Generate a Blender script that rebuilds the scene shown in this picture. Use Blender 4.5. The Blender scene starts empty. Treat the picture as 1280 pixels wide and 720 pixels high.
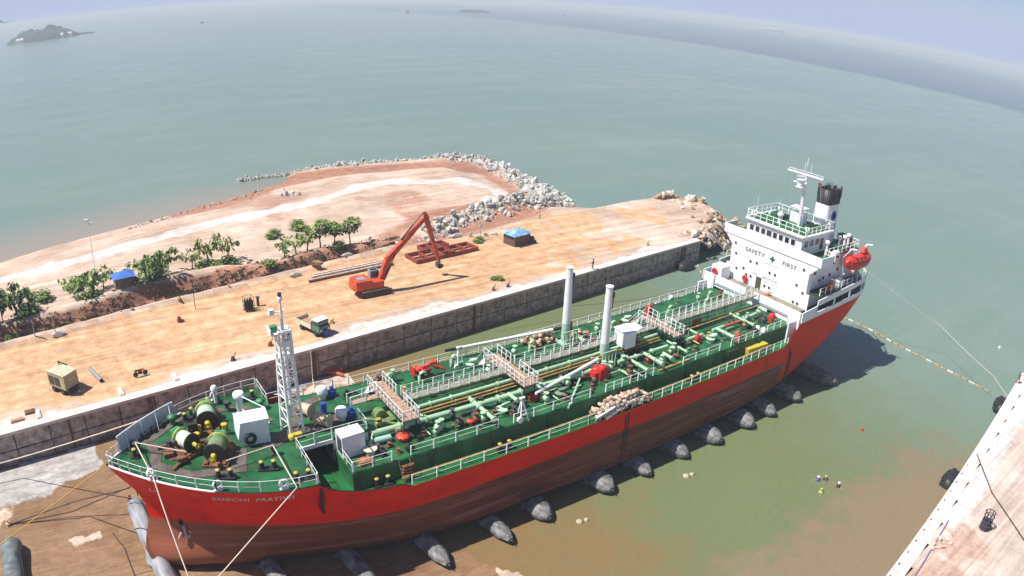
import bpy, bmesh, math, random
from mathutils import Matrix, Vector, noise
import numpy as np
S = bpy.context.scene
COL = S.collection
PI = math.pi
# ------------------------------------------------------------------ camera
cd = bpy.data.cameras.new('camera'); cam = bpy.data.objects.new('camera', cd); COL.objects.link(cam); S.camera = cam
F_, K_, PIT, ROL, YAW, CX, CY, CZ = 933.346, 0.00363, 22.0963, 2.6228, 34.9008, 1.1096, -53.3087, 45.5883
cd.type = 'PANO'; cd.panorama_type = 'FISHEYE_LENS_POLYNOMIAL'
cd.sensor_width = 36; cd.sensor_fit = 'HORIZONTAL'; cd.fisheye_fov = math.radians(180)
k1 = (1280/36)/F_
cd.fisheye_polynomial_k0 = 0; cd.fisheye_polynomial_k1 = -k1; cd.fisheye_polynomial_k2 = 0
cd.fisheye_polynomial_k3 = -K_*k1**3; cd.fisheye_polynomial_k4 = 0
cd.lens = 26; cd.clip_start = 0.5; cd.clip_end = 120000
_p, _r, _y = [math.radians(a) for a in (PIT, ROL, YAW)]
fw = Vector((math.sin(_y)*math.cos(_p), math.cos(_y)*math.cos(_p), -math.sin(_p))); rt = Vector((math.cos(_y), -math.sin(_y), 0)); up = rt.cross(fw)
r2 = math.cos(_r)*rt + math.sin(_r)*up; u2 = -math.sin(_r)*rt + math.cos(_r)*up
cam.matrix_world = Matrix(((r2.x, u2.x, -fw.x, CX), (r2.y, u2.y, -fw.y, CY), (r2.z, u2.z, -fw.z, CZ), (0, 0, 0, 1)))
# ------------------------------------------------------------------ light
SUN_EL = math.radians(57); TRAVEL = Vector((6.0, -1.85, -9.89)).normalized()
wd = bpy.data.worlds.new('World'); S.world = wd; wd.use_nodes = True
nt = wd.node_tree; bg = nt.nodes['Background']; bg.inputs[1].default_value = 0.068
sky = nt.nodes.new('ShaderNodeTexSky'); sky.sky_type = 'NISHITA'; sky.sun_disc = False
sky.sun_elevation = SUN_EL; sky.sun_rotation = math.atan2(-TRAVEL.x, -TRAVEL.y)
sky.air_density = 0.9; sky.dust_density = 0.35; sky.ozone_density = 1.0
tint = nt.nodes.new('ShaderNodeMix'); tint.data_type = 'RGBA'; tint.blend_type = 'MULTIPLY'; tint.inputs[0].default_value = 1; tint.inputs[7].default_value = (.96, .94, 1.08, 1)
nt.links.new(sky.outputs[0], tint.inputs[6]); gm = nt.nodes.new('ShaderNodeNewGeometry'); sxy = nt.nodes.new('ShaderNodeSeparateXYZ'); nt.links.new(gm.outputs['Incoming'], sxy.inputs[0])
ab = nt.nodes.new('ShaderNodeMath'); ab.operation = 'ABSOLUTE'; nt.links.new(sxy.outputs[2], ab.inputs[0])
mrg = nt.nodes.new('ShaderNodeMapRange'); mrg.interpolation_type = 'SMOOTHSTEP'; mrg.inputs[1].default_value = 0; mrg.inputs[2].default_value = .13; mrg.inputs[3].default_value = .95; mrg.inputs[4].default_value = 0
nt.links.new(ab.outputs[0], mrg.inputs[0]); hzm = nt.nodes.new('ShaderNodeMix'); hzm.data_type = 'RGBA'; hzm.inputs[7].default_value = (5.2, 6.0, 8.6, 1)   # pale lavender haze low in the sky
nt.links.new(mrg.outputs[0], hzm.inputs[0]); nt.links.new(tint.outputs[2], hzm.inputs[6]); nt.links.new(hzm.outputs[2], bg.inputs[0])
sl = bpy.data.lights.new('sun', 'SUN'); sun = bpy.data.objects.new('sun', sl); COL.objects.link(sun)
sl.energy = 5.0; sl.angle = math.radians(0.5); sl.color = (1, 0.965, 0.91)
sun.rotation_euler = TRAVEL.to_track_quat('-Z', 'Y').to_euler(); sun.location = (-60, 30, 90)
S.view_settings.view_transform = 'Standard'; S.view_settings.look = 'None'; S.view_settings.gamma = 1
S.view_settings.exposure = 0.48
S.render.engine = 'CYCLES'; S.cycles.use_denoising = True; S.cycles.max_bounces = 6
S.cycles.volume_bounces = 0; S.cycles.transparent_max_bounces = 8
random.seed(7)
# ------------------------------------------------------------------ materials
MATS = {}
def mat(name, col, rough=0.6, metal=0.0, var=0.12, scale=1.5, rust=0.0, rustcol=(0.16, 0.06, 0.025), bump=0.0, spec=0.4, stretch=(1, 1, 1)):
    if name in MATS: return MATS[name]
    m = bpy.data.materials.new(name); m.use_nodes = True; n = m.node_tree.nodes; l = m.node_tree.links
    b = n['Principled BSDF']; b.inputs['Roughness'].default_value = rough; b.inputs['Metallic'].default_value = metal
    b.inputs['Specular IOR Level'].default_value = spec
    tc = n.new('ShaderNodeTexCoord'); mp = n.new('ShaderNodeMapping'); mp.inputs['Scale'].default_value = stretch
    l.new(tc.outputs['Object'], mp.inputs[0])
    nz = n.new('ShaderNodeTexNoise'); nz.inputs['Scale'].default_value = scale; nz.inputs['Detail'].default_value = 6; nz.inputs['Roughness'].default_value = .62
    l.new(mp.outputs[0], nz.inputs['Vector'])
    r = n.new('ShaderNodeValToRGB'); c = Vector(col)
    r.color_ramp.elements[0].position = .3; r.color_ramp.elements[1].position = .7
    r.color_ramp.elements[0].color = (*[max(0, x*(1-var*1.6)) for x in c], 1); r.color_ramp.elements[1].color = (*[min(.95, x*(1+var)) for x in c], 1)
    l.new(nz.outputs[0], r.inputs[0]); out = r.outputs[0]
    if rust > 0:
        n2 = n.new('ShaderNodeTexNoise'); n2.inputs['Scale'].default_value = scale*1.7+.4; n2.inputs['Detail'].default_value = 8; n2.inputs['Roughness'].default_value = .7
        l.new(mp.outputs[0], n2.inputs['Vector'])
        r2_ = n.new('ShaderNodeValToRGB'); r2_.color_ramp.elements[0].position = .64-rust*.22; r2_.color_ramp.elements[1].position = .72-rust*.12
        l.new(n2.outputs[0], r2_.inputs[0]); mx = n.new('ShaderNodeMix'); mx.data_type = 'RGBA'
        l.new(r2_.outputs[0], mx.inputs[0]); l.new(out, mx.inputs[6]); mx.inputs[7].default_value = (*rustcol, 1); out = mx.outputs[2]
    l.new(out, b.inputs['Base Color'])
    if bump > 0:
        bp = n.new('ShaderNodeBump'); bp.inputs['Strength'].default_value = bump; bp.inputs['Distance'].default_value = .1
        l.new(nz.outputs[0], bp.inputs['Height']); l.new(bp.outputs[0], b.inputs['Normal'])
    MATS[name] = m; return m
WHITE = mat('white_paint', (.80, .81, .82), .45, var=.05, scale=.7, rust=.12, rustcol=(.45, .33, .24))
RAILW = mat('rail_white', (.82, .84, .80), .5, var=.05, rust=.15, rustcol=(.4, .3, .2))
GREEN = mat('deck_green', (.016, .115, .038), .5, var=.4, scale=.55, rust=.45, rustcol=(.055, .06, .035))
GREEND = mat('deck_green_dark', (.010, .050, .020), .55, var=.35, scale=.5, rust=.2, rustcol=(.05, .06, .03))
PIPE = mat('pipe_green', (.38, .56, .36), .45, var=.1, rust=.22, rustcol=(.28, .27, .12), scale=1.1)
MACH = mat('machine_green', (.05, .26, .10), .45, var=.3, scale=3, rust=.25)
YELL = mat('yellow_paint', (.55, .42, .05), .45, var=.15, scale=3, rust=.15)
YPIPE = mat('ochre_pipe', (.42, .29, .08), .6, var=.3, scale=2, rust=.3)
RUSTM = mat('rusty_steel', (.20, .085, .045), .8, var=.4, scale=2.5, bump=.3)
REDP = mat('red_paint', (.55, .025, .02), .45, var=.2, scale=2, rust=.1)
ORNG = mat('orange_paint', (.55, .075, .025), .5, var=.3, scale=1.5, rust=.12)
BLACK = mat('black_rubber', (.018, .018, .02), .7, var=.3, scale=3)
BLKP = mat('black_paint', (.025, .025, .028), .5, var=.3, scale=2)
DKGR = mat('dark_grey_steel', (.06, .06, .065), .6, var=.3, scale=3, rust=.2)
GREYM = mat('grey_steel', (.28, .29, .30), .5, var=.2, scale=3, rust=.2)
BLUE = mat('blue_paint', (.035, .07, .33), .45, var=.2, scale=3)
PATHM = mat('deck_walkway', (.13, .10, .085), .7, var=.35, scale=1.2)
PLANK = mat('crossover_planks', (.40, .26, .19), .8, var=.3, scale=3, rust=.2)
BEIGE = mat('beige_canvas', (.58, .44, .30), .75, var=.2, scale=3)
GLASS = mat('dark_glass', (.015, .02, .03), .12, var=.2, spec=.8)
DOORD = mat('doorway_shade', (.02, .015, .02), .8)
SACK = mat('sackcloth', (.52, .39, .28), .9, var=.3, scale=4, bump=.3)
SACK2 = mat('sackcloth_brown', (.42, .22, .12), .9, var=.3, scale=4, bump=.3)
ROCKG = mat('grey_granite', (.42, .42, .38), .9, var=.35, scale=1.2, bump=.6)
ROCKW = mat('pale_granite', (.54, .52, .47), .9, var=.3, scale=1.2, bump=.6)
ROCKB = mat('brown_rock', (.40, .25, .13), .9, var=.4, scale=1.2, bump=.6)
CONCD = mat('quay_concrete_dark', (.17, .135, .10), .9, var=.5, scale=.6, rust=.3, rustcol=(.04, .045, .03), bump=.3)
CONC = mat('quay_concrete', (.42, .36, .32), .9, var=.45, scale=1.3, rust=.38, rustcol=(.12, .09, .075), bump=.8)
COPE = mat('coping_concrete', (.66, .58, .53), .85, var=.12, scale=.9, rust=.15, rustcol=(.5, .36, .27))
BAG = mat('airbag_rubber', (.19, .185, .18), .75, var=.55, scale=2.2, rust=.25, rustcol=(.36, .34, .31), bump=.3, stretch=(1, .5, 1))
ROPE = mat('pale_rope', (.66, .56, .45), .9, var=.1)
WIRE = mat('dark_wire_rope', (.07, .05, .04), .8)
BARK = mat('bark', (.16, .12, .09), .9, var=.3, scale=4)
LEAF = mat('leaf_green', (.12, .22, .035), .6, var=.5, scale=1.2)
LEAF2 = mat('leaf_lime', (.17, .28, .05), .6, var=.4, scale=1.2)
TARP = mat('blue_tarpaulin', (.06, .17, .55), .5, var=.25, scale=2)
SKIN = mat('skin', (.35, .2, .13), .6); DARKC = mat('dark_cloth', (.03, .025, .035), .9); REDC = mat('maroon_cloth', (.3, .05, .06), .9)
HIVIS = mat('hi_vis_cloth', (.40, .50, .10), .8)
TIMB = mat('pale_timber', (.62, .50, .40), .85, var=.3, scale=2)

# ------------------------------------------------------------------ mesh builder
class MB:
    def __init__(s): s.v = []; s.f = []; s.m = []; s.sm = []; s.cur = 0; s.smooth = False
    def add(s, vs, fs, smooth=None):
        o = len(s.v); s.v += [tuple(v) for v in vs]; s.f += [tuple(i+o for i in f) for f in fs]
        s.m += [s.cur]*len(fs); s.sm += [s.smooth if smooth is None else smooth]*len(fs); return s
    def box(s, c, d, rz=0, ry=0, rx=0, top=(1, 1)):
        x, y, z = [a/2 for a in d]; M = Matrix.Rotation(rz, 3, 'Z') @ Matrix.Rotation(ry, 3, 'Y') @ Matrix.Rotation(rx, 3, 'X'); vs = []
        for k in (-1, 1):
            tx, ty = top if k > 0 else (1, 1)
            for a, b in ((-1, -1), (1, -1), (1, 1), (-1, 1)): vs.append(M @ Vector((a*x*tx, b*y*ty, k*z)) + Vector(c))
        return s.add(vs, [(3, 2, 1, 0), (4, 5, 6, 7), (0, 1, 5, 4), (1, 2, 6, 5), (2, 3, 7, 6), (3, 0, 4, 7)], False)
    def bx(s, x0, x1, y0, y1, z0, z1): return s.box(((x0+x1)/2, (y0+y1)/2, (z0+z1)/2), (x1-x0, y1-y0, z1-z0))
    def tube(s, a, b, r0, r1=None, n=8, cap=True):
        a = Vector(a); b = Vector(b); r1 = r0 if r1 is None else r1; d = (b-a).normalized()
        t = Vector((0, 0, 1)) if abs(d.z) < .9 else Vector((1, 0, 0)); u = d.cross(t).normalized(); w = d.cross(u)
        vs = [a+(u*math.cos(q)+w*math.sin(q))*r0 for q in [2*PI*i/n for i in range(n)]]+[b+(u*math.cos(q)+w*math.sin(q))*r1 for q in [2*PI*i/n for i in range(n)]]
        s.add(vs, [(i, (i+1) % n, n+(i+1) % n, n+i) for i in range(n)], n > 5)
        if cap: s.add(vs, [tuple(range(n-1, -1, -1)), tuple(range(n, 2*n))], False)
        return s
    def path(s, pts, r, n=6):
        P = [Vector(p) for p in pts]; rings = []
        for i, p in enumerate(P):
            d = (P[min(i+1, len(P)-1)]-P[max(i-1, 0)]).normalized(); t = Vector((0, 0, 1)) if abs(d.z) < .9 else Vector((1, 0, 0))
            u = d.cross(t).normalized(); w = d.cross(u); rr = r[i] if isinstance(r, (list, tuple)) else r
            rings.append([p+(u*math.cos(2*PI*k/n)+w*math.sin(2*PI*k/n))*rr for k in range(n)])
        return s.loft(rings, True)
    def loft(s, rings, smooth=True, cap=True, closed=True):
        n = len(rings[0]); vs = [v for R in rings for v in R]; fs = []
        for i in range(len(rings)-1):
            for k in range(n if closed else n-1): fs.append((i*n+k, i*n+(k+1) % n, (i+1)*n+(k+1) % n, (i+1)*n+k))
        s.add(vs, fs, smooth)
        if cap and closed: s.add(vs, [tuple(range(n-1, -1, -1)), tuple((len(rings)-1)*n+k for k in range(n))], False)
        return s
    def lathe(s, prof, c, n=14, axis='Z', smooth=True):
        rings = []
        for r, h in prof:
            R = []
            for k in range(n):
                q = 2*PI*k/n; a, b = r*math.cos(q), r*math.sin(q)
                R.append(Vector(c)+Vector({'Z': (a, b, h), 'X': (h, a, b), 'Y': (b, h, a)}[axis]))
            rings.append(R)
        if len(prof) > 4 and prof[0][0] > .1 and abs(prof[0][1]-prof[-1][1]) < 1e-6: return s.loft(rings+[rings[0]], smooth, cap=False)
        return s.loft(rings, smooth)
    def prism(s, pts, z0, z1):
        n = len(pts); f0 = z0 if callable(z0) else (lambda x, y: z0); f1 = z1 if callable(z1) else (lambda x, y: z1)
        vs = [(x, y, f0(x, y)) for x, y in pts]+[(x, y, f1(x, y)) for x, y in pts]
        return s.add(vs, [tuple(range(n-1, -1, -1)), tuple(range(n, 2*n))]+[(i, (i+1) % n, n+(i+1) % n, n+i) for i in range(n)], False)
    def quad(s, a, b, c, d): return s.add([a, b, c, d], [(0, 1, 2, 3)], False)
    def build(s, name, mats, parent=None, loc=None, rz=None, **kw):
        me = bpy.data.meshes.new(name); me.from_pydata(s.v, [], s.f)
        for m in (mats if isinstance(mats, (list, tuple)) else [mats]): me.materials.append(m)
        me.polygons.foreach_set('material_index', s.m); me.polygons.foreach_set('use_smooth', s.sm); me.update()
        o = bpy.data.objects.new(name, me); COL.objects.link(o)
        if parent: o.parent = parent
        if loc: o.location = loc
        if rz: o.rotation_euler = (0, 0, rz)
        return tag(o, **kw)
def tag(o, label=None, cat=None, group=None, kind=None):
    if label: o['label'] = label
    if cat: o['category'] = cat
    if group: o['group'] = group
    if kind: o['kind'] = kind
    return o
def thing(name, label, cat, loc=(0, 0, 0), rz=0, group=None):
    o = bpy.data.objects.new(name, None); COL.objects.link(o); o.location = loc; o.rotation_euler = (0, 0, rz); o.empty_display_size = .3
    return tag(o, label, cat, group)
def dup(root, loc, rz=0, label=None, parent=None, sc=None):
    r = root.copy(); COL.objects.link(r); r.location = loc; r.rotation_euler = (0, 0, rz)
    if label: r['label'] = label
    if parent: r.parent = parent
    if sc: r.scale = sc if isinstance(sc, tuple) else (sc, sc, sc)
    for ch in root.children:
        c = ch.copy(); COL.objects.link(c); c.parent = r
        for g in ch.children:
            d = g.copy(); COL.objects.link(d); d.parent = c
    return r
def rail(pts, name='railing', parent=None, h=1.05, step=1.5, rp=.05, rr=.02, n=2, m=None, **kw):
    b = MB(); P = [Vector(p) for p in pts]
    for i in range(len(P)-1):
        a, c = P[i], P[i+1]; k = max(1, round((c-a).length/step))
        for j in range(k+(1 if i == len(P)-2 else 0)):
            q = a.lerp(c, j/k); b.box(q+Vector((0, 0, h/2)), (rp*2, rp*2, h))
        for t in range(n):
            z = Vector((0, 0, h*(t+1)/n)); b.tube(a+z, c+z, rr*(1.25 if t == n-1 else 1), n=4, cap=False)
    return b.build(name, m or RAILW, parent, **kw)

# ------------------------------------------------------------------ sea
WZ = -0.25
def gz(x): return -0.13-0.004*x if x < 30 else -0.255-(x-30)*.05
def sea_material():
    m = bpy.data.materials.new('sea_water'); m.use_nodes = True; n = m.node_tree.nodes; l = m.node_tree.links; b = n['Principled BSDF']
    g = n.new('ShaderNodeNewGeometry'); sx = n.new('ShaderNodeSeparateXYZ'); l.new(g.outputs['Position'], sx.inputs[0])
    def nz(scale, detail=5, vec=None):
        q = n.new('ShaderNodeTexNoise'); q.inputs['Scale'].default_value = scale; q.inputs['Detail'].default_value = detail; q.inputs['Roughness'].default_value = .55
        l.new(vec or g.outputs['Position'], q.inputs['Vector']); return q.outputs[0]
    def math_(op, a, b_=None, clamp=False):
        q = n.new('ShaderNodeMath'); q.operation = op; q.use_clamp = clamp
        for i, v in enumerate((a, b_)):
            if v is None: continue
            if isinstance(v, (int, float)): q.inputs[i].default_value = v
            else: l.new(v, q.inputs[i])
        return q.outputs[0]
    def mrange(v, a, c):
        q = n.new('ShaderNodeMapRange'); q.interpolation_type = 'SMOOTHSTEP'; q.inputs[1].default_value = a; q.inputs[2].default_value = c; l.new(v, q.inputs[0]); return q.outputs[0]
    def mix(f, a, c):
        q = n.new('ShaderNodeMix'); q.data_type = 'RGBA'; l.new(f, q.inputs[0])
        for i, v in ((6, a), (7, c)):
            if isinstance(v, tuple): q.inputs[i].default_value = (*v, 1)
            else: l.new(v, q.inputs[i])
        return q.outputs[2]
    X, Y = sx.outputs[0], sx.outputs[1]
    n1 = nz(.05, 6); n2 = nz(.16, 7); n3 = nz(.006, 4); n4 = nz(.45, 6)
    jit = math_('MULTIPLY', math_('SUBTRACT', n2, .5), 26); jit2 = math_('MULTIPLY', math_('SUBTRACT', n4, .5), 9)
    xs = math_('ADD', math_('ADD', X, jit), jit2)
    # open sea: green-grey, slowly varying
    c0 = mix(mrange(n3, .35, .65), (.140, .215, .178), (.185, .240, .198))
    c0 = mix(mrange(n1, .3, .8), c0, (.150, .215, .165))
    stk = n.new('ShaderNodeMapping'); stk.inputs['Rotation'].default_value = (0, 0, .35); stk.inputs['Scale'].default_value = (.25, 2.2, 1); l.new(g.outputs['Position'], stk.inputs[0]); n5 = nz(.02, 6, stk.outputs[0]); n6 = nz(.35, 4, stk.outputs[0])
    c0 = mix(math_('MULTIPLY', mrange(n5, .5, .72), .28), c0, (.27, .30, .235)); c0 = mix(math_('MULTIPLY', mrange(n5, .48, .3), .22), c0, (.13, .20, .165)); c0 = mix(math_('MULTIPLY', mrange(n6, .5, .8), .15), c0, (.28, .31, .25))
    # dock water: olive green from the shallow end outwards
    indock = mrange(Y, 44, 30)
    dockf = math_('MULTIPLY', mrange(xs, 112, 62), indock)
    c1 = mix(dockf, c0, (.140, .165, .078))
    # shallow silt over the slipway
    siltf = math_('MULTIPLY', mrange(xs, 50, 33), indock)
    c2 = mix(siltf, c1, (.20, .135, .060))
    # silt plume lying along the near side of the dock
    yy = math_('ADD', math_('ADD', Y, math_('MULTIPLY', jit, .55)), jit2)
    pl = math_('MULTIPLY', mrange(yy, -23, -29), mrange(xs, 92, 74))
    c3 = mix(pl, c2, (.215, .165, .10))
    # silt along the beach side
    d = math_('SUBTRACT', math_('MULTIPLY', X, .19), Y)      # y - .19x rises away from the beach
    be = math_('MULTIPLY', mrange(math_('ADD', d, math_('MULTIPLY', jit2, .6)), -136, -97), mrange(X, 75, 42))
    be = math_('MULTIPLY', be, mrange(Y, 45, 70))
    c4 = mix(be, c3, (.30, .235, .18))
    # wind-ruffled darker lane far out
    lane = math_('ADD', X, math_('MULTIPLY', Y, -.12)); lane = math_('ADD', lane, math_('MULTIPLY', math_('SUBTRACT', n3, .5), 60))
    lf = math_('MULTIPLY', mrange(lane, 735, 775), mrange(lane, 2600, 2150))
    c5 = mix(math_('MULTIPLY', lf, .88), c4, (.025, .065, .085))
    l.new(c5, b.inputs['Base Color'])
    rr = n.new('ShaderNodeMapRange'); rr.inputs[3].default_value = .10; rr.inputs[4].default_value = .28; l.new(n1, rr.inputs[0])
    l.new(rr.outputs[0], b.inputs['Roughness']); b.inputs['IOR'].default_value = 1.33; b.inputs['Specular IOR Level'].default_value = .42
    mp = n.new('ShaderNodeMapping'); mp.inputs['Rotation'].default_value = (0, 0, .6); mp.inputs['Scale'].default_value = (1, 2.3, 1); l.new(g.outputs['Position'], mp.inputs[0])
    w1 = nz(.9, 6, mp.outputs[0]); w2 = nz(.12, 3, mp.outputs[0]); hs = math_('ADD', w1, math_('MULTIPLY', w2, .9))
    bp = n.new('ShaderNodeBump'); bp.inputs['Strength'].default_value = .30; bp.inputs['Distance'].default_value = .4
    l.new(hs, bp.inputs['Height']); l.new(bp.outputs[0], b.inputs['Normal'])
    return m
SEA = sea_material()
def sheet(name, rings_xy, z, m, **kw):
    b = MB(); b.add([(x, y, z) for x, y in rings_xy], [tuple(range(len(rings_xy)))], False); return b.build(name, m, **kw)
R_ = 42000
sheet('sea', [(R_*math.cos(2*PI*k/64), R_*math.sin(2*PI*k/64)) for k in range(64)], WZ, SEA, kind='structure')

# ------------------------------------------------------------------ grid terrain helpers
def QY(x): return 23.35+.1013*x            # quay face of the far (starboard side) quay
QZ = 3.9
def zone_material(name, cols, scale=.7, bump=.5, rough=.92, track=None, wet=None):
    """base + up to 3 zone colours read from the vertex colour (material zones of the ground)"""
    m = bpy.data.materials.new(name); m.use_nodes = True; n = m.node_tree.nodes; l = m.node_tree.links; b = n['Principled BSDF']; b.inputs['Roughness'].default_value = rough
    g = n.new('ShaderNodeNewGeometry'); at = n.new('ShaderNodeAttribute'); at.attribute_name = 'zones'
    se = n.new('ShaderNodeSeparateColor'); l.new(at.outputs['Color'], se.inputs[0])
    def nz(sc, de=7, ro=.65, st=None):
        q = n.new('ShaderNodeTexNoise'); q.inputs['Scale'].default_value = sc; q.inputs['Detail'].default_value = de; q.inputs['Roughness'].default_value = ro
        if st:
            mp = n.new('ShaderNodeMapping'); mp.inputs['Rotation'].default_value = (0, 0, st[0]); mp.inputs['Scale'].default_value = st[1]
            l.new(g.outputs['Position'], mp.inputs[0]); l.new(mp.outputs[0], q.inputs['Vector'])
        else: l.new(g.outputs['Position'], q.inputs['Vector'])
        return q.outputs[0]
    def rgb2(f, a, c, lo=.35, hi=.65):
        r = n.new('ShaderNodeValToRGB'); r.color_ramp.elements[0].position = lo; r.color_ramp.elements[1].position = hi
        r.color_ramp.elements[0].color = (*a, 1); r.color_ramp.elements[1].color = (*c, 1); l.new(f, r.inputs[0]); return r.outputs[0]
    big = nz(scale*.16, 6); med = nz(scale, 8, .7); fine = nz(scale*6, 5, .7); trk = nz(scale*.7, 5, .6, track or (-0.10, (.06, 1.5, 1)))
    ba, bb = cols[0]; cur = rgb2(big, ba, bb)
    for i, (a, c) in enumerate(cols[1:4]):
        zc = rgb2(med, a, c); ad = n.new('ShaderNodeMath'); ad.operation = 'MULTIPLY_ADD'; l.new(med, ad.inputs[0]); ad.inputs[1].default_value = .9; ad.inputs[2].default_value = -.45
        ad2 = n.new('ShaderNodeMath'); ad2.operation = 'ADD'; l.new(ad.outputs[0], ad2.inputs[0]); l.new(se.outputs[i], ad2.inputs[1])
        mr = n.new('ShaderNodeMapRange'); mr.interpolation_type = 'SMOOTHSTEP'; mr.inputs[1].default_value = .36; mr.inputs[2].default_value = .64; l.new(ad2.outputs[0], mr.inputs[0])
        mx = n.new('ShaderNodeMix'); mx.data_type = 'RGBA'; l.new(mr.outputs[0], mx.inputs[0]); l.new(cur, mx.inputs[6]); l.new(zc, mx.inputs[7]); cur = mx.outputs[2]
    # grain and wheel tracks (wear in the soil itself)
    rut = nz(scale*1.6, 4, .7, track or (-0.10, (.025, 1.2, 1))); rut2 = nz(scale*3.4, 3, .7, track or (-0.10, (.014, 1.4, 1)))
    for f, amt in ((fine, .22), (med, .16), (trk, .12), (big, .14), (rut, .24), (rut2, .22)):
        mr = n.new('ShaderNodeMapRange'); mr.inputs[1].default_value = .3; mr.inputs[2].default_value = .7; mr.inputs[3].default_value = 1-amt; mr.inputs[4].default_value = 1+amt*.6; l.new(f, mr.inputs[0])
        hv = n.new('ShaderNodeVectorMath'); hv.operation = 'SCALE'; l.new(cur, hv.inputs[0]); l.new(mr.outputs[0], hv.inputs[3]); cur = hv.outputs[0]
    l.new(cur, b.inputs['Base Color'])
    if wet:
        w = nz(wet[0], 5); mr = n.new('ShaderNodeMapRange'); mr.inputs[1].default_value = .45; mr.inputs[2].default_value = .6; mr.inputs[3].default_value = .95; mr.inputs[4].default_value = wet[1]; l.new(w, mr.inputs[0]); l.new(mr.outputs[0], b.inputs['Roughness'])
    bp = n.new('ShaderNodeBump'); bp.inputs['Strength'].default_value = bump; bp.inputs['Distance'].default_value = .25
    l.new(med, bp.inputs['Height']); l.new(bp.outputs[0], b.inputs['Normal'])
    return m
def inside(px, py, poly):
    r = np.zeros(px.shape, bool); n = len(poly)
    for i in range(n):
        x0, y0 = poly[i]; x1, y1 = poly[(i+1) % n]
        c = ((y0 > py) != (y1 > py)) & (px < (x1-x0)*(py-y0)/((y1-y0) if y1 != y0 else 1e-9)+x0); r ^= c
    return r
def dist(px, py, line, closed=False):
    d = np.full(px.shape, 1e9); n = len(line)
    for i in range(n if closed else n-1):
        x0, y0 = line[i]; x1, y1 = line[(i+1) % n]; vx, vy = x1-x0, y1-y0; t = np.clip(((px-x0)*vx+(py-y0)*vy)/(vx*vx+vy*vy+1e-9), 0, 1)
        d = np.minimum(d, np.hypot(px-x0-t*vx, py-y0-t*vy))
    return d
def ss(v, a, b):
    t = np.clip((v-a)/(b-a), 0, 1); return t*t*(3-2*t)
def vnoise(X, Y, sc, seed=0):
    rs = np.random.RandomState(seed); T = rs.rand(128, 128); u = X/sc; v = Y/sc; i = np.floor(u).astype(int); j = np.floor(v).astype(int); a = u-i; b = v-j
    a = a*a*(3-2*a); b = b*b*(3-2*b); g = lambda p, q: T[p % 128, q % 128]
    return (g(i, j)*(1-a)*(1-b)+g(i+1, j)*a*(1-b)+g(i, j+1)*(1-a)*b+g(i+1, j+1)*a*b)-.5
def grid_mesh(name, X, Y, Z, Zn, keep, m, **kw):
    ny, nx = X.shape; idx = -np.ones((ny, nx), int); f = keep[:-1, :-1] & keep[1:, :-1] & keep[:-1, 1:] & keep[1:, 1:]
    use = np.zeros((ny, nx), bool); use[:-1, :-1] |= f; use[1:, :-1] |= f; use[:-1, 1:] |= f; use[1:, 1:] |= f
    idx[use] = np.arange(use.sum()); J, I = np.nonzero(f)
    faces = np.stack([idx[J, I], idx[J, I+1], idx[J+1, I+1], idx[J+1, I]], 1).tolist()
    me = bpy.data.meshes.new(name); me.from_pydata(np.stack([X[use], Y[use], Z[use]], 1).tolist(), [], faces); me.materials.append(m)
    me.polygons.foreach_set('use_smooth', [True]*len(faces)); ca = me.color_attributes.new('zones', 'FLOAT_COLOR', 'POINT')
    c = np.ones((int(use.sum()), 4), np.float32); c[:, :3] = Zn[use]; ca.data.foreach_set('color', c.ravel()); me.update()
    o = bpy.data.objects.new(name, me); COL.objects.link(o); return tag(o, **kw)

SHORE = [(-90, 66), (-16.5, 97.5), (-6, 101.7), (4.7, 104.7), (19.7, 109.3), (32.4, 114.5), (42, 118.5), (50, 122.8), (58, 127.5), (66, 129.8), (81, 127.5), (93, 126), (103, 126.2), (110, 119), (109, 106), (107.5, 95.7), (105.5, 84),
         (104.5, 76), (107, 71.5), (112, 68), (122, 66), (131, 61), (131, 54), (127, 47), (121, 40.5), (112, 34.5), (104, 33), (-90, 14)]
YARD = [(-90, 10), (104, 33.2), (110, 36.5), (118, 41), (124, 47), (127, 55), (122, 60.5), (111.8, 60.9), (99.7, 59.5), (92, 64), (86, 60), (72.4, 54.7), (62.4, 54.7), (53, 54.4), (45.5, 53), (35.9, 51.6), (27, 50.2), (19.2, 49.2), (11.5, 48.3), (2.7, 47), (-5.8, 45.6), (-13, 45), (-90, 38)]
GULLY = [(-90, 40), (-13, 46.8), (2.7, 49.2), (19.2, 51.6), (35.9, 53.2), (47, 55.2), (55, 57.5), (47.5, 58.6), (40.6, 59.6), (31, 56.4), (21, 59.4), (12.9, 59.6), (3.3, 56.4), (-5.8, 54.4), (-13.5, 53.5), (-90, 50)]
RING = [(60, 130), (66.2, 129), (81.3, 126), (93, 124.6), (103, 124.5), (107.5, 117), (106.5, 106), (105, 96), (103, 85), (100, 76.5), (92, 72), (84, 69.5), (75, 66.5), (66, 63.6), (60, 60.5)]
WROAD = [(-90, 60), (-14.8, 78), (0.4, 80), (16.5, 85), (33.7, 89.5), (50.6, 92), (63.4, 99), (76.5, 100), (88, 95), (93, 85), (88, 77), (80, 73)]
POND = [(55, 82), (60, 90), (67.5, 93), (80.8, 90), (85, 80), (82, 73), (71.3, 71), (58.9, 73)]
st = .62
gx = np.arange(-62, 134, st); gy = np.arange(14, 137, st); X, Y = np.meshgrid(gx, gy)
ins = inside(X, Y, SHORE); ds = dist(X, Y, SHORE, True)*np.where(ins, 1, -1)
Z = np.clip(ds*.16, -2.5, 2.9)+WZ+.02+np.where(ds > 0, ss(ds, 0, 30)*.35, 0)
Z += (vnoise(X, Y, 6, 1)*.35+vnoise(X, Y, 2.2, 2)*.18)*ss(ds, 1, 6)
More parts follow.
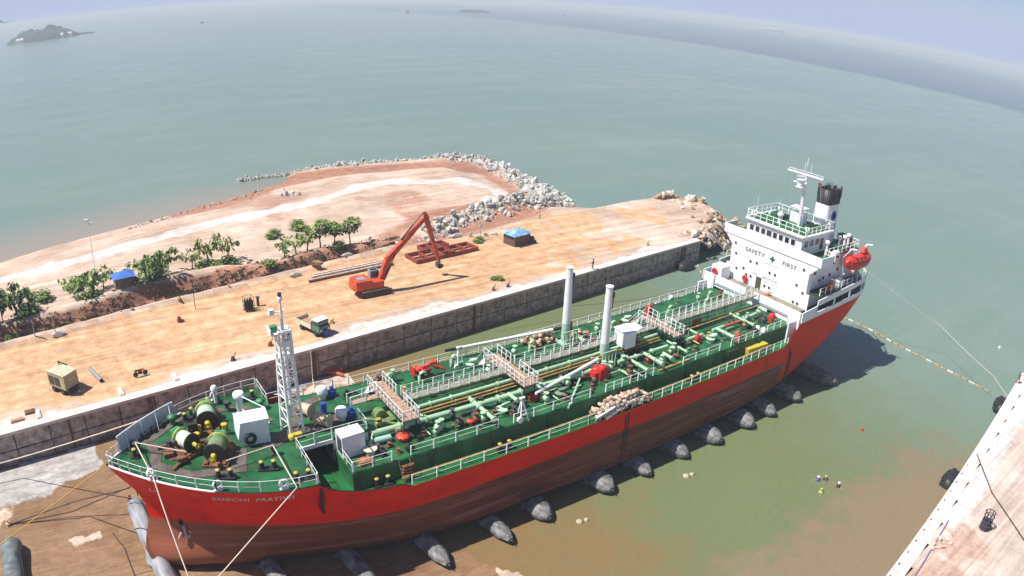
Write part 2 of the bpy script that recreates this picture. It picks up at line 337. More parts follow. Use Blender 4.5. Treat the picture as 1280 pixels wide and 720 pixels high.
iy = inside(X, Y, YARD); dy = dist(X, Y, YARD, True)*np.where(iy, 1, -1); wy = ss(dy, -3.4, .3)
Z = Z*(1-wy)+(QZ-.02+vnoise(X, Y, 5, 5)*.10*ss(dy, 0, 4))*wy
ig = inside(X, Y, GULLY); dg = dist(X, Y, GULLY, True)*np.where(ig, 1, -1); wg = ss(dg, -.9, 2.0)
rim = ss(dg, -5, -.8)*(1-wg)*(dy < 0)*(X < 60); Z += rim*.9
Z = Z*(1-wg)+(1.15+vnoise(X, Y, 2, 8)*.9)*wg
dr = dist(X, Y, RING); Z = np.where(~iy, Z+np.exp(-(dr/3.2)**2)*1.5, Z)
ip = inside(X, Y, POND); dp = dist(X, Y, POND, True)*np.where(ip, 1, -1); Z -= ss(dp, -1, 6)*.7
dw = dist(X, Y, WROAD)
Zc = np.zeros(X.shape+(3,), np.float32)
vn_ = vnoise(X, Y, 9, 81)+vnoise(X, Y, 3, 82)*.5
yardp = ss(Y-QY(X)+vn_*6, 5.5, 1.2)*.8+ss(vn_+(X-78)*.02, .1, .5)*.75+ss(vnoise(X, Y, 4, 83)+vnoise(X, Y, 1.5, 84)*.6, .38, .6)*.5
Zc[..., 0] = np.clip(ss(dy, -1.2, 1.2)*(1-np.clip(yardp, 0, .85)), 0, 1)                                  # yard laterite
redz = ss(dg, -1.5, 1)*1.0+np.exp(-((dr-5)/5)**2)*.62*(X > 30)+.5*ss(vnoise(X, Y, 14, 11)+vnoise(X, Y, 5, 12)*.4, -.05, .35)*(X > 22)*(~iy)+ss(dist(X, Y, [(27, 108), (45, 119), (60, 121), (80, 117), (98, 112)]), 9, 2)*.65
Zc[..., 1] = np.clip(redz, 0, 1)*(1-ss(dy, -1.2, 1.2))
Zc[..., 2] = np.clip(ss(dw+vnoise(X, Y, 5, 71)*3, 3.4, 1.2)*.95+ss(ds, 9, 1)*.35*(X < 30), 0, 1)*(1-ss(dy, -1.2, 1.2))*(1-ss(dg, -1.5, 1))+ss(dy, 0, 1)*ss(Y-QY(X)+vn_*4, 3.5, 1.0)*.55
LAND = zone_material('laterite_and_sand', [((.54, .37, .26), (.70, .53, .42)), ((.62, .33, .155), (.72, .47, .28)), ((.36, .15, .085), (.50, .25, .16)), ((.70, .60, .54), (.82, .73, .67))], scale=.55, bump=.6)
KEEP = (Y > QY(X)+.55) & (ds > -7) & ((X < 103.2) | (Y > 34.4))
grid_mesh('reclaimed_land', X, Y, Z, Zc, KEEP, LAND, kind='structure')
def land_z(x, y):
    i = min(max(int(round((x+62)/st)), 0), X.shape[1]-1); j = min(max(int(round((y-14)/st)), 0), X.shape[0]-1); return float(Z[j, i])
# gully floor scrub colour comes from plants; slipway mud
sx_ = np.arange(-70, 40.5, .6); sy_ = np.arange(-62, 28.5, .6); X2, Y2 = np.meshgrid(sx_, sy_)
Z2 = np.vectorize(gz)(X2)+vnoise(X2, Y2, 3.5, 21)*.10+vnoise(X2, Y2, 1.1, 22)*.05
wl = dist(X2, Y2, [(31.5, 26), (29, 10), (27.5, -6), (27.5, -12), (31, -17), (34, -24), (30, -40), (30, -62)]); far_ = X2 > np.interp(Y2, [-62, -40, -24, -17, -12, -6, 10, 26], [30, 30, 34, 31, 27.5, 27.5, 29, 31.5])
Z2 = np.where(far_, WZ-.02-wl*.04, np.maximum(Z2, WZ+.012+np.minimum(wl*.012, .2)))
Zc2 = np.zeros(X2.shape+(3,), np.float32)
slab = ss(-X2+.55*(Y2-18)-3+vnoise(X2, Y2, 3, 31)*7, 0, 2.5)*ss(Y2, 12, 17)+ss(dist(X2, Y2, [(0, 24.5), (16, 24.8), (26, 25.6)])+vnoise(X2, Y2, 2, 33)*3, 2.6, .8)*.8
Zc2[..., 0] = np.clip(slab, 0, 1)
sand = ss(dist(X2, Y2, [(29.5, -15.5), (32, -17.2), (30.5, -20), (28, -19)])+vnoise(X2, Y2, 1.2, 41)*2.5, 2.2, .8)+ss(dist(X2, Y2, [(-5.6, 6), (-3.2, 5.6)])+vnoise(X2, Y2, .8, 43)*1.0, .9, .2)+ss(dist(X2, Y2, [(-5, 24), (-5.5, 20), (-9, 16), (-14, 12), (-20, 9)])+vnoise(X2, Y2, 1.6, 44)*3, 1.9, .5)*.75+ss(dist(X2, Y2, [(25, 22.5), (29, 24)])+vnoise(X2, Y2, 1.6, 45)*2, 3, 1)*.7
Zc2[..., 1] = np.clip(sand, 0, 1)*(1-Zc2[..., 0])
Zc2[..., 2] = np.clip(ss(vnoise(X2, Y2, 7, 51)+vnoise(X2, Y2, 2.5, 52)*.5, .12, .42)*.8, 0, 1)*(1-Zc2[..., 0])
MUD = zone_material('slipway_mud', [((.24, .13, .06), (.33, .19, .10)), ((.40, .36, .335), (.52, .48, .45)), ((.56, .40, .27), (.70, .58, .47)), ((.23, .12, .06), (.30, .17, .09))], scale=.8, bump=.6, track=(1.35, (.16, 1.1, 1)), wet=(.12, .35))
grid_mesh('slipway_ground', X2, Y2, Z2, Zc2, (Y2 < QY(X2)-.2), MUD, kind='structure')

# ------------------------------------------------------------------ quays
def quay_wall(label, P0, P1, ztop, zbot, side, name='quay_wall'):
    """P0->P1 is the top water edge; side=+1: land lies to the left of P0->P1"""
    root = thing(name, label, 'quay wall'); a = Vector((*P0, 0)); b = Vector((*P1, 0)); d = (b-a); L = d.length; d.normalize(); nrm = Vector((-d.y, d.x, 0))*side
    n = max(2, int(L/4.2)); rows = 3; bl = MB(); bl3 = MB(); bl2 = MB(); h = (ztop-.35-zbot)/rows
    rs = random.Random(3)
    for i in range(n):
        s0 = L*i/n; s1 = L*(i+1)/n
        for r in range(rows):
            off = rs.uniform(0, .14); c = a+d*((s0+s1)/2)+nrm*(off+.45); c.z = zbot+h*(r+.5)
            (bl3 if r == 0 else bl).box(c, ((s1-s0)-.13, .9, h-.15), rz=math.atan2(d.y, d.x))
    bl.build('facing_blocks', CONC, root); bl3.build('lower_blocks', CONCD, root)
    c = a+d*(L/2)+nrm*.75; c.z = (zbot+ztop-.4)/2; bl2.box(c, (L-.2, .7, ztop-.4-zbot), rz=math.atan2(d.y, d.x)); bl2.build('core', DKGR, root)
    cp = MB(); k = int(L/9)
    for i in range(k):
        s0 = L*i/k; s1 = L*(i+1)/k; c = a+d*((s0+s1)/2)+nrm*(.62-.07); c.z = ztop-.175; cp.box(c, (s1-s0-.035, 1.4, .35), rz=math.atan2(d.y, d.x))
    cp.build('coping', COPE, root)
    return root, a, d, nrm, L
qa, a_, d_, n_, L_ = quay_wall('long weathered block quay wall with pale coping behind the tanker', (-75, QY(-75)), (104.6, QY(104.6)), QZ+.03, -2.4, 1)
# end return of the far quay
MB().box((104.15, 36.6, .75), (.9, 5.4, 6.3)).build('end_return', CONC, qa)
# dark vertical stains / tyre fenders chains as pads
for x, w in ((-4.2, .35), (5.7, .5), (27, .5), (52, .35), (99.5, 1.0)):
    b = MB(); b.box((x, QY(x)-.03, 1.2), (w, .10, 4.9), rz=.1013); b.build('rust_stained_fender_plate', RUSTM, qa)
def NY(x): return -44.85+.1345*x           # near quay edge
NQ = zone_material('near_quay_surface', [((.60, .46, .38), (.70, .57, .49)), ((.50, .32, .24), (.60, .42, .33)), ((.74, .68, .64), (.78, .72, .68)), ((.60, .46, .38), (.70, .57, .49))], scale=.8, bump=.4)
X3, Y3 = np.meshgrid(np.arange(20, 106.6, .6), np.arange(-120, -29.4, .6)); Z3 = np.full(X3.shape, QZ-.01)+vnoise(X3, Y3, 4, 61)*.05
dq = NY(X3)-Y3; Zc3 = np.zeros(X3.shape+(3,), np.float32)
Zc3[..., 0] = np.clip(ss(dist(X3, Y3, [(54, -41), (58, -41.5), (63, -40.8)])+vnoise(X3, Y3, 1.5, 62)*3, 3.0, 1)*.75, 0, 1); Zc3[..., 1] = ss(dq, 5, 2.2)*ss(X3, 55, 68)*.75
grid_mesh('near_quay_ground', X3, Y3, Z3, Zc3, (dq > .85) & (X3 < 106), NQ, kind='structure')
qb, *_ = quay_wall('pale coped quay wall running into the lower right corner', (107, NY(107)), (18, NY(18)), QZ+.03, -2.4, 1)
b = MB(); b.tube((50, NY(50)-2.2, QZ+.05), (64, NY(64)-1.75, QZ+.05), .07, n=6); b.build('drain_pipe', mat('purple_grey_pipe', (.22, .18, .28), .6), qb)
b = MB()
for i in range(13):
    x = 50+i*2.1; b.box((x, NY(x)-.18, QZ+.06), (.22, .12, .08), rz=.1345)
b.build('bolt_plate', DKGR, qb)

# ------------------------------------------------------------------ the tanker (coordinates: x from bow to stern, y away from the camera, z up)
ship = thing('tanker_ship', 'long red-hulled green-decked tanker with a white bridge, hauled bow first onto the slipway', 'tanker', (50, 0, 0))
ship.rotation_euler = (0, -0.011, 0)
SH = bpy.data.objects.new('ship_offset', None)   # only used for the numbers below: parts are shifted by -50 in x
bpy.data.objects.remove(SH)
_OLD_BUILD = MB.build
def sbuild(self, name, mats, parent=None, loc=None, rz=None, **kw):
    """build a part given in ship coordinates (x measured from the bow)"""
    o = _OLD_BUILD(self, name, mats, parent or ship, loc, rz, **kw)
    if (parent is None or parent is ship): o.location = Vector(loc or (0, 0, 0)) - Vector((50, 0, 0))
    return o
MB.sb = sbuild
def srail(pts, parent=None, **kw):
    o = rail(pts, 'railing', parent or ship, **kw)
    if parent is None or parent is ship: o.location = (-50, 0, 0)
    return o
def sh_(x): return .4*((x-55)/40)**2
def zF(x): return 10.75+1.15*max(0, 1-x/15.5)**1.3
def zM(x): return 7.47+sh_(x)
def zT(x): return 9.24+sh_(x)
def zP(x): return 10.05+.035*(x-76)
def zk(x): return .5+.9*max(0, 1-x/9)**1.5+4.8*max(0, (x-77)/22)**1.4
def interp(v, xs, ys): return float(np.interp(v, xs, ys))
def xs_(z): return interp(z, [.3, .8, 2.5, 4.2, 5.8, 7.3, 8.5, 9.7, 10.7, 12], [2.4, 1.1, .8, 1.35, 1.96, 1.94, 1.6, .9, .25, -.45])
def xe_(z): return interp(z, [.3, 2, 4, 6, 8, 11, 14], [84, 90.5, 94, 96.5, 98, 99, 99.5])
def shp(t, n): t = min(max(t, 0), 1); return 1-(1-t)**n
def hb(x, z):
    a = max(0., min(1., z/10.8)); kz = zk(x); rel = z-kz
    Bm = 8.5 if rel > 1.25 else 8.5-1.25+math.sqrt(max(0, 1.25**2-(1.25-rel)**2))
    lf = 31-15.5*a**1.3; la = 27-15*a; nf = 1.75+.35*a
    f1 = shp((x-xs_(z))/lf, nf); f2 = shp((xe_(z)-x)/la, 2.4+.8*a)
    w = .34*math.exp(-((z-1.7)/1.5)**2)*shp((x-xs_(z))/3.2, 2)*max(0, 1-x/14)*1.2     # bulb
    return max(.0, Bm*min(f1, 1)*f2+w*3.0*(1 if f2 > .9 else 0))
def ztop(x):
    if x < 15.3: return zF(x)
    if x < 23.2: return interp(x, [15.3, 16.1, 16.9, 18.6, 20.7, 22.2, 22.9, 23.2], [zF(15.3), 10.05, 9.5, 8.85, 8.42, 8.3, 8.0, zM(23.2)])
    if x < 73.4: return zM(x)
    return interp(x, [73.4, 74.2, 74.9, 75.9, 99], [zM(73.4), 8.3, 9.1, 10.03, 11.0])
NS, NZ = 150, 22
xsn = [99*(.5-.5*math.cos(PI*i/NS))*.55+99*i/NS*.45 for i in range(NS+1)]
hull = MB(); hull.smooth = True
for side in (-1, 1):
    V = []
    for i, xn in enumerate(xsn):
        for j in range(NZ+1):
            v = (j/NZ); x = xn
            for _ in range(8):
                z = zk(x)+(ztop(x)-zk(x))*v**.9; x = xs_(z)+(xn/99)*(xe_(z)-xs_(z))
            V.append((x, side*hb(x, z), z))
    # bottom centre line
    W_ = [(V[i*(NZ+1)][0], 0, V[i*(NZ+1)][2]) for i in range(NS+1)]
    o = len(V); V2 = V+W_; fs = []
    for i in range(NS):
        for j in range(NZ):
            a, b, c, d = i*(NZ+1)+j, (i+1)*(NZ+1)+j, (i+1)*(NZ+1)+j+1, i*(NZ+1)+j+1
            fs.append((a, b, c, d) if side < 0 else (d, c, b, a))
        fs.append((o+i, o+i+1, (i+1)*(NZ+1), i*(NZ+1)) if side < 0 else (i*(NZ+1), (i+1)*(NZ+1), o+i+1, o+i))
    hull.add(V2, fs, True)
def hull_material():
    m = bpy.data.materials.new('hull_paint'); m.use_nodes = True; n = m.node_tree.nodes; l = m.node_tree.links; b = n['Principled BSDF']
    tc = n.new('ShaderNodeTexCoord'); sx = n.new('ShaderNodeSeparateXYZ'); l.new(tc.outputs['Object'], sx.inputs[0]); X, Y, Z = sx.outputs
    def nz(sc, stt, de=7, ro=.65):
        mp = n.new('ShaderNodeMapping'); mp.inputs['Scale'].default_value = stt; l.new(tc.outputs['Object'], mp.inputs[0])
        q = n.new('ShaderNodeTexNoise'); q.inputs['Scale'].default_value = sc; q.inputs['Detail'].default_value = de; q.inputs['Roughness'].default_value = ro; l.new(mp.outputs[0], q.inputs['Vector']); return q.outputs[0]
    def M(op, a, c):
        q = n.new('ShaderNodeMath'); q.operation = op
        for i, v in enumerate((a, c)):
            if isinstance(v, (int, float)): q.inputs[i].default_value = v
            else: l.new(v, q.inputs[i])
        return q.outputs[0]
    def mr(v, a, c, lo=0, hi=1):
        q = n.new('ShaderNodeMapRange'); q.interpolation_type = 'SMOOTHSTEP'; q.inputs[1].default_value = a; q.inputs[2].default_value = c; q.inputs[3].default_value = lo; q.inputs[4].default_value = hi; l.new(v, q.inputs[0]); return q.outputs[0]
    def mix(f, a, c):
        q = n.new('ShaderNodeMix'); q.data_type = 'RGBA'
        if isinstance(f, (int, float)): q.inputs[0].default_value = f
        else: l.new(f, q.inputs[0])
        for i, v in ((6, a), (7, c)):
            if isinstance(v, tuple): q.inputs[i].default_value = (*v, 1)
            else: l.new(v, q.inputs[i])
        return q.outputs[2]
    long_ = nz(1.0, (.06, .06, 2.6)); pat = nz(.35, (.5, .5, 1)); vert = nz(1.6, (.55, .55, .07)); fine = nz(3, (.4, .4, 1)); big = nz(.06, (1, 1, .6), 3)
    top = mix(mr(pat, .35, .7), (.84, .020, .006), (.62, .014, .006))
    top = mix(mr(X, 38, 95, 0, .5), top, (.66, .075, .02))
    top = mix(M('MULTIPLY', mr(vert, .60, .72), .55), top, (.17, .05, .03))
    bot = mix(mr(long_, .38, .62), (.13, .028, .018), (.24, .075, .055))
    bot = mix(mr(long_, .50, .66, 0, .75), bot, (.30, .185, .165))
    bot = mix(mr(fine, .54, .74, 0, .7), bot, (.27, .17, .155))
    pt2 = nz(.55, (.35, .35, .9), 6); bot = mix(mr(pt2, .52, .62, 0, .6), bot, (.055, .03, .028)); top = mix(mr(pt2, .62, .70, 0, .45), top, (.25, .02, .012))
    bot = mix(M('MULTIPLY', mr(big, .45, .6), .45), bot, (.20, .075, .03))
    bot = mix(mr(X, 12, 3, 0, .75), bot, (.36, .12, .06))
    bl = M('ADD', M('ADD', Z, M('MULTIPLY', M('SUBTRACT', pat, .5), .5)), M('MULTIPLY', mr(X, 20, 2), -.55))
    f = mr(bl, 5.18, 5.32); f2 = M('MAXIMUM', f, mr(M('ADD', X, M('MULTIPLY', pat, 3)), 74.5, 75.8, 0, .85))
    def wv(axis, freq, ph):
        q = n.new('ShaderNodeMath'); q.operation = 'FRACT'; l.new(M('ADD', M('MULTIPLY', axis, freq), ph), q.inputs[0]); return mr(q.outputs[0], .0, .018, 1, 0)
    seam = M('MAXIMUM', M('MULTIPLY', wv(X, 1/7.2, .1), .6), M('MULTIPLY', wv(Z, 1/1.9, .35), .5))
    paint = mix(f2, bot, top); paint = mix(M('MULTIPLY', seam, .5), paint, (.06, .03, .025))
    scr = nz(2.2, (.03, .03, 3.2), 4); paint = mix(M('MULTIPLY', mr(scr, .66, .72), .35), paint, (.45, .30, .26))
    run = nz(2.5, (.9, .9, .045), 5); paint = mix(M('MULTIPLY', mr(run, .62, .75), .45), paint, (.13, .05, .03))
    l.new(paint, b.inputs['Base Color']); l.new(mr(fine, .3, .7, .38, .6), b.inputs['Roughness']); b.inputs['Specular IOR Level'].default_value = .12
    bp = n.new('ShaderNodeBump'); bp.inputs['Strength'].default_value = .25; bp.inputs['Distance'].default_value = .12; l.new(pat, bp.inputs['Height']); l.new(bp.outputs[0], b.inputs['Normal'])
    return m
HULLM = hull_material()
H_ = hull.sb('hull', [HULLM, BLACK])
def edge(x, z, side=-1, off=0): return Vector((x, side*(hb(x, z)+off), z))
# welded scars, fender marks, anchors
b = MB()
for x, z0, z1 in ((47.0, 1.3, 7.0), (47.35, 2.6, 7.2), (74.6, 2.6, 7.1), (75.0, 2.4, 6.4)):
    b.path([edge(x, z0+(z1-z0)*k/4, -1, .05) for k in range(5)], .09, 4)
b.sb('fender_rub_bar', DKGR)
b = MB(); b.path([edge(x, z_, -1, .04) for x, z_ in [(40, 1.2), (50, 1.2), (60, 1.4), (70, 1.9)]], .12, 4); b.sb('bilge_keel', RUSTM)
for side in (-1, 1):
    b = MB(); p = edge(4.6, 4.2, side, .12); b.tube(p+Vector((0, 0, 1.2)), p, .1); b.box(p, (.7, .12, .28)); b.box(p+Vector((-.5, 0, .3)), (.15, .2, .6), ry=.5); b.box(p+Vector((.5, 0, .3)), (.15, .2, .6), ry=-.5)
    b.sb('anchor', mat('pinkish_anchor_paint', (.50, .40, .42), .6)); b = MB(); b.lathe([(.34, -.05), (.34, .12), (.2, .12), (.2, -.05)], edge(4.6, 5.6, side, -.02), 12, 'Y'); b.sb('hawse_pipe', BLKP)
# thin rubbing strake, white along the bow gunwale
def gunwale(x0, x1, m, name, r=.09, dz=0, side=(-1, 1), n=30):
    for s_ in side:
        b = MB(); b.path([edge(x0+(x1-x0)*k/n, ztop(x0+(x1-x0)*k/n)+dz, s_, .01) for k in range(n+1)], r, 5); b.sb(name, m)
gunwale(-.15, 7.4, WHITE, 'gunwale_capping', .10); gunwale(7.4, 15.4, GREEND, 'gunwale_capping', .06); gunwale(15.4, 23.2, BLKP, 'gunwale_capping', .05); gunwale(23.2, 73.4, YPIPE, 'gunwale_capping', .035)
# draught marks and the ship's name
def text_mesh(body, size, extr=.0):
    cu = bpy.data.curves.new('txt', 'FONT'); cu.body = body; cu.size = size; cu.align_x = 'CENTER'; cu.align_y = 'CENTER'; cu.offset = size*.02; cu.extrude = extr; cu.space_character = 1.12
    o = bpy.data.objects.new('txt', cu); COL.objects.link(o); bpy.context.view_layer.update(); dg = bpy.context.evaluated_depsgraph_get()
    me = bpy.data.meshes.new_from_object(o.evaluated_get(dg)); bpy.data.objects.remove(o); bpy.data.curves.remove(cu); return me
PALE = mat('pale_lettering', (.62, .60, .66), .6); CREAM = mat('cream_lettering', (.75, .62, .42), .6); INK = mat('dark_lettering', (.03, .05, .05), .6)
def hull_text(body, xc, zc, size, m, name='ship_name', wid=1.0):
    me = text_mesh(body, size); bm = bmesh.new(); bm.from_mesh(me)
    bmesh.ops.subdivide_edges(bm, edges=[e for e in bm.edges if e.calc_length() > size*.3], cuts=2)
    for v in bm.verts:
        x = xc+v.co.x*wid; z = zc+v.co.y; v.co = Vector((x, -(hb(x, z)+.035), z))
    bm.to_mesh(me); bm.free(); me.materials.append(m); o = bpy.data.objects.new(name, me); COL.objects.link(o); o.parent = ship; o.location = (-50, 0, 0); return o
hull_text('SOECHI', 8.55, 9.86, .95, PALE, wid=.78); hull_text('PRATIWI', 11.85, 9.8, .95, PALE, wid=.72)
hull_text('L', 2.75, 9.6, .8, PALE, 'bow_mark'); hull_text('O', 3.1, 9.55, .5, PALE, 'bow_mark')
# ---- decks
def deck(name, m, x0, x1, zf, inset=.0, step=.8, ylim=None, dz=0):
    xs = np.arange(x0, x1+1e-6, step).tolist(); b = MB(); V = []; fs = []
    if xs[-1] < x1-1e-3: xs.append(x1)
    for x in xs:
        z = zf(x)+dz; w = max(.02, hb(x, z)-inset); w = min(w, ylim) if ylim else w
        for t in (-1, -.5, 0, .5, 1): V.append((x, w*t, z))
    for i in range(len(xs)-1):
        for k in range(4): a = i*5+k; fs.append((a, a+5, a+6, a+1))
    b.add(V, fs, False); b.sb(name, m)
deck('forecastle_deck', GREEN, -.1, 15.5, zF, .02, .6, dz=-.03)
deck('main_deck', GREENM := mat('deck_green_side', (.014, .13, .035), .45, var=.3, scale=.6, rust=.25, rustcol=(.06, .10, .04)), 15.2, 77, zM, .02, .9, dz=-.02)
deck('poop_deck', GREEND, 76, 98.6, zP, .05, .8)
b = MB(); b.prism([(15.5, -2.95), (18.6, -2.9), (21.9, -3.1), (21.9, 4.9), (19, 4.9), (15.5, 4.9)], 10.45, 10.74); b.sb('winch_platform', [GREEN])
b = MB(); b.bx(15.45, 18.7, -3.08, -2.955, 10.35, 10.72); b.sb('platform_fascia', WHITE)
b = MB(); b.quad((15.52, -8.3, 7.7), (15.52, 8.3, 7.7), (15.52, 8.55, 10.68), (15.52, -8.55, 10.68)); b.bx(15.3, 15.5, -8.45, 8.45, 7.7, 10.66); b.sb('forecastle_bulkhead', BLKP)
b = MB(); b.bx(18.7, 21.9, -3.05, 4.8, 8.2, 10.44); b.sb('fore_store_house', WHITE)
b = MB(); b.bx(18.62, 18.695, -2.6, -1.7, 8.9, 10.3); b.bx(18.62, 18.695, -.9, 3.8, 8.4, 10.3); b.sb('store_doorway', DKGR)
b = MB(); b.prism([(18.85, -4.75), (20.95, -4.65), (20.95, -3.2), (18.85, -3.2)], 9.5, 11.72); b.sb('deck_locker', mat('pale_lavender_white', (.74, .74, .79), .5, var=.06, rust=.1))
b = MB(); b.box((18.82, -4.1, 10.7), (.06, .9, 1.5)); b.sb('locker_door', DKGR)
# trunk
b = MB(); xs = [18.7+1.5*k for k in range(int((76.4-18.7)/1.5)+1)]+[76.4]; V = []; fs = []
for x in xs:
    w = 6.87; V += [(x, -w-.15, zM(x)-.1), (x, -w, zT(x)-.12), (x, -w+.12, zT(x)), (x, 0, zT(x)+.12), (x, w-.12, zT(x)), (x, w, zT(x)-.12), (x, w+.15, zM(x)-.1)]
for i in range(len(xs)-1):
    for k in range(6): a = i*7+k; fs.append((a, a+7, a+8, a+1))
fs += [tuple(range(6, -1, -1)), tuple((len(xs)-1)*7+k for k in range(7))]
b.add(V, fs, False); b.sb('trunk_deck', GREEN)
b = MB()
for x in np.arange(26, 76, 6.2):
    for s_ in (-1, 1): b.box((x, s_*7.02, (zM(x)+zT(x))/2-.1), (.10, .22, 1.55))
b.sb('trunk_side_stiffener', GREEND)
# painted walkways on deck (their own colour), laid as thin plates
def strip(pts, w, zf, name='painted_walkway', m=PATHM, dz=.012):
    b = MB()
    for i in range(len(pts)-1):
        a = Vector((*pts[i], 0)); c = Vector((*pts[i+1], 0)); d = (c-a).normalized(); nn = Vector((-d.y, d.x, 0))*w/2
        k = max(1, int((c-a).length/1.0))
        for j in range(k):
            p = a.lerp(c, j/k)-(d*w/2 if j == 0 else d*0); q = a.lerp(c, (j+1)/k)
            P = [p-nn, q-nn, q+nn, p+nn]; b.add([(v.x, v.y, zf(v.x)+dz+i*.0022) for v in P], [(0, 1, 2, 3)], False)
    return b.sb(name, m)
strip([(3.6, 2.4), (4.1, .9), (3.6, -1.3), (6.2, -3.6), (10.2, -4.0), (11.0, -1.2)], 1.0, zF)
strip([(3.8, 2.6), (7.2, 5.6), (10.8, 5.7), (13.4, 5.2), (14.7, 2.0)], .7, zF, dz=.02)
strip([(6.0, .4), (10.4, 1.2)], 2.6, zF, 'winch_bed', mat('rust_stained_bed', (.15, .085, .055), .8, var=.5, scale=1.5), dz=.03)
strip([(13.6, -1.6), (15.4, -.6), (19.2, -1.0), (21.0, .8)], 1.3, lambda x: zF(x), dz=.02); strip([(16.2, -.6), (17.6, 3.2), (21.4, 4.2)], .9, lambda x: 10.75, dz=.03)
# ---- bulwark and railings of the forecastle
b = MB(); pts = []
for k in range(13):
    x = 1.1+5.7*k/12; z = zF(x); p = edge(x, z, 1, .02); q = edge(x, z, 1, -.0); pts.append((p, Vector((p.x-.05, p.y+.14, z+1.32))))
V = []; fs = []
for a, c in pts: V += [a, c, c-Vector((0, .07, 0)), a-Vector((0, .07, 0))]
for i in range(12):
    for k in range(4): fs.append((i*4+k, (i+1)*4+k, (i+1)*4+(k+1) % 4, i*4+(k+1) % 4))
b.add(V, fs, False); b.path([c+Vector((0, 0, .02)) for a, c in pts], .09, 5)
bw = b.sb('bow_bulwark', mat('pale_grey_bulwark', (.62, .63, .68), .5, var=.12, rust=.15))
b = MB()
for x in (1.9, 3.4, 4.9, 6.3):
    z = zF(x); p = edge(x, z, 1, -.75); q = edge(x, z+1.3, 1, .0); b.tube(p, Vector((p.x, p.y+.85, z+1.3)), .05, n=5)
b.sb('bulwark_stay', RAILW)
b = MB()
for x, w in ((2.4, .5), (3.5, .6), (4.4, .4), (5.2, .55)):
    p = edge(x, zF(x), 1, -.55); b.box(p+Vector((0, 0, .22)), (w, .35, .42), rz=.9)
b.sb('fairlead_roller', BLKP)
pr = [edge(x, zF(x), -1, -.12) for x in (-.15, .15, .7, 1.4, 2.3, 3.4, 4.8, 6.2, 7.6)]
srail([edge(x, zF(x), 1, -.1) for x in (1.0, .4, .0)]+pr[0:], h=1.0, step=1.6)
srail([edge(x, zF(x), -1, -.12) for x in (7.6, 9.2, 10.8, 12.4, 13.8, 15.2)], h=1.0)
srail([edge(x, zF(x), 1, -.12) for x in (6.9, 8.5, 10.2, 12.0, 13.8, 15.2)], h=1.1, step=1.6)
srail([(15.3, 8.1, zF(15.3)), (15.35, 5.0, zF(15.3)), (18.9, 5.0, 10.75), (21.8, 4.8, 10.75)], h=1.1)
srail([(15.3, -8.3, zF(15.3)), (15.45, -3.0, 10.75), (18.65, -2.95, 10.75), (21.85, -3.0, 10.75), (21.85, -1.2, 10.75)], h=1.05)
# white chocks standing in the port rail
chock = MB(); chock.lathe([(.38, -.10), (.42, 0), (.38, .10), (.30, .10), (.28, 0), (.30, -.10)], (0, 0, .55), 14, 'Y'); chock.box((0, 0, .06), (.7, .3, .12))
c0 = chock.sb('mooring_chock', WHITE, loc=edge(7.75, zF(7.75), -1, -.25))
def pdup(o, loc, rz=0, sc=None):
    c = o.copy(); COL.objects.link(c); c.location = Vector(loc)-Vector((50, 0, 0)); c.rotation_euler = (0, 0, rz)
    if sc: c.scale = (sc, sc, sc)
    for g in o.children: d = g.copy(); COL.objects.link(d); d.parent = c
    return c
for x, s_ in ((12.6, -1), (10.9, 1), (3.0, -1)): pdup(c0, edge(x, zF(x), s_, -.25), 0 if x > 5 else .6)
# bollard pairs
def bollard_pair(m=BLKP, capm=mat('dull_yellow_cap', (.42, .34, .08), .6, var=.3)):
    b = MB(); b.box((0, 0, .06), (1.7, .7, .12)); b.tube((-.5, 0, .1), (-.5, 0, .75), .2, n=12); b.tube((.5, 0, .1), (.5, 0, .75), .2, n=12)
    o = b.sb('mooring_bollard', m, loc=(8.7, -4.8, zF(8.7))); c = MB()
    for s_ in (-.5, .5): c.lathe([(.21, .74), (.21, .80), (.10, .84)], (s_, 0, 0), 12)
    _OLD_BUILD(c, 'bollard_cap', capm, o); return o
BP = bollard_pair(); BP.rotation_euler = (0, 0, -.35)
for x, y, z, r in ((12.3, -4.9, zF(12.3), -.3), (7.9, 5.2, zF(7.9), .7), (10.6, 7.0, zF(10.6), .3), (14.4, -7.3, zF(14), -.1), (13.9, 6.6, zF(13.9), .1), (2.4, .9, zF(2.4), 1.2), (21.2, -7.2, zM(21), -.1), (34, 7.9, zM(34), 0), (33, -7.7, zM(33), 0), (60, 7.8, zM(60), 0), (57.5, -7.8, zM(57), 0), (66.5, 7.6, zM(66), 0), (93, -5, zP(93), -.3), (93, 5, zP(93), .3)): pdup(BP, (x, y, z), r)
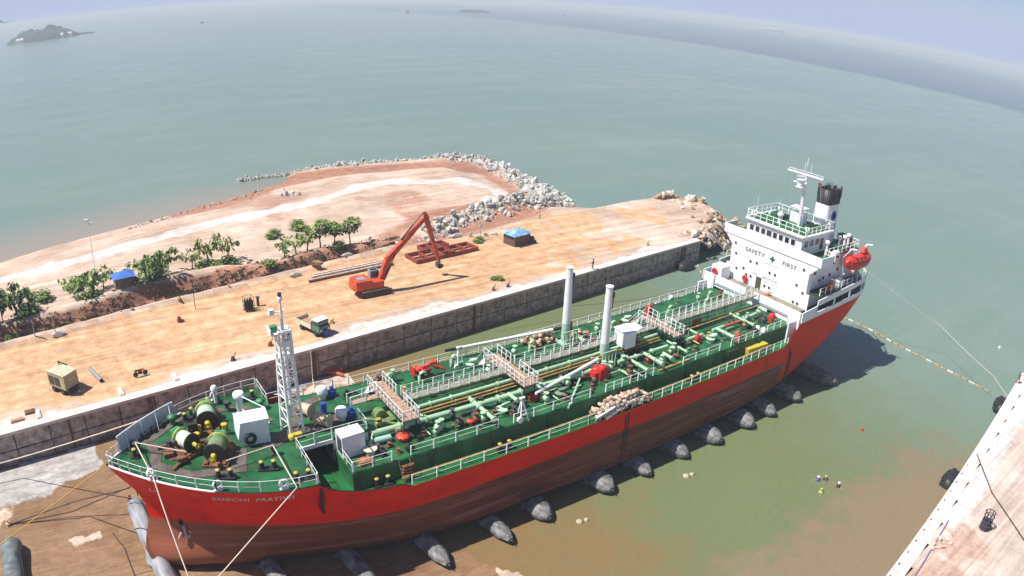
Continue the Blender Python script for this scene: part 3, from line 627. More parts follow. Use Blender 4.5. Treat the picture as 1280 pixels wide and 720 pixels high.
# ---- mooring winches
def winch(loc, rz, sc, barrel, name='mooring_winch', yell=True):
    r = bpy.data.objects.new(name, None); COL.objects.link(r); r.parent = ship; r.location = Vector(loc)-Vector((50, 0, 0)); r.rotation_euler = (0, 0, rz); r.scale = (sc,)*3
    B = lambda bb, nm, mm: _OLD_BUILD(bb, nm, mm, r)
    b = MB(); b.box((0, 0, .12), (2.0, 3.2, .24)); b.box((.7, 0, .3), (.3, 3.0, .2)); b.box((-.7, 0, .3), (.3, 3.0, .2)); B(b, 'bed_frame', RUSTM)
    b = MB(); b.lathe([(.78, -.95), (.78, -.85), (.42, -.82), (.42, .3), (.78, .33), (.78, .43)], (0, 0, .95), 18, 'Y'); B(b, 'drum', MACH)
    b = MB(); b.lathe([(.70, -.8), (.72, -.1), (.70, .28)], (0, 0, .95), 18, 'Y'); B(b, 'rope_coil', barrel)
    b = MB()
    for y in (.62, 1.45): b.box((0, y, .8), (.42, .13, .9), top=(.6, 1))
    b.box((.05, 1.02, .85), (1.15, .68, 1.3), top=(.75, .9)); B(b, 'gear_case', MACH)
    for y in (.5, -1.02):
        b = MB(); b.lathe([(.80, -.06), (.86, -.05), (.86, .05), (.80, .06), (.70, .03), (.70, -.03)], (0, y, .95), 18, 'Y'); B(b, 'brake_band', YELL if y > 0 else BLKP)
    b = MB(); b.lathe([(.3, -1.85), (.2, -1.75), (.17, -1.5), (.24, -1.32)], (0, 0, .95), 14, 'Y'); b.tube((0, -2.0, .95), (0, 1.5, .95), .09); B(b, 'warping_end', YELL if yell else GREYM)
    b = MB(); b.box((-.85, 1.0, .55), (.5, .5, .75)); b.tube((-.85, .6, 1.0), (-.85, .1, 1.0), .18); B(b, 'hydraulic_motor', DKGR); return r
CR = mat('cream_drum', (.62, .62, .48), .6, var=.2)
winch((6.6, .4, zF(6.6)), .5, 1.0, CR); winch((9.3, 3.5, zF(9.3)), -.15, 1.15, mat('pale_green_drum', (.45, .55, .42), .6, var=.2)); winch((9.0, -1.7, zF(9)), -.45, 1.1, mat('olive_drum', (.20, .26, .12), .6, var=.3))
b = MB(); b.path([(7.2, -.4, zF(7)+.1), (6.0, -1.6, zF(6)+.25), (4.9, -2.6, zF(5)+.1)], .16, 6); b.path([(5.6, 1.2, zF(5)+.15), (4.2, .9, zF(4)+.15)], .16, 6); b.box((5.0, -.2, zF(5)+.2), (.9, .9, .4)); b.box((5.8, -1.7, zF(5)+.3), (.7, .5, .5)); b.sb('anchor_chain', RUSTM)
b = MB()
for x, y in ((7.8, .9), (8.2, 2.0), (10.4, 1.6), (7.5, 1.9)): b.box((x, y, zF(x)+.45), (.35, .35, .8)); b.lathe([(.28, 0), (.28, .12)], (x, y, zF(x)+.85), 10)
b.sb('brake_wheel_stand', YELL)
b = MB(); b.box((7.7, 1.9, zF(7)+.7), (.9, .5, 1.3)); b.sb('control_stand', BLKP)
for x, y in ((2.5, 1.2), (13.4, -3.0), (11.6, 5.4)):   # pedestal fairleads
    b = MB(); b.lathe([(.32, 0), (.32, .1), (.18, .14), (.18, .5), (.26, .55), (.22, .8), (.3, .86)], (x, y, zF(x)), 12); b.sb('pedestal_fairlead', DKGR)
# forward white house with tyre
wh = MB(); z = zF(12); V = [(11.55, -1.0, z), (13.7, -1.25, z), (13.95, .45, z), (11.55, .7, z), (11.0, -.95, z+.75), (13.7, -1.25, z+2.3), (13.95, .45, z+2.3), (11.2, .7, z+2.3), (11.1, .7, z+.75), (11.35, -1.0, z+2.3)]
wh.add(V, [(0, 1, 5, 9, 4), (1, 2, 6, 5), (2, 3, 8, 7, 6), (0, 4, 8, 3), (4, 9, 7, 8), (9, 5, 6, 7), (3, 2, 1, 0)], False)
WH = wh.sb('forecastle_locker', WHITE); b = MB(); b.prism([(11.28, -1.08), (13.78, -1.33), (14.03, .53), (11.15, .78)], z+2.303, z+2.36); _OLD_BUILD(b, 'roof', WHITE, WH)
b = MB(); b.lathe([(.5, -.12), (.56, 0), (.5, .14), (.3, .14), (.27, 0), (.3, -.12)], (12.0, -1.2, z+.72), 18, 'Y'); b.sb('hanging_tyre', BLACK)
b = MB(); b.lathe([(.34, 0), (.32, 1.75), (.5, 2.0), (.54, 2.2), (.5, 2.45), (.44, 2.5)], (12.5, 3.75, zF(12)), 18); b.sb('mushroom_ventilator', WHITE)
b = MB()
for q in ((14.0, .5, 2.3), (13.3, .8, 1.2), (14.5, 1.6, 0)): b.tube((12.6, 3.4, zF(12)+(2.3 if q[2] > 2 else .9)), (q[0], q[1], zF(12)+q[2]), .05, n=5)
b.sb('ventilator_stay', RAILW)
b = MB(); b.tube((10.9, 6.9, zF(11)), (10.9, 6.9, zF(11)+1.5), .18); b.lathe([(.3, 1.4), (.34, 1.7), (.2, 1.9)], (10.9, 6.9, zF(11)), 10); b.sb('gooseneck_vent', WHITE)
for x, y in ((9.9, 5.9), (14.6, 4.6), (6.3, 4.6)): b = MB(); b.lathe([(.25, 0), (.25, .6), (.4, .65), (.4, .85), (.1, .95)], (x, y, zF(x)), 12); b.sb('deck_vent', MACH)
# foremast
fm = bpy.data.objects.new('foremast', None); COL.objects.link(fm); fm.parent = ship; fm.location = (16.2-50, -.1, 10.75)
B = lambda bb, nm, mm: _OLD_BUILD(bb, nm, mm, fm)
b = MB(); foot = [(-.95, .55), (.95, .3), (.55, -1.0), (-.6, -.85)]; topw = [(-.5, .45), (.5, .45), (.5, -.45), (-.5, -.45)]; Hm = 9.6
def leg(i, t): return Vector((foot[i][0]*(1-t)+topw[i][0]*t, foot[i][1]*(1-t)+topw[i][1]*t, Hm*t))
for i in range(4): b.tube(leg(i, 0), leg(i, 1), .13, .11, 6)
ts = [0, .12, .24, .36, .47, .58, .68, .78, .88, 1]
for k in range(len(ts)-1):
    for i in range(4):
        j = (i+1) % 4; b.tube(leg(i, ts[k+1]), leg(j, ts[k+1]), .06, n=4); b.tube(leg(i, ts[k]) if k % 2 else leg(j, ts[k]), leg(j, ts[k+1]) if k % 2 else leg(i, ts[k+1]), .05, n=4)
B(b, 'lattice_legs', RAILW)
b = MB(); b.tube((0, 0, 2.5), (0, 0, 9.7), .19, .16, 8); B(b, 'cable_trunk', WHITE)
b = MB(); b.bx(-1.15, .55, -.55, .75, 9.35, 9.5); b.bx(-1.2, -1.12, -.55, .75, 9.5, 9.9); B(b, 'lamp_platform', WHITE)
b = MB(); b.box((-.75, .1, 9.75), (.55, .5, .5)); B(b, 'searchlight', MACH)
b = MB(); b.tube((0, 0, 9.6), (0, 0, 12.2), .14, .09); b.tube((-.9, .1, 11.1), (.3, .1, 11.1), .06); b.box((-.8, .1, 11.2), (.4, .4, .45)); b.lathe([(.2, 12.1), (.22, 12.4), (.1, 12.5)], (0, 0, 0), 10); B(b, 'topmast', WHITE)
b = MB(); b.lathe([(.17, 0), (.17, .3)], (0, 0, 12.45), 10); B(b, 'navigation_lamp', DKGR); b = MB(); b.box((.35, -.1, 9.2), (.3, .3, .3)); B(b, 'navigation_lamp', DKGR); b = MB(); b.box((.1, -.5, 8.5), (.45, .4, .5)); B(b, 'floodlight', WHITE)
b = MB(); b.lathe([(.3, 0), (.34, .4), (.2, .5)], (15.5, -1.55, 10.78), 10); b.box((16.0, -1.5, 11.0), (.8, .45, .4)); b.sb('hand_pump', YELL)
# reels, ventilators with blue motors
def reel(x, y, rz, name='hose_reel'):
    b = MB(); b.lathe([(.62, -.75), (.62, -.7), (.5, -.68), (.5, .55), (.62, .58), (.62, .65)], (0, 0, .7), 16, 'X'); b.box((-.72, 0, .3), (.08, .9, .6)); b.box((.62, 0, .3), (.08, .9, .6)); return b.sb(name, BEIGE, loc=(x, y, 10.76), rz=rz)
reel(17.9, 1.5, -1.0); reel(18.7, -.9, -.9)
for x, y, s_ in ((20.3, 3.6, 1.0), (20.5, -.6, 1.0)):
    b = MB(); b.lathe([(.34, 0), (.34, .35), (.5, .38), (.52, .7), (.5, 1.1), (.42, 1.2)], (x, y, 10.76), 18); b.sb('tank_ventilator', WHITE)
    b = MB(); b.box((x+.95, y+.0, 11.0), (.7, .5, .5)); b.tube((x+.95, y, 11.2), (x+.95, y, 11.75), .2, n=12); b.lathe([(.34, 0), (.34, .15)], (x+1, y, 11.2), 12); b.sb('fan_motor', BLUE)
b = MB(); b.tube((19.4, .9, 10.76), (19.4, .9, 11.7), .3, n=12); b.box((19.4, .9, 11.8), (.5, .5, .3)); b.sb('fan_motor', BLUE)

# ---- railings along main deck and trunk
def along(x0, x1, y, zf, n=8): return [(x0+(x1-x0)*k/n, y, zf(x0+(x1-x0)*k/n)) for k in range(n+1)]
srail(along(23.4, 42.2, -8.35, zM), h=1.0, step=1.7); srail(along(50.6, 74.0, -8.35, zM), h=1.0, step=1.6); srail(along(42.2, 50.6, -8.35, zM, 3), h=1.0, step=1.7)
srail(along(16.5, 74.5, 8.35, zM, 20), h=1.05, step=1.7)
srail([(18.85, -4.3, zT(19)), (18.85, -6.7, zT(19))]+along(18.9, 22.4, -6.72, zT, 2), h=1.0, step=1.5)
srail(along(24.2, 32.9, -6.72, zT, 4), h=.95, step=1.6); srail(along(34.6, 43.5, -6.72, zT, 4), h=.95, step=1.5); srail(along(45.5, 52, -6.72, zT, 3), h=.9, step=1.4); srail(along(56.5, 62.5, -6.72, zT, 3), h=.9, step=1.5)
srail(along(64.5, 75.5, -6.72, zT, 4), h=.9, step=1.6)
srail(along(22.5, 76, 6.72, zT, 16), h=.95, step=1.7)
b = MB()
for y, z_, r in ((-7.75, .45, .06), (-7.95, .75, .045)): b.path([(x, y, zM(x)+z_) for x in np.arange(22.8, 73, 3.0)], r, 5)
for x in np.arange(23, 73, 3): b.tube((x, -7.85, zM(x)), (x, -7.85, zM(x)+.75), .04, n=4)
b.sb('side_pipe_run', YPIPE)
b = MB(); b.path([(x, 7.8, zM(x)+.5) for x in np.arange(22.8, 73, 3.0)], .06, 5); b.path([(x, 7.5, zM(x)+.35) for x in np.arange(22.8, 73, 3.0)], .07, 5); b.sb('side_pipe_run', PIPE)
b = MB()
for k in range(5): b.box((23.4+.02*k, -7.5, zM(23)+.25+.3*k), (1.1, .25, .06))
for s_ in (-.5, .5): b.tube((23.4+s_, -7.9, zM(23)), (23.4+s_, -6.9, zT(23)), .05, n=4)
b.sb('trunk_ladder', RUSTM)
# ---- fore-and-aft catwalk and cross platforms
def zC(x): return 11.15+sh_(x)*.6
for x0, x1 in ((26.6, 37.6), (39.0, 57.2), (58.8, 75.6)):
    b = MB(); n_ = int((x1-x0)/1.4)
    for k in range(n_):
        xa, xb = x0+(x1-x0)*k/n_, x0+(x1-x0)*(k+1)/n_; b.box(((xa+xb)/2, -.75, zC(xa)), (xb-xa-.03, .95, .07))
    for y in (-.22, -1.28): b.path([(x0+(x1-x0)*k/6, y, zC(x0+(x1-x0)*k/6)) for k in range(7)], .09, 5)
    for x in np.arange(x0+1, x1, 3.2):
        for y in (-.22, -1.28): b.tube((x, y, zT(x)), (x, y, zC(x)), .06, n=5)
    b.sb('catwalk', mat('catwalk_grating', (.26, .27, .21), .7, var=.35, scale=3, rust=.4, rustcol=(.22, .14, .09)))
    for y in (-.22, -1.28): srail([(x0+(x1-x0)*k/5, y, zC(x0+(x1-x0)*k/5)+.03) for k in range(6)], h=1.0, step=1.25, rp=.05, rr=.014)
def platform(x, y0, y1, w=1.9):
    z = zC(x)+.08; b = MB()
    b.bx(x-w/2+.25, x+w/2-.1, y0, y1, z-.12, z)
    for k in range(int((y1-y0)/.55)): b.box((x+.08, y0+.3+.55*k, z+.012), (w-.4, .44, .02))
    o = b.sb('cross_platform', PLANK); b = MB()
    for y in (y0+.15, (y0+y1)/2, y1-.15):
        for s_ in (-.6, .6): b.tube((x+s_, y, zT(x)), (x+s_, y, z-.1), .07, n=5)
    _OLD_BUILD(b, 'leg', GREEND, o)
    for p in ([(x-.72, y0, z), (x-.72, y1, z)], [(x+.85, y0, z), (x+.85, -1.5, z)], [(x-.7, y0+.02, z), (x+.8, y0+.02, z)], [(x+.85, .1, z), (x+.85, y1, z)]):
        rail(p, 'platform_railing', o, h=1.0, step=.75)
    b = MB()
    for k in range(7): b.box((x-.1, y1+.2+.22*k, z-.15-.28*k), (.8, .26, .05))
    for s_ in (-.5, .35): b.tube((x-.1+s_, y1, z), (x-.1+s_, y1+1.7, zT(x)), .05, n=4); b.tube((x-.1+s_, y1, z+.9), (x-.1+s_, y1+1.7, zT(x)+.9), .04, n=4)
    _OLD_BUILD(b, 'step', WHITE, o)
platform(25.4, -4.4, 3.0); platform(37.9, -4.5, 2.5); platform(58.0, -4.2, 1.6, 1.5)
b = MB(); zc = 11.0; b.box((23.9, 1.2, zc), (3.4, .8, .08)); b.sb('access_walkway', PLANK); srail([(22.0, 1.65, 10.8), (25.0, 1.65, zc)], h=1.0); srail([(22.0, .8, 10.8), (25.0, .8, zc)], h=1.0)
# ---- cargo piping on the trunk
def pz(x): return zT(x)+.75
def pipe(pts, r, m=PIPE, name='cargo_pipe', fl=3.2, par=None):
    P = [Vector(p) for p in pts]; b = MB(); b.path(P, r, 10)
    for i in range(len(P)-1):
        L = (P[i+1]-P[i]).length; k = int(L/fl)
        for j in range(1, k+1):
            q = P[i].lerp(P[i+1], j/(k+1)); d = (P[i+1]-P[i]).normalized(); b.tube(q-d*.06, q+d*.06, r*1.55, n=12)
    return b.sb(name, m)
pipe([(22.2, -3.2, pz(22)), (30, -3.35, pz(30)), (40, -3.5, pz(40)), (47.2, -3.6, pz(47))], .26)
pipe([(49.8, -3.6, pz(50)), (57, -3.65, pz(57))], .2); pipe([(60.1, -3.7, pz(60)), (62.7, -3.7, pz(62))], .2); pipe([(64.6, -3.6, pz(64)), (66.5, -3.6, pz(66))], .2)
pipe([(66.5, -3.62, pz(66)), (69.8, -3.7, pz(69))], .17, mat('red_lead_pipe', (.50, .12, .07), .6, var=.3)); pipe([(69.8, -3.7, pz(70)), (73.2, -3.3, pz(73))], .18)
pipe([(26.4, -1.95, 10.75), (33, -1.95, 10.72), (47.4, -1.95, 10.66), (57, -1.85, 10.68)], .17); pipe([(59.5, -1.3, 10.7), (65, -1.1, 10.7), (75, -1.1, 10.8)], .14)
for y, z_, r, m_ in ((-2.25, 10.45, .10, YPIPE), (-2.4, 10.2, .08, YPIPE), (-1.6, 10.35, .09, mat('brown_pipe', (.25, .13, .06), .6, var=.3)), (-.5, 10.5, .08, YPIPE), (.3, 10.2, .1, PIPE), (.75, 10.5, .07, RUSTM), (1.1, 10.2, .12, PIPE), (-.9, 10.2, .09, RUSTM)): pipe([(26.6, y, z_), (40, y, z_-.04), (57, y, z_)], r, m_, 'service_pipe', 5)
for y, z_, r, m_ in ((-2.3, 10.3, .08, YPIPE), (.4, 10.3, .1, PIPE), (.9, 10.5, .07, PIPE)): pipe([(59.4, y, z_), (75, y, z_+.1)], r, m_, 'service_pipe', 5)
for x, ya, yb, r in ((32.57, -1.87, -6.5, .2), (51.0, -1.55, -6.75, .18), (53.3, -3.5, -6.6, .19), (55.1, -4.9, -6.2, .19), (65.05, -3.9, -6.5, .2), (69.8, -1.8, -5.6, .17), (57.6, -3.0, -6.0, .13), (36.2, -3.4, -4.8, .18), (47.75, .7, -2.2, .16), (49.6, 3.5, 1.8, .2), (62.0, -2.0, -3.4, .14)):
    pipe([(x, ya, pz(x)+.18), (x, yb, pz(x)+.18)], r, fl=1.5, name='crossover_pipe')
    b = MB(); b.tube((x, yb, pz(x)+.18), (x, yb-.12, pz(x)+.18), r*1.5, n=12); b.tube((x, yb-.12, pz(x)+.18), (x, yb-.17, pz(x)+.18), r*.7); b.tube((x, yb+1.2, zT(x)), (x, yb+1.2, pz(x)+.1), .06, n=5); b.sb('pipe_flange', PIPE)
for i, (x, y) in enumerate(((30.5, 3.8), (43.0, -.6), (55, 3.6), (64.1, 3.3), (69.8, 2.4), (72, 3.8), (44, 4.2), (35, 5.4), (27.5, 5.0))):   # gooseneck air pipes
    r = .16; z = zT(x); b = MB(); b.path([(x, y, z), (x, y, z+.9), (x+.12, y, z+1.15), (x+.4, y, z+1.22), (x+.66, y, z+1.1), (x+.72, y, z+.75)], r, 8); b.sb('gooseneck_vent', PIPE)
rs = random.Random(11)
vb = MB(); vb.lathe([(.22, -.25), (.3, -.2), (.3, .2), (.22, .25)], (0, 0, .6), 10, 'X'); vb.tube((0, 0, .6), (0, 0, 1.15), .07, n=6); vb.lathe([(.26, 0), (.26, .05)], (0, 0, 1.15), 12); vb.box((0, 0, .2), (.25, .25, .4))
V0 = vb.sb('valve', PIPE, loc=(28.3, -4.6, zT(28)))
V1 = vb.sb('valve', RUSTM, loc=(31.5, -5.2, zT(31))); V2_ = vb.sb('valve', YPIPE, loc=(23.4, -1.9, zT(23)), ); V3 = vb.sb('valve', DKGR, loc=(29.9, -4.9, zT(30)))
for i in range(64):
    x = rs.uniform(22.5, 75); y = rs.choice([rs.uniform(-5.9, -2.6), rs.uniform(.8, 5.8), -3.6+rs.uniform(-.8, .8)])
    if x < 25.6: x += 3.4
    pdup(rs.choice([V0, V0, V1, V2_, V3, V0]), (x, y, zT(x)+rs.choice([0, .15])), rs.choice([0, PI/2]), rs.uniform(.7, 1.1))
# hatches and tank domes
def dome(x, y, r, m, h=.32, name='tank_hatch'):
    b = MB(); z = zT(x); b.lathe([(r*.8, 0), (r*.8, h), (r, h+.02), (r, h+.12), (r*.5, h+.24), (.01, h+.28)], (x, y, z), 20); o = b.sb(name, m)
    b = MB(); n_ = 8
    for k in range(n_): q = 2*PI*k/n_; b.box((x+r*.95*math.cos(q), y+r*.95*math.sin(q), z+h+.1), (.1, .1, .14))
    b.tube((x, y, z+h+.2), (x, y, z+h+.45), .05, n=6); _OLD_BUILD(b, 'hatch_dog', DKGR, o)
RORG = mat('orange_red_paint', (.68, .07, .025), .45, var=.12)
dome(24.6, -4.3, .62, RORG); dome(38.4, -4.35, .52, REDP, .4); dome(53.7, -4.35, .55, REDP); dome(31.0, -5.0, .38, RORG, .3); dome(56.8, -5.3, .35, RUSTM)
def cover(x, y, r, tilt, m, name='tank_cleaning_cover'):
    b = MB(); z = zT(x); b.lathe([(r*.75, 0), (r*.75, .4), (r, .42), (r, .5)], (x, y, z), 18)
    q = Vector((0, math.sin(tilt), math.cos(tilt))); c = Vector((x+r*.9, y+.1, z+.75)); b.tube(c-q*.05, c+q*.08, r*.95, n=18); b.tube((x+r, y, z+.4), c, .05, n=4); b.sb(name, m)
PALEG = mat('pale_green_cover', (.50, .66, .50), .5, var=.12)
cover(44.0, -1.9, .45, .6, PALEG); cover(36.6, 4.3, .5, .3, PALEG); cover(50.7, -3.1, .5, .6, PALEG); cover(63.2, -4.6, .55, .2, PALEG); cover(34.6, -4.7, .55, .8, PALEG); cover(58.0, 4.4, .5, .3, PALEG); cover(31.5, 4.6, .45, .4, BLKP); cover(40.6, 4.2, .4, .4, BLKP); cover(41.0, -5.1, .5, .5, mat('grey_green_cover', (.2, .28, .2), .6))
b = MB(); b.tube((21.2, -5.0, zT(21)+.55), (21.2, -5.0, zT(21)+.65), .62, n=20); b.lathe([(.4, 0), (.4, .55)], (21.2, -5.0, zT(21)), 14); b.tube((21.4, -4.6, zT(21)+.6), (22.1, -3.6, zT(21)+1.0), .06); b.sb('tank_dome_lid', mat('cream_paint', (.66, .64, .5), .5, var=.12))
b = MB(); b.box((21.2, -4.98, zT(21)+.68), (.14, 1.2, .05)); b.sb('dome_lid_bar', RUSTM)
b = MB(); b.box((20.2, -6.0, zT(20)+.2), (1.1, .8, .4)); b.sb('rusty_deck_box', mat('orange_rust', (.36, .13, .05), .8, var=.4, scale=3))
for x, y, dx, dy, h, m_, nm in ((46.6, -3.9, 1.9, 1.7, .95, REDP, 'red_foam_station'), (46.9, -4.4, 1.2, .9, 1.25, REDP, 'red_foam_station'), (61.0, 3.6, .8, .8, 1.7, REDP, 'red_foam_station'), (64.8, -.9, .8, .9, 1.3, mat('faded_red', (.45, .12, .09), .6, var=.3), 'hose_box'), (61.5, -4.0, .8, .8, .9, REDP, 'hose_box'), (50.8, 6.0, .5, .6, 1.3, REDP, 'hose_box'), (66.4, -6.0, .6, .9, .9, mat('faded_red', (0, 0, 0)), 'hose_box'), (53.6, -1.9, 1.0, 1.0, 1.6, mat('maroon_paint', (.22, .02, .03), .5, var=.3), 'red_foam_station'), (74.6, -4.9, 1.1, .9, .7, REDP, 'hose_box')):
    b = MB(); b.box((x, y, zT(x)+h/2), (dx, dy, h), top=(.85, .8)); b.lathe([(dx*.33, 0), (dx*.33, .3), (.05, .36)], (x, y, zT(x)+h-.05), 10); b.sb(nm, m_)
b = MB(); z = zT(31); b.lathe([(.55, -.3), (.55, -.25), (.3, -.2), (.3, .2), (.55, .25), (.55, .3)], (30.6, 4.9, z+.9), 16, 'X'); b.box((31.6, 4.9, z+.55), (1.0, .9, .8)); b.tube((31.4, 4.9, z+1.1), (32.8, 4.5, z+1.5), .14, n=8); b.sb('hose_crane_winch', REDP)
b = MB(); b.box((32.5, 4.7, z+1.45), (.8, .5, .3)); b.tube((32.4, 4.5, z+1.3), (33.6, 4.0, z+.7), .15); b.sb('hose_crane_saddle', ORNG)
b = MB(); b.box((24.2, -1.6, zT(24)+.6), (1.6, 1.5, .7)); b.lathe([(.6, -.4), (.6, .4)], (23.9, -1.2, zT(24)+1.1), 14, 'Y'); b.path([(22.3, -.4, 10.2), (22.9, -1.4, 10.5), (24.4, -2.6, 10.3), (25.4, -3.2, 10.1)], .14, 8); b.sb('pump_unit', mat('olive_green_pump', (.16, .24, .08), .6, var=.4, rust=.3))
pipe([(21.9, -3.9, 9.9), (23.6, -4.0, 9.9)], .3, mat('pale_blue_green_pipe', (.35, .55, .48), .5)); pipe([(24.3, -3.3, 10.05), (25.6, -3.2, 10.05)], .34, mat('lime_pipe', (.42, .62, .33), .5))
FIT = mat('fittings', (.10, .15, .08), .6, var=.6, scale=.4)
for i in range(110):
    x = rs.uniform(22, 75); y = rs.choice([rs.uniform(-6.3, -4.2), rs.uniform(-6.3, -2.4), rs.uniform(1.5, 6.0)]); b = MB(); h = rs.uniform(.2, .7); b.box((x, y, zT(x)+h*.3), (rs.uniform(.2, .8), rs.uniform(.2, .6), h*.6), rz=rs.uniform(0, 1)); b.lathe([(.12, 0), (.12, .2), (.2, .22), (.2, .28)], (x, y, zT(x)+h*.6), 8)
    b.sb('deck_fitting', rs.choice([FIT, FIT, DKGR, RUSTM, BLKP]))
b = MB()
for i in range(16):
    x = rs.uniform(24, 74); y = -4.3+rs.uniform(-1.2, 1.3); a = rs.choice([0, PI/2]); L = rs.uniform(1, 2.6); b.tube((x, y, zT(x)+.5), (x+L*math.cos(a), y-L*math.sin(a)*.6, zT(x)+.5), .07, n=6)
b.sb('branch_pipe', PIPE)
# ochre poles lying along the deck
b = MB(); b.tube((53.0, -6.5, zT(53)+.15), (57.7, -6.45, zT(57)+.15), .13, n=8); b.sb('spare_pole', YPIPE)
b = MB(); b.tube((40.6, -7.0, zM(40)+1.6), (44.2, -4.2, zT(44)+.7), .11, n=8); b.sb('hose_gangway_pole', PIPE)
# A-frame boom rests and booms, king posts
def king(x, y, top, parent=None):
    r = bpy.data.objects.new('king_post', None); COL.objects.link(r); r.parent = ship; r.location = (x-50, y, zT(x))
    b = MB(); b.tube((0, 0, 0), (0, 0, 2.6), .50, .46, 18); b.box((0, 0, .15), (1.3, 1.3, .3)); _OLD_BUILD(b, 'post_base', mat('grey_green_post', (.40, .56, .45), .5, var=.1), r)
    b = MB(); b.tube((0, 0, 2.6), (0, 0, top), .46, .36, 18); b.tube((0, 0, top), (0, 0, top+.08), .42, n=18); _OLD_BUILD(b, 'post_shaft', WHITE, r)
    b = MB(); b.box((.42, -.15, top-.9), (.25, .3, .5)); b.tube((.45, -.2, top-.6), (.3, -.25, top-2.4), .08); _OLD_BUILD(b, 'block', DKGR, r)
    b = MB()
    for k in range(5): b.tube((-.9+.45*k, -.9, 0), (-.9+.45*k, -.9, 1.9), .07, n=6)
    b.box((0, -.9, 1.9), (2.0, .12, .1)); _OLD_BUILD(b, 'pipe_rack', PIPE, r)
king(48.5, 3.8, 9.0); king(49.0, -2.1, 8.85)
b = MB(); b.tube((38.2, -4.95, 10.45), (47.6, -2.85, 10.6), .14, .19, 10); b.sb('cargo_boom', WHITE)
b = MB(); b.tube((37.0, 6.75, 10.45), (47.9, 5.35, 10.5), .16, .18, 10); b.sb('cargo_boom', WHITE); b = MB(); b.tube((35.2, 6.95, 10.43), (37.0, 6.75, 10.45), .17, n=8); b.tube((47.9, 5.35, 10.5), (49.2, 5.1, 10.5), .2, n=8); b.sb('boom_end_fitting', BLKP)
for x, y in ((35.5, -6.6), (35.6, 4.9)):
    b = MB(); z = zT(x); b.tube((x-.45, y-.5, z), (x, y, z+2.2), .07, n=5); b.tube((x+.45, y-.5, z), (x, y, z+2.2), .07, n=5); b.tube((x, y+.7, z), (x, y, z+2.3), .09, n=5); b.tube((x-.3, y-.35, z+.8), (x+.3, y-.35, z+.8), .05, n=4); b.box((x, y, z+2.3), (.5, .25, .15))
    b.lathe([(.3, -.1), (.3, .1)], (x-.5, y-.5, z+.4), 10, 'Y'); b.sb('boom_rest', RAILW)
# hose handling cabin (white box on legs)
b = MB(); z0 = 10.75; b.prism([(51.3, -2.9), (52.7, -2.9), (52.7, -1.0), (51.3, -1.0)], z0, z0+1.75); hc = b.sb('control_cabin', WHITE)
b = MB(); b.prism([(51.22, -2.97), (52.75, -2.97), (53.9, -2.6), (53.9, -1.2), (52.75, -.93), (51.22, -.93)], z0+1.75, z0+1.87); _OLD_BUILD(b, 'roof', WHITE, hc)
b = MB(); [b.tube((x, y, zT(52)), (x, y, z0), .1, n=6) for x in (51.8, 52.7) for y in (-2.8, -1.2)]; _OLD_BUILD(b, 'leg', BLKP, hc)
# yellow box at the after port corner of the main deck and stowage net
b = MB(); z = zM(69); b.prism([(67.0, -7.6), (70.5, -7.8), (70.5, -6.95), (67.0, -6.95)], z, z+1.0); b.sb('stores_bin', YELL)
b = MB(); b.box((64.4, -7.1, zM(64)+.8), (1.8, .5, 1.5)); b.sb('dark_locker', GREEND)
for i, (x, y, h, m_) in enumerate(((66, 8.0, 1.3, RUSTM), (67.2, 7.8, 1.4, GREYM), (68.2, 7.7, 1.0, WHITE), (69.4, 7.9, 1.8, WHITE), (70.4, 7.6, 1.2, DKGR), (71.6, 7.8, 1.1, BEIGE), (72.4, 7.4, 1.3, RUSTM), (55.5, 7.7, 1.3, BEIGE), (56.4, 7.9, 1.0, YPIPE), (57.8, 7.8, 1.2, GREYM), (63.3, 7.9, .9, RUSTM), (54, 7.8, 1.0, BLKP))):
    b = MB(); b.box((x, y, zM(x)+h*.4), (.8, .6, h*.8), top=(.7, .7), rz=i); b.lathe([(.3, 0), (.34, .25), (.1, .4)], (x, y, zM(x)+h*.7), 9); b.sb('deck_gear', m_)
b = MB(); b.lathe([(.26, 0), (.3, .35), (.26, .75), (.1, .8)], (70.4, -5.9, zT(70)), 12); b.lathe([(.3, 0), (.3, .5), (.1, .6)], (71.0, -6.4, zT(71)), 12); b.sb('white_canister', WHITE)
# ------------------------------------------------------------------ aft superstructure
def P3(b, nm, m, par=None): 
    if par is None: return b.sb(nm, m)
    return _OLD_BUILD(b, nm, m, par)
# poop front bulkhead with two dark openings, white
zb = 7.6; zt_ = 10.55
b = MB()
for y0, y1, z0, z1 in ((-6.6, -4.5, 9.4, zt_), (-4.5, -2.9, 9.85, zt_), (-4.5, -4.3, zb, zt_), (-2.9, .35, zb, zt_), (1.05, 4.6, zb, zt_), (4.6, 6.6, 9.7, zt_), (6.6, 7.4, zb, zt_), (-6.75, -6.35, zb, zt_)):
    b.bx(76.1, 76.35, y0, y1, z0, z1)
b.bx(76.12, 76.3, .35, 1.05, zb, 9.9); b.sb('poop_front_bulkhead', WHITE)
b = MB(); b.bx(76.5, 76.6, -6.7, 6.9, zb, 10.3); b.sb('recess_shade_sheet', DOORD)  # near-black sheet behind the openings; the shade inside is put into its colour
b = MB(); b.prism([(76.05, -6.7), (79.1, -6.9), (79.1, 7.0), (76.05, 7.3)], 10.42, 10.58); b.sb('poop_walkway', mat('worn_walkway', (.22, .21, .17), .8, var=.35, scale=1.2, rust=.35, rustcol=(.30, .17, .10)))
for y0, y1 in ((-6.5, -.4), (1.0, 6.2)):
    b = MB(); b.bx(76.0, 76.12, y0, y1, 10.3, 11.35); b.sb('walkway_bulwark', WHITE)
b = MB(); b.box((77.9, -1.2, 11.0), (1.6, .5, .12)); b.box((76.7, -2.6, 10.95), (.4, 1.4, .5)); b.sb('orange_plank', mat('orange_brown', (.5, .22, .12), .7))
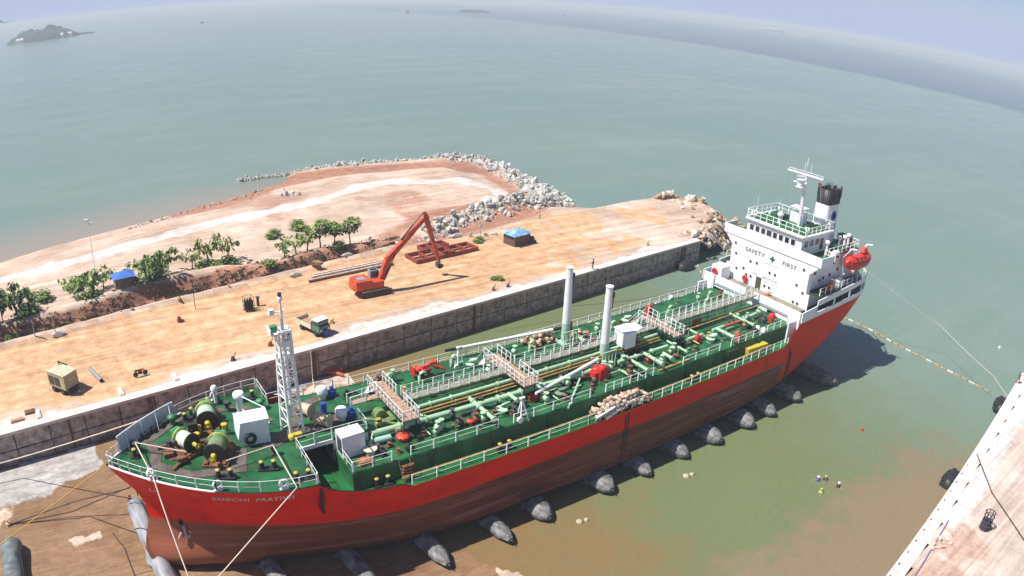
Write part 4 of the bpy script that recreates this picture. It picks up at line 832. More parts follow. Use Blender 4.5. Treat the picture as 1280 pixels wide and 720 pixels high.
# poop side bulwark with big openings each side
for s_ in (-1, 1):
    b = MB(); N = 40; X0, X1 = 75.0, 98.4
    def bz(x): return zP(x)-.03+.012*(x-76)
    def bt(x): return 11.42+.075*(x-76) if x < 90 else 12.47+.05*(x-90)
    def col(x, z0, z1):
        p = edge(x, min(z0, 10.9), s_, .02); return [Vector((p.x, p.y, z0)), Vector((p.x, p.y, z1)), Vector((p.x, p.y-s_*.12, z1)), Vector((p.x, p.y-s_*.12, z0))]
    def band(xa, xb, f0, f1, n):
        n = max(2, n); rings = [col(xa+(xb-xa)*k/n, f0(xa+(xb-xa)*k/n), f1(xa+(xb-xa)*k/n)) for k in range(n+1)]; b.loft(rings, False)
    band(76.0, 98.3, lambda x: bz(x), lambda x: bz(x)+.62, 40)
    band(76.0, 98.3, lambda x: bt(x)+.55, lambda x: bt(x)+1.0 if x > 79.8 else bt(x)+.56, 40) if False else None
    band(76.0, 79.2, lambda x: bz(x)+.6, lambda x: bt(x), 6)
    band(79.2, 92.0, lambda x: bt(x)-.05, lambda x: bt(x)+.72, 24)
    for xa in (79.2, 83.3, 87.2, 90.6, 94.0, 97.0): band(xa-.12, xa+.14, lambda x: bz(x)+.6, lambda x: bt(x) if x < 92 else bt(x)-.1, 2)
    band(92.0, 98.4, lambda x: bt(x)-.12, lambda x: bt(x)+.02, 12)
    b.sb('poop_bulwark', WHITE)
    b = MB(); b.bx(74.3, 76.2, s_*7.7-.1, s_*7.7+.1, 7.5, 10.2); b.prism([(75.9, s_*6.4), (76.15, s_*6.4), (76.15, s_*8.3), (75.9, s_*8.2)], 9.0, 11.3); b.sb('poop_break_plate', WHITE)
b = MB()
b.path([Vector((p.x, p.y, zP(95)+2.2)) for p in [edge(x, 10.9, -1, -.1) for x in np.arange(91.5, 98.9, .6)]+[edge(x, 10.9, 1, -.1) for x in np.arange(98.7, 91.4, -.6)]], .05, 5)
for x in np.arange(92, 98.9, 1.1):
    for s_ in (-1, 1): p = edge(x, 10.9, s_, -.1); b.tube((p.x, p.y, zP(x)), (p.x, p.y, zP(x)+2.2), .04, n=4)
b.sb('stern_railing', RAILW)
# house blocks
HW = mat('house_white', (.83, .83, .84), .45, var=.03, scale=.5, rust=.08, rustcol=(.6, .52, .45))
b = MB(); b.prism([(79.0, -6.5), (79.9, -6.5), (79.9, -6.1), (90.5, -6.1), (90.5, 6.1), (79.9, 6.1), (79.9, 6.5), (79.0, 6.5)], 10.2, 16.75); house = b.sb('deck_house', HW)
b = MB()  # side brackets widening the front plate towards the bridge wings and at the foot
for s_ in (-1, 1):
    b.prism([(79.0, s_*6.45), (79.14, s_*6.45), (79.14, s_*7.05), (79.0, s_*7.05)], 10.3, 12.6)
    V = [(79.0, s_*6.45, 15.2), (79.0, s_*8.0, 16.7), (79.0, s_*6.45, 16.7), (79.16, s_*6.45, 15.2), (79.16, s_*8.0, 16.7), (79.16, s_*6.45, 16.7)]; b.add(V, [(0, 1, 2), (5, 4, 3), (0, 3, 4, 1), (1, 4, 5, 2), (2, 5, 3, 0)], False)
P3(b, 'wing_bracket', HW, None)
b = MB(); b.bx(79.0, 82.2, -8.1, 8.1, 16.7, 16.86); b.bx(82.2, 91.2, -6.4, 6.4, 16.7, 16.86); b.sb('bridge_deck', GREEN)
b = MB()
for s_ in (-1, 1):
    y0, y1 = sorted((s_*4.4, s_*8.1)); b.bx(78.9, 79.02, y0, y1, 16.6, 17.85); ya, yb = sorted((s_*8.02, s_*8.14)); b.bx(79.02, 81.6, ya, yb, 16.6, 17.85)
b.bx(78.88, 79.0, -4.4, 4.4, 16.6, 17.9); b.sb('bridge_front_bulwark', HW)
b = MB(); b.prism([(79.15, -4.5), (85.6, -4.5), (85.6, 4.5), (79.15, 4.5)], 16.87, 19.45); wheel = b.sb('wheelhouse', HW)
b = MB(); b.prism([(78.75, -4.75), (79.4, -5.1), (86.0, -5.1), (86.0, 5.0), (79.4, 5.0), (78.75, 4.65)], 19.46, 19.66); P3(b, 'roof', HW, wheel)
b = MB(); b.prism([(79.3, -4.6), (85.8, -4.6), (85.8, 4.6), (79.3, 4.6)], 19.664, 19.69); P3(b, 'roof_deck_coating', GREEN, wheel)
def window(par, c, w, h, face='x', sgn=-1, fr=True):
    g = MB(); t = .03
    if face == 'x': g.box((c[0]+sgn*.012, c[1], c[2]), (.05, w, h))
    else: g.box((c[0], c[1]+sgn*.012, c[2]), (w, .05, h))
    o = _OLD_BUILD(g, 'window', GLASS, par)
    if fr:
        f = MB(); q = .05
        for a, d in (((0, -w/2-q/2), (q, h+2*q)), ((0, w/2+q/2), (q, h+2*q)), ((h/2+q/2, 0), (w, q)), ((-h/2-q/2, 0), (w, q))):
            if face == 'x': f.box((c[0]+sgn*.03, c[1]+a[1], c[2]+a[0]), (.08, d[0], d[1]))
            else: f.box((c[0]+a[1], c[1]+sgn*.03, c[2]+a[0]), (d[0], .08, d[1]))
        _OLD_BUILD(f, 'frame', HW, o)
    return o
for i in range(8): window(wheel, (79.15, 3.7-.98*i, 18.45), .66 if i != 3 else .82, .78)
for i in range(3): window(wheel, (80.1+1.3*i, -4.5, 18.45), .8, .8, 'y')
window(wheel, (83.9, -4.5, 18.0), .75, 1.5, 'y')
def port(par, c, r=.17, m=GLASS, face='x'):
    b = MB(); b.lathe([(r+.07, -.05), (r+.07, 0), (r, .0), (r*.98, -.03)], c, 12, 'X' if face == 'x' else 'Y'); 
    o = _OLD_BUILD(b, 'porthole', GREYM, par); g = MB(); g.lathe([(.001, -.07 if face == 'x' else -.07), (r, -.07)], c, 12, 'X' if face == 'x' else 'Y', False); 
    _OLD_BUILD(g, 'glass', m, o)
for y, z in ((5.9, 15.6), (-5.6, 15.6), (5.6, 14.2), (3.0, 13.9), (1.9, 14.0), (-.4, 13.4), (-1.3, 13.4), (-4.9, 13.3), (5.2, 12.2), (3.4, 11.9), (2.6, 11.9), (.1, 11.4), (-.7, 11.4), (-4.8, 10.95), (-5.5, 10.95), (-6.0, 12.6), (4.0, 12.6)): port(house, (78.98, y, z), .13)
for x, z in ((81.0, 14.9), (82.4, 13.7), (83.2, 13.9), (84.8, 14.0), (81.2, 12.4), (86.6, 14.5), (85.4, 12.5), (87.9, 12.8)): port(house, (x, -6.12, z), face='y')
b = MB(); b.box((78.97, 1.2, 11.35), (.08, .85, 1.75)); b.lathe([(.03, 0), (.03, .1)], (78.9, 1.5, 11.3), 6, 'X'); P3(b, 'door', mat('olive_door', (.06, .075, .04), .6), house)
for y in (3.35, 6.9):
    b = MB(); b.lathe([(.42, -.1), (.5, 0), (.42, .1), (.28, .1), (.24, 0), (.28, -.1)], (78.75 if y < 5 else 76.4, y, 11.3 if y < 5 else 11.6), 14, 'X'); b.tube((78.7 if y < 5 else 76.4, y, 11.3 if y < 5 else 11.6), (78.8 if y < 5 else 76.5, y, 11.3 if y < 5 else 11.6), .22, n=10); b.sb('fire_hose_reel', REDP)
b = MB(); b.bx(76.6, 78.4, 5.8, 7.6, 10.58, 12.4); b.sb('side_locker', HW)
# lettering on the house front (reads towards the bow)
def face_text(body, y, z, size, m, wid=1.0, name='safety_lettering'):
    me = text_mesh(body, size)
    for v in me.vertices: v.co = Vector((78.975, y-v.co.x*wid, z+v.co.y))
    me.flip_normals(); me.materials.append(m); o = bpy.data.objects.new(name, me); COL.objects.link(o); o.parent = ship; o.location = (-50, 0, 0)
INK2 = mat('worn_lettering', (.12, .14, .14), .6); face_text('SAFETY', 2.5, 15.3, .8, INK2, 1.15); face_text('FIRST', -3.3, 15.3, .8, INK2, 1.1)
FL = mat('faint_lettering', (.40, .42, .41), .6); face_text('NO', 2.0, 12.45, .5, FL, 1.1); face_text('SMOKING', -.5, 12.45, .5, FL, 1.1)
b = MB(); b.bx(78.955, 78.985, -.62, -.38, 14.9, 15.7); b.bx(78.958, 78.988, -.9, -.1, 15.18, 15.42); b.sb('safety_cross', mat('cross_green', (.03, .10, .06), .5))
b = MB(); b.bx(78.955, 78.985, -1.9, 1.0, 14.45, 14.5); b.bx(78.955, 78.985, -2.2, .6, 12.0, 12.05); b.sb('weld_line', mat('seam_grey', (.55, .55, .55), .6))
# upper rails
for p in ([(79.1, -4.9, 19.68), (79.1, 4.6, 19.68)], [(79.4, -4.95, 19.68), (85.8, -4.95, 19.68)], [(79.4, 4.85, 19.68), (85.8, 4.85, 19.68)], [(85.8, -4.95, 19.68), (85.8, 4.85, 19.68)],
          [(82.2, -8.0, 16.88), (82.25, -6.3, 16.88), (91.1, -6.3, 16.88), (91.1, 6.3, 16.88), (82.25, 6.3, 16.88)]): srail(p, h=1.05, step=1.1, rp=.045, rr=.03)
b = MB(); b.prism([(85.7, -6.35), (91.1, -6.35), (91.1, 6.3), (85.7, 6.3)], 16.87, 16.9); b.sb('after_boat_deck', GREEN)
# equipment on the wheelhouse top
b = MB(); b.lathe([(.3, 0), (.3, .9), (.42, 1.0), (.42, 1.3), (.1, 1.5)], (80.9, .6, 19.69), 14); b.sb('compass_binnacle', WHITE)
for x, y, h in ((80.0, 3.9, 2.9), (79.7, 4.3, 1.6), (84.8, 3.6, 2.0), (85.2, -4.5, 2.4), (81.8, 3.0, 1.5)):
    b = MB(); b.tube((x, y, 19.69), (x, y, 19.69+h), .04, .025, 6); b.box((x, y, 19.69+h*.35), (.25, .25, .3)); b.sb('whip_aerial', RAILW)
b = MB(); b.lathe([(.3, 0), (.3, .35), (.15, .5)], (81.5, -3.6, 19.69), 12); b.tube((81.5, -3.6, 20), (80.9, -3.6, 20.3), .12); b.sb('signal_lamp', RAILW)
b = MB(); b.box((83.2, 1.9, 19.95), (1.6, 1.0, .5)); b.sb('skylight_box', DKGR)
# main mast
mm = bpy.data.objects.new('main_mast', None); COL.objects.link(mm); mm.parent = ship; mm.location = (82.0-50, -1.8, 19.69)
b = MB(); b.tube((0, 0, 0), (0, 0, 6.7), .30, .19, 12); b.tube((0, 0, 6.7), (0, 0, 9.2), .09, .05, 8); b.tube((-.35, .1, 7.3), (-.35, .1, 8.6), .045, n=5); b.tube((.4, -.4, 7.2), (.4, -.4, 8.5), .04, n=5); P3(b, 'mast_pole', WHITE, mm)
b = MB(); b.box((0, .1, 7.0), (.35, 5.6, .16)); b.box((0, .1, 7.35), (.05, 5.4, .05)); 
for y in (-2.6, -1.6, 1.8, 2.8): b.tube((0, y, 7.0), (0, y, 7.4), .035, n=4)
P3(b, 'cross_yard', WHITE, mm)
b = MB(); b.box((-.5, .35, 5.35), (1.0, 1.0, .08)); b.box((-.5, .35, 6.3), (.9, .9, .08)); b.box((-.6, .4, 5.6), (.5, .5, .35)); b.tube((-.9, .35, 5.3), (0, 0, 4.6), .05, n=4); P3(b, 'radar_platform', WHITE, mm)
b = MB(); b.box((-.6, .4, 5.95), (.16, 1.8, .16), rz=.4); b.box((-.5, .3, 6.75), (.16, 1.3, .16), rz=.9); P3(b, 'radar_scanner', WHITE, mm)
b = MB(); b.tube((-.3, .1, 0), (-.3, .1, 6.4), .035, n=4); b.tube((-.3, -.2, 0), (-.3, -.2, 6.4), .035, n=4); [b.tube((-.3, -.2, .4*k), (-.3, .1, .4*k), .025, n=4) for k in range(1, 16)]; P3(b, 'mast_ladder', RAILW, mm)
b = MB()
for y, x in ((-2.5, 1.5), (2.6, 1.5), (-1.4, 2.8)): b.tube((0, y*.9, 7), (x, y, .1), .018, n=4)
P3(b, 'mast_stay', RAILW, mm)
b = MB(); b.box((.3, -2.1, 6.2), (.05, .5, .35)); P3(b, 'small_pennant', REDP, mm)
b = MB(); b.bx(83.2, 84.4, -1.4, .6, 19.7, 21.0); b.sb('mast_house', HW); b = MB(); b.bx(83.1, 84.5, -1.5, .7, 21.7, 21.8); [b.tube((x, y, 21.0), (x, y, 21.7), .05, n=5) for x in (83.3, 84.3) for y in (-1.3, .5)]; b.sb('mast_house_awning', HW)
# funnel
fz = 16.9
def rr_ring(cx, cy, lx, ly, z, n=20, tilt=0): return [Vector((cx+lx*math.copysign(abs(math.cos(q))**.42, math.cos(q))+tilt, cy+ly*math.copysign(abs(math.sin(q))**.42, math.sin(q)), z)) for q in [2*PI*k/n for k in range(n)]]
b = MB(); b.loft([rr_ring(88.1, -1.9, 1.65, 1.3, fz, tilt=0), rr_ring(88.1, -1.9, 1.55, 1.22, fz+5.45, tilt=.15)], True); fun = b.sb('funnel', WHITE)
b = MB(); b.loft([rr_ring(88.25, -1.9, 1.56, 1.23, fz+5.45), rr_ring(88.3, -1.9, 1.6, 1.26, fz+5.5), rr_ring(88.35, -1.9, 1.55, 1.22, fz+7.45), rr_ring(88.35, -1.9, 1.42, 1.1, fz+7.45), rr_ring(88.35, -1.9, 1.42, 1.1, fz+6.8)], True); P3(b, 'black_top', BLKP, fun)
b = MB()
for k in range(22):
    q = 2*PI*k/22; p = rr_ring(88.35, -1.9, 1.6, 1.26, fz+6, 22)[k]; b.tube((p.x, p.y, fz+6.3), (p.x, p.y, fz+7.85), .05, n=4)
P3(b, 'top_grille', DKGR, fun); b = MB()
for x, y in ((87.6, -2.2), (88.6, -1.5), (89.0, -2.2)): b.tube((x, y, fz+5), (x, y, fz+7.8), .22, n=10)
P3(b, 'exhaust_pipe', BLKP, fun)
b = MB()
for k in range(8):
    q = 2*PI*k/8; b.box((88.3+.52*math.cos(q), -3.16, fz+3.9+.52*math.sin(q)), (.34, .08, .34), ry=-q)
b.lathe([(.58, -.02), (.58, .03), (.48, .03), (.48, -.02)], (88.3, -3.15, fz+3.9), 20, 'Y'); b.lathe([(.22, -.02), (.22, .03), (.1, .03), (.1, -.02)], (88.3, -3.15, fz+3.9), 12, 'Y'); P3(b, 'company_emblem', mat('emblem_blue', (.10, .12, .42), .5), fun)
b = MB(); b.bx(85.95, 86.4, -3.0, -1.6, fz+2.9, fz+3.9); b.bx(85.6, 86.4, -3.2, -1.4, fz+2.75, fz+2.9); b.sb('funnel_platform', HW); b = MB(); b.bx(85.9, 86.4, -3.2, -1.4, fz, fz+1.2); b.sb('funnel_casing', HW)

b = MB(); b.bx(89.8, 91.0, -5.2, -3.4, fz, fz+1.3); b.sb('engine_room_skylight', DKGR)
for x, y in ((87.0, -5.4), (88.2, -5.6), (89.4, -5.5), (83.4, -5.8)):
    b = MB(); b.tube((x, y, fz), (x, y, fz+1.5), .16, n=8); b.lathe([(.2, 1.4), (.34, 1.6), (.3, 1.9), (.05, 2)], (x, y, fz), 10); b.sb('cowl_vent', WHITE)
b = MB(); b.lathe([(.38, -.6), (.42, 0), (.38, .6)], (83.9, -6.9, 17.4), 14, 'X'); b.sb('life_raft_canister', WHITE)
b = MB(); b.box((83.9, -6.9, 16.95), (1.3, .7, .12)); b.sb('raft_cradle', BLKP)
# davits and the stowed gear on the port quarter
for x in (86.9, 91.2):
    b = MB(); b.path([(x, -6.3, 12.6), (x, -6.9, 14.3), (x, -6.6, 16.2), (x, -7.6, 17.7), (x, -8.5, 17.9)], .13, 6); b.tube((x, -6.3, 12.5), (x, -7.2, 14.2), .09, n=6); b.sb('boat_davit', WHITE)
b = MB(); b.prism([(80.0, -8.1), (92.0, -8.05), (92.0, -6.1), (80.0, -6.1)], 12.55, 12.66); b.sb('boat_deck', GREEND)
b = MB(); b.prism([(80.0, 8.1), (92.0, 8.05), (92.0, 6.1), (80.0, 6.1)], 12.55, 12.66); b.sb('boat_deck', GREEND)
srail([(80.0, -8.0, 12.66), (92.0, -8.0, 12.66)], h=1.0, step=1.3); srail([(80.0, 8.0, 12.66), (92.0, 8.0, 12.66)], h=1.0, step=1.3)
b = MB(); b.box((85.7, -7.3, 13.15), (1.5, .9, .9)); b.sb('provision_box', WHITE)
b = MB(); b.box((83.7, -7.4, 13.0), (.8, .6, .7)); b.box((83.9, -7.2, 13.6), (.5, .5, .5)); b.sb('orange_bundle', mat('orange_bundle_cloth', (.62, .36, .24), .9, var=.4, scale=3)); b = MB(); b.box((82.8, -7.5, 13.1), (.7, .5, 1.0)); b.sb('red_locker', REDP)
for y in (-2, 1.5, 4):
    b = MB(); b.box((93.5, y, zP(93)+.5), (1.6, 1.1, 1.0), top=(.8, .8)); b.lathe([(.5, -.5), (.5, .5)], (94.4, y, zP(93)+.8), 12, 'Y'); b.sb('stern_winch', DKGR)
b = MB(); b.bx(90.5, 92.5, -3.5, 3.5, 10.6, 13.4); b.sb('aft_store', HW)
# lifeboat, hangs in the davits: a thing of its own
def lifeboat(loc, label):
    r = thing('lifeboat', label, 'lifeboat', loc); rings = []
    for k in range(15):
        t = -1+2*k/14; x = 3.3*t; w = 1.15*math.sqrt(max(.004, 1-abs(t)**2.6)); zk_ = -.35+.45*abs(t)**2.5; h = 1.05*(1-abs(t)**4)**.5
        rings.append([Vector((x, w*math.cos(q), (zk_+.55)+(.62 if q < PI else 0)*0+(h*math.sin(q) if math.sin(q) > 0 else (.9-.25*abs(t)**2)*math.sin(q)))) for q in [2*PI*j/16 for j in range(16)]])
    b = MB(); b.loft(rings, True); _OLD_BUILD(b, 'boat_hull', mat('lifeboat_red', (.62, .035, .022), .4, var=.15), r)
    b = MB(); b.box((1.3, 0, 1.75), (1.2, .9, .55), top=(.7, .7)); _OLD_BUILD(b, 'steering_cupola', mat('lifeboat_orange', (.66, .10, .04), .4), r)
    b = MB(); b.path([(-3.2, -.35, .75), (-2, -1.02, .62), (0, -1.2, .6), (2, -1.02, .62), (3.2, -.35, .75)], .06, 5); b.path([(-3.2, .35, .75), (-2, 1.02, .62), (0, 1.2, .6), (2, 1.02, .62), (3.2, .35, .75)], .06, 5); _OLD_BUILD(b, 'grab_line', BLKP, r)
    for x in (-1.6, -.5, .5): b = MB(); b.box((x, -.86, 1.12), (.4, .1, .22), rx=.6); _OLD_BUILD(b, 'window', GLASS, r)
    b = MB(); b.box((-3.0, 0, .15), (.5, .08, .5)); _OLD_BUILD(b, 'rudder', DKGR, r); return r
def W(x, y, z):  # ship coordinates to world
    a = ship.matrix_basis; return Matrix.Translation((50, 0, 0)) @ Matrix.Rotation(-.011, 4, 'Y') @ Vector((x-50, y, z))
lb = lifeboat(W(89.2, -7.6, 15.3), 'red enclosed lifeboat hanging in davits on the port quarter'); lb.scale = (.95, .95, 1.05)
# ------------------------------------------------------------------ sacks heaped on deck
def blob(seed, d, m, name, n=2, noise_=.25, **kw):
    bm = bmesh.new(); bmesh.ops.create_icosphere(bm, subdivisions=n, radius=.5); rs = random.Random(seed); o = Vector((rs.uniform(-9, 9), rs.uniform(-9, 9), rs.uniform(-9, 9)))
    for v in bm.verts:
        k = 1+noise_*noise.noise(v.co*2.2+o)*1.6; v.co = Vector((v.co.x*d[0]*k, v.co.y*d[1]*k, v.co.z*d[2]*k))
    me = bpy.data.meshes.new(name); bm.to_mesh(me); bm.free(); me.materials.append(m)
    if name in ('sack', 'bundle'): me.polygons.foreach_set('use_smooth', [True]*len(me.polygons))
    return me
SK = [blob(i, (.66, .46, .38), SACK if i % 3 else SACK2, 'sack', 2, .35) for i in range(6)]
def sackpile(x0, x1, y0, y1, zb, h, n, seed, label, group, pool):
    rs = random.Random(seed)
    for i in range(n):
        t = rs.random(); x = x0+(x1-x0)*t; u = rs.uniform(-1, 1); y = (y0+y1)/2+(y1-y0)/2*u; top = h*(1-.75*u*u)*(1-.6*abs(2*t-1)**3)
        z = zb+rs.uniform(.1, 1)*top+.1
        o = bpy.data.objects.new('sack', rs.choice(pool)); COL.objects.link(o); o.location = W(x, y, z); o.rotation_euler = (rs.uniform(-.5, .5), rs.uniform(-.5, .5), rs.uniform(0, 3)); s = rs.uniform(.75, 1.15); o.scale = (s, s, s)
        tag(o, label, 'sack', group)
PW = [blob(i, (.66, .46, .38), mat('pale_sackcloth', (.56, .45, .35), .9, var=.3, scale=4, bump=.3), 'sack', 2, .35) for i in range(20, 24)]
sackpile(43.3, 50.2, -8.3, -7.0, 7.6, 1.45, 235, 5, 'pale sack in the long heap by the port rail of the tanker', 'sacks heaped along the port rail', PW+PW+SK[:2])
sackpile(44.4, 48.0, 4.6, 6.4, 9.3, .9, 60, 6, 'brown sack heaped beside the farther king post', 'sacks heaped before the farther king post', SK)
sackpile(49.6, 51.9, 3.2, 4.8, 9.3, .8, 34, 8, 'brown sack heaped just aft of the farther king post', 'sacks heaped abaft the farther king post', SK)
t = thing('tarpaulin_sheet', 'white plastic sheet hanging over the rail below the sack heap', 'plastic sheet', W(44.2, -8.4, 8.1)); b = MB(); b.box((0, 0, 0), (2.4, .12, .5), ry=-.25, rx=.4); b.box((.8, -.1, -.35), (1.6, .1, .3), ry=-.3); _OLD_BUILD(b, 'sheet', WHITE, t)
# ------------------------------------------------------------------ people
def person(loc, rz, label, pose='stand', top=DARKC, legs=DARKC, hair=BLACK, helmet=None):
    root = thing('person', label, 'person', loc, rz)
    J = {'hip': (0, 0, .95), 'belly': (0, 0, 1.12), 'chest': (0, .01, 1.36), 'neck': (0, .01, 1.52), 'head0': (0, .02, 1.58), 'head': (0, .03, 1.68)}
    lean = .0
    if pose == 'bend': lean = .7
    def L(p):
        x, y, z = p
        if z > .95 and lean: d = z-.95; return (x, y+math.sin(lean)*d, .95+math.cos(lean)*d)
        return p
    V = [L(J[k]) for k in ('hip', 'belly', 'chest', 'neck', 'head')]; R = [.15, .14, .17, .065, .105]; E = [(0, 1), (1, 2), (2, 3), (3, 4)]
    def chain(start, pts, rad):
        p = start
        for q, r in zip(pts, rad): V.append(L(q) if q[2] > .95 else q); R.append(r); E.append((p, len(V)-1)); p = len(V)-1
    st_ = .16 if pose == 'walk' else .03
    for s_ in (-1, 1):
        chain(0, [(s_*.10, 0, .88), (s_*.11, .02+s_*st_*.6, .5), (s_*.11, s_*st_, .08), (s_*.12, s_*st_+.14, .035)], [.10, .07, .05, .045])
        arm = [(s_*.20, 0, 1.43), (s_*.27, .05, 1.16), (s_*.26, .22, 1.0), (s_*.25, .30, .97)]
        if pose == 'bend': arm = [(s_*.20, 0, 1.43), (s_*.26, .2, 1.22), (s_*.2, .45, 1.2), (s_*.2, .52, 1.2)]
        chain(2, arm, [.07, .05, .04, .035])
        h0 = len(V)-1
        for f in range(4): chain(h0, [(arm[-1][0]-s_*.02+.014*f*s_, arm[-1][1]+.07, arm[-1][2]-.02)], [.011])
        chain(h0, [(arm[-1][0]-s_*.05, arm[-1][1]+.03, arm[-1][2]+.01)], [.012])
    me = bpy.data.meshes.new('tmp'); me.from_pydata(V, E, []); o = bpy.data.objects.new('tmp', me); COL.objects.link(o)
    md = o.modifiers.new('s', 'SKIN'); md.use_smooth_shade = True
    for i, v in enumerate(me.skin_vertices[0].data): v.radius = (R[i], R[i]*.85); v.use_root = (i == 0)
    o.modifiers.new('u', 'SUBSURF').levels = 1; bpy.context.view_layer.update(); dg = bpy.context.evaluated_depsgraph_get()
    m2 = bpy.data.meshes.new_from_object(o.evaluated_get(dg)); bpy.data.objects.remove(o); m2.name = 'body'
    m2.materials.clear(); [m2.materials.append(m_) for m_ in (SKIN, top, legs)]
    for p in m2.polygons:
        c = p.center; hz_ = c.z
        p.material_index = 2 if hz_ < .98 and abs(c.x) < .22 and hz_ > .07 else (1 if (hz_ < 1.5 and not (abs(c.x) > .18 and hz_ < 1.08 and lean == 0)) and c.y < .42 else 0)
    ob = bpy.data.objects.new('body', m2); COL.objects.link(ob); ob.parent = root
    hc = Vector(L(J['head'])); b = MB(); b.lathe([(.11, -.02), (.125, .04), (.10, .1), (.02, .135)], hc+Vector((0, -.01, .0)), 10); _OLD_BUILD(b, 'helmet' if helmet else 'hair', helmet or hair, root)
    b = MB(); b.box(hc+Vector((0, .1, -.01)), (.03, .04, .05)); b.box(hc+Vector((-.035, .095, .02)), (.025, .02, .015)); b.box(hc+Vector((.035, .095, .02)), (.025, .02, .015)); _OLD_BUILD(b, 'face', SKIN, root); return root
person((75.8, 31.35, QZ+.02), .5, 'person in dark clothes walking along the far quay edge', 'walk')
person((.65, 8.8, gz(0)+.02), 2.6, 'person in dark clothes standing on the mud before the bow', 'stand', DARKC, REDC)
p_ = person((1.6, 8.7, gz(0)+1.45), -.6, 'person in white shirt crouching on the bow airbag', 'bend', WHITE, DARKC, DARKC, WHITE)
person((-2.6, 29.9, QZ+.02), -1.2, 'person in pink cap beside the olive generator box', 'stand', DARKC, DARKC, BLACK, mat('pink_cap', (.6, .3, .3), .8))
person((102.4, -31.2, QZ+.02), 1.0, 'person in dark red clothes at the top of the near quay', 'walk', REDC, DARKC)
person(W(65.5, 6.9, zM(65)), 1.4, 'crew member in orange overalls on the starboard side deck', 'stand', ORNG, ORNG, BLACK, WHITE)
def swimmer(loc, rz, label, vest, helm):
    r = thing('person', label, 'person', loc, rz)
    b = MB(); b.lathe([(.0, -.35), (.17, -.3), (.21, 0), (.2, .12), (.07, .2), (.07, .26), (.1, .3), (.115, .38), (.1, .47), (.0, .52)], (0, 0, 0), 12); b.path([(.18, 0, .1), (.4, .2, .02), (.45, .45, -.02)], [.07, .05, .04], 6); b.path([(-.18, 0, .1), (-.4, .2, .02), (-.5, .42, -.02)], [.07, .05, .04], 6); _OLD_BUILD(b, 'body', SKIN, r)
    b = MB(); b.lathe([(.24, -.2), (.27, 0), (.25, .13), (.13, .18)], (0, 0, 0), 12); _OLD_BUILD(b, 'life_vest', vest, r); b = MB(); b.lathe([(.14, .36), (.15, .44), (.1, .53), (.01, .57)], (0, 0, 0), 12); _OLD_BUILD(b, 'helmet', helm, r); r.scale = (1.05,)*3
swimmer((64.3, -22.2, WZ+.02), 0, 'swimmer in blue vest and white helmet, farthest left of the group', BLUE, WHITE)
swimmer((65.1, -22.7, WZ+.02), 1, 'swimmer in dark vest and yellow helmet beside the blue vested swimmer', DARKC, HIVIS)
swimmer((65.3, -24.4, WZ+.02), 2, 'swimmer in black vest and white helmet, off to the right of the group', BLACK, WHITE)
swimmer((62.7, -23.8, WZ+.02), 3, 'swimmer in lime helmet and green vest, nearest the bottom of the group', HIVIS, HIVIS)
b = MB(); b.lathe([(.05, -.3), (.2, -.1), (.2, .12), (.06, .3), (.03, .4)], (78, -19.6, WZ), 12); tag(_OLD_BUILD(b, 'marker_float', REDP), 'small dark red float alone on the dock water', 'float')
# ------------------------------------------------------------------ airbags under the hull
def airbag(x, y0, y1, r, label, rz=0, cone=1.5, zc=None, seed=0, squash=True, floaty=False, m=BAG):
    """rubber launching bag lying across the slipway from y0 to y1; flattened where the hull rests on it"""
    base = gz(x) if x < 31 else WZ-.22; rs = random.Random(seed); rings = []; n = 20; N = 34; L = y1-y0
    for k in range(N+1):
        t = k/N; s = L*t; e = min(s, L-s); f = max(.12, min(1, (e/cone)))**.55 if e < cone else 1; rr = max(.06, r*f)
        y = y0+s; px = x; hull_b = (zk(min(max(px, 0), 99))-.011*(50-px)) if squash and abs(y) < hb(min(max(px, 2), 97), 1.1)-.2 else 99
        top = base+2*r*.93; h = min(top, hull_b)-base; sq = max(.12, min(1, h/(2*r))); w = rr*(1+(1-sq)*.45); R = []
        for j in range(n):
            q = 2*PI*j/n; wob = 1+(.10*math.sin(9*q+seed)+.06*math.sin(5*q+2*seed))*(1-f)*1.6*(e < cone)+.035*math.sin(11*q+seed)+.05*math.sin(3*q+t*20+seed)+.06*noise.noise(Vector((math.cos(q)*2, t*9, seed)))
            R.append(Vector((w*math.cos(q)*wob, s-L/2, rr*math.sin(q)*wob*sq)))
        cz = r*sq*.93; rings.append([v+Vector((0, 0, cz)) for v in R])
    root = thing('airbag', label, 'airbag', (x, (y0+y1)/2, base), rz); b = MB(); b.loft(rings, True); _OLD_BUILD(b, 'bag', m, root)
    b = MB()
    for s_ in (-1, 1): b.tube((0, s_*L/2, r*.93 if not squash else r*.9), (0, s_*(L/2+.28), r*.9), .07, n=8); 
    _OLD_BUILD(b, 'end_fitting', DKGR, root); 
    for s_ in (-1, 1):
        g = MB(); g.lathe([(r*.35, -.05), (r*.38, 0), (r*.35, .05)], (0, s_*(L/2-.35), r*.9), 14, 'Y'); _OLD_BUILD(g, 'collar', DKGR, root)
    return root
SLATE = mat('slate_rubber', (.15, .17, .17), .6, var=.35, scale=1.2, rust=.15, rustcol=(.25, .25, .23))
airbag(-12.2, -8, 7.6, 1.0, 'smooth slate grey airbag lying alone on the mud, left of the bow', 0, .9, seed=1, squash=False, m=SLATE)
airbag(1.6, -9, 9.6, .85, 'long wrinkled grey airbag squeezed under the very bow', .08, 1.2, seed=2, m=mat('blue_grey_rubber', (.30, .31, .33), .7, var=.45, scale=1.2, rust=.2, stretch=(1.5, .2, 1)))
BG = 'dark airbag jutting from under the port side, '
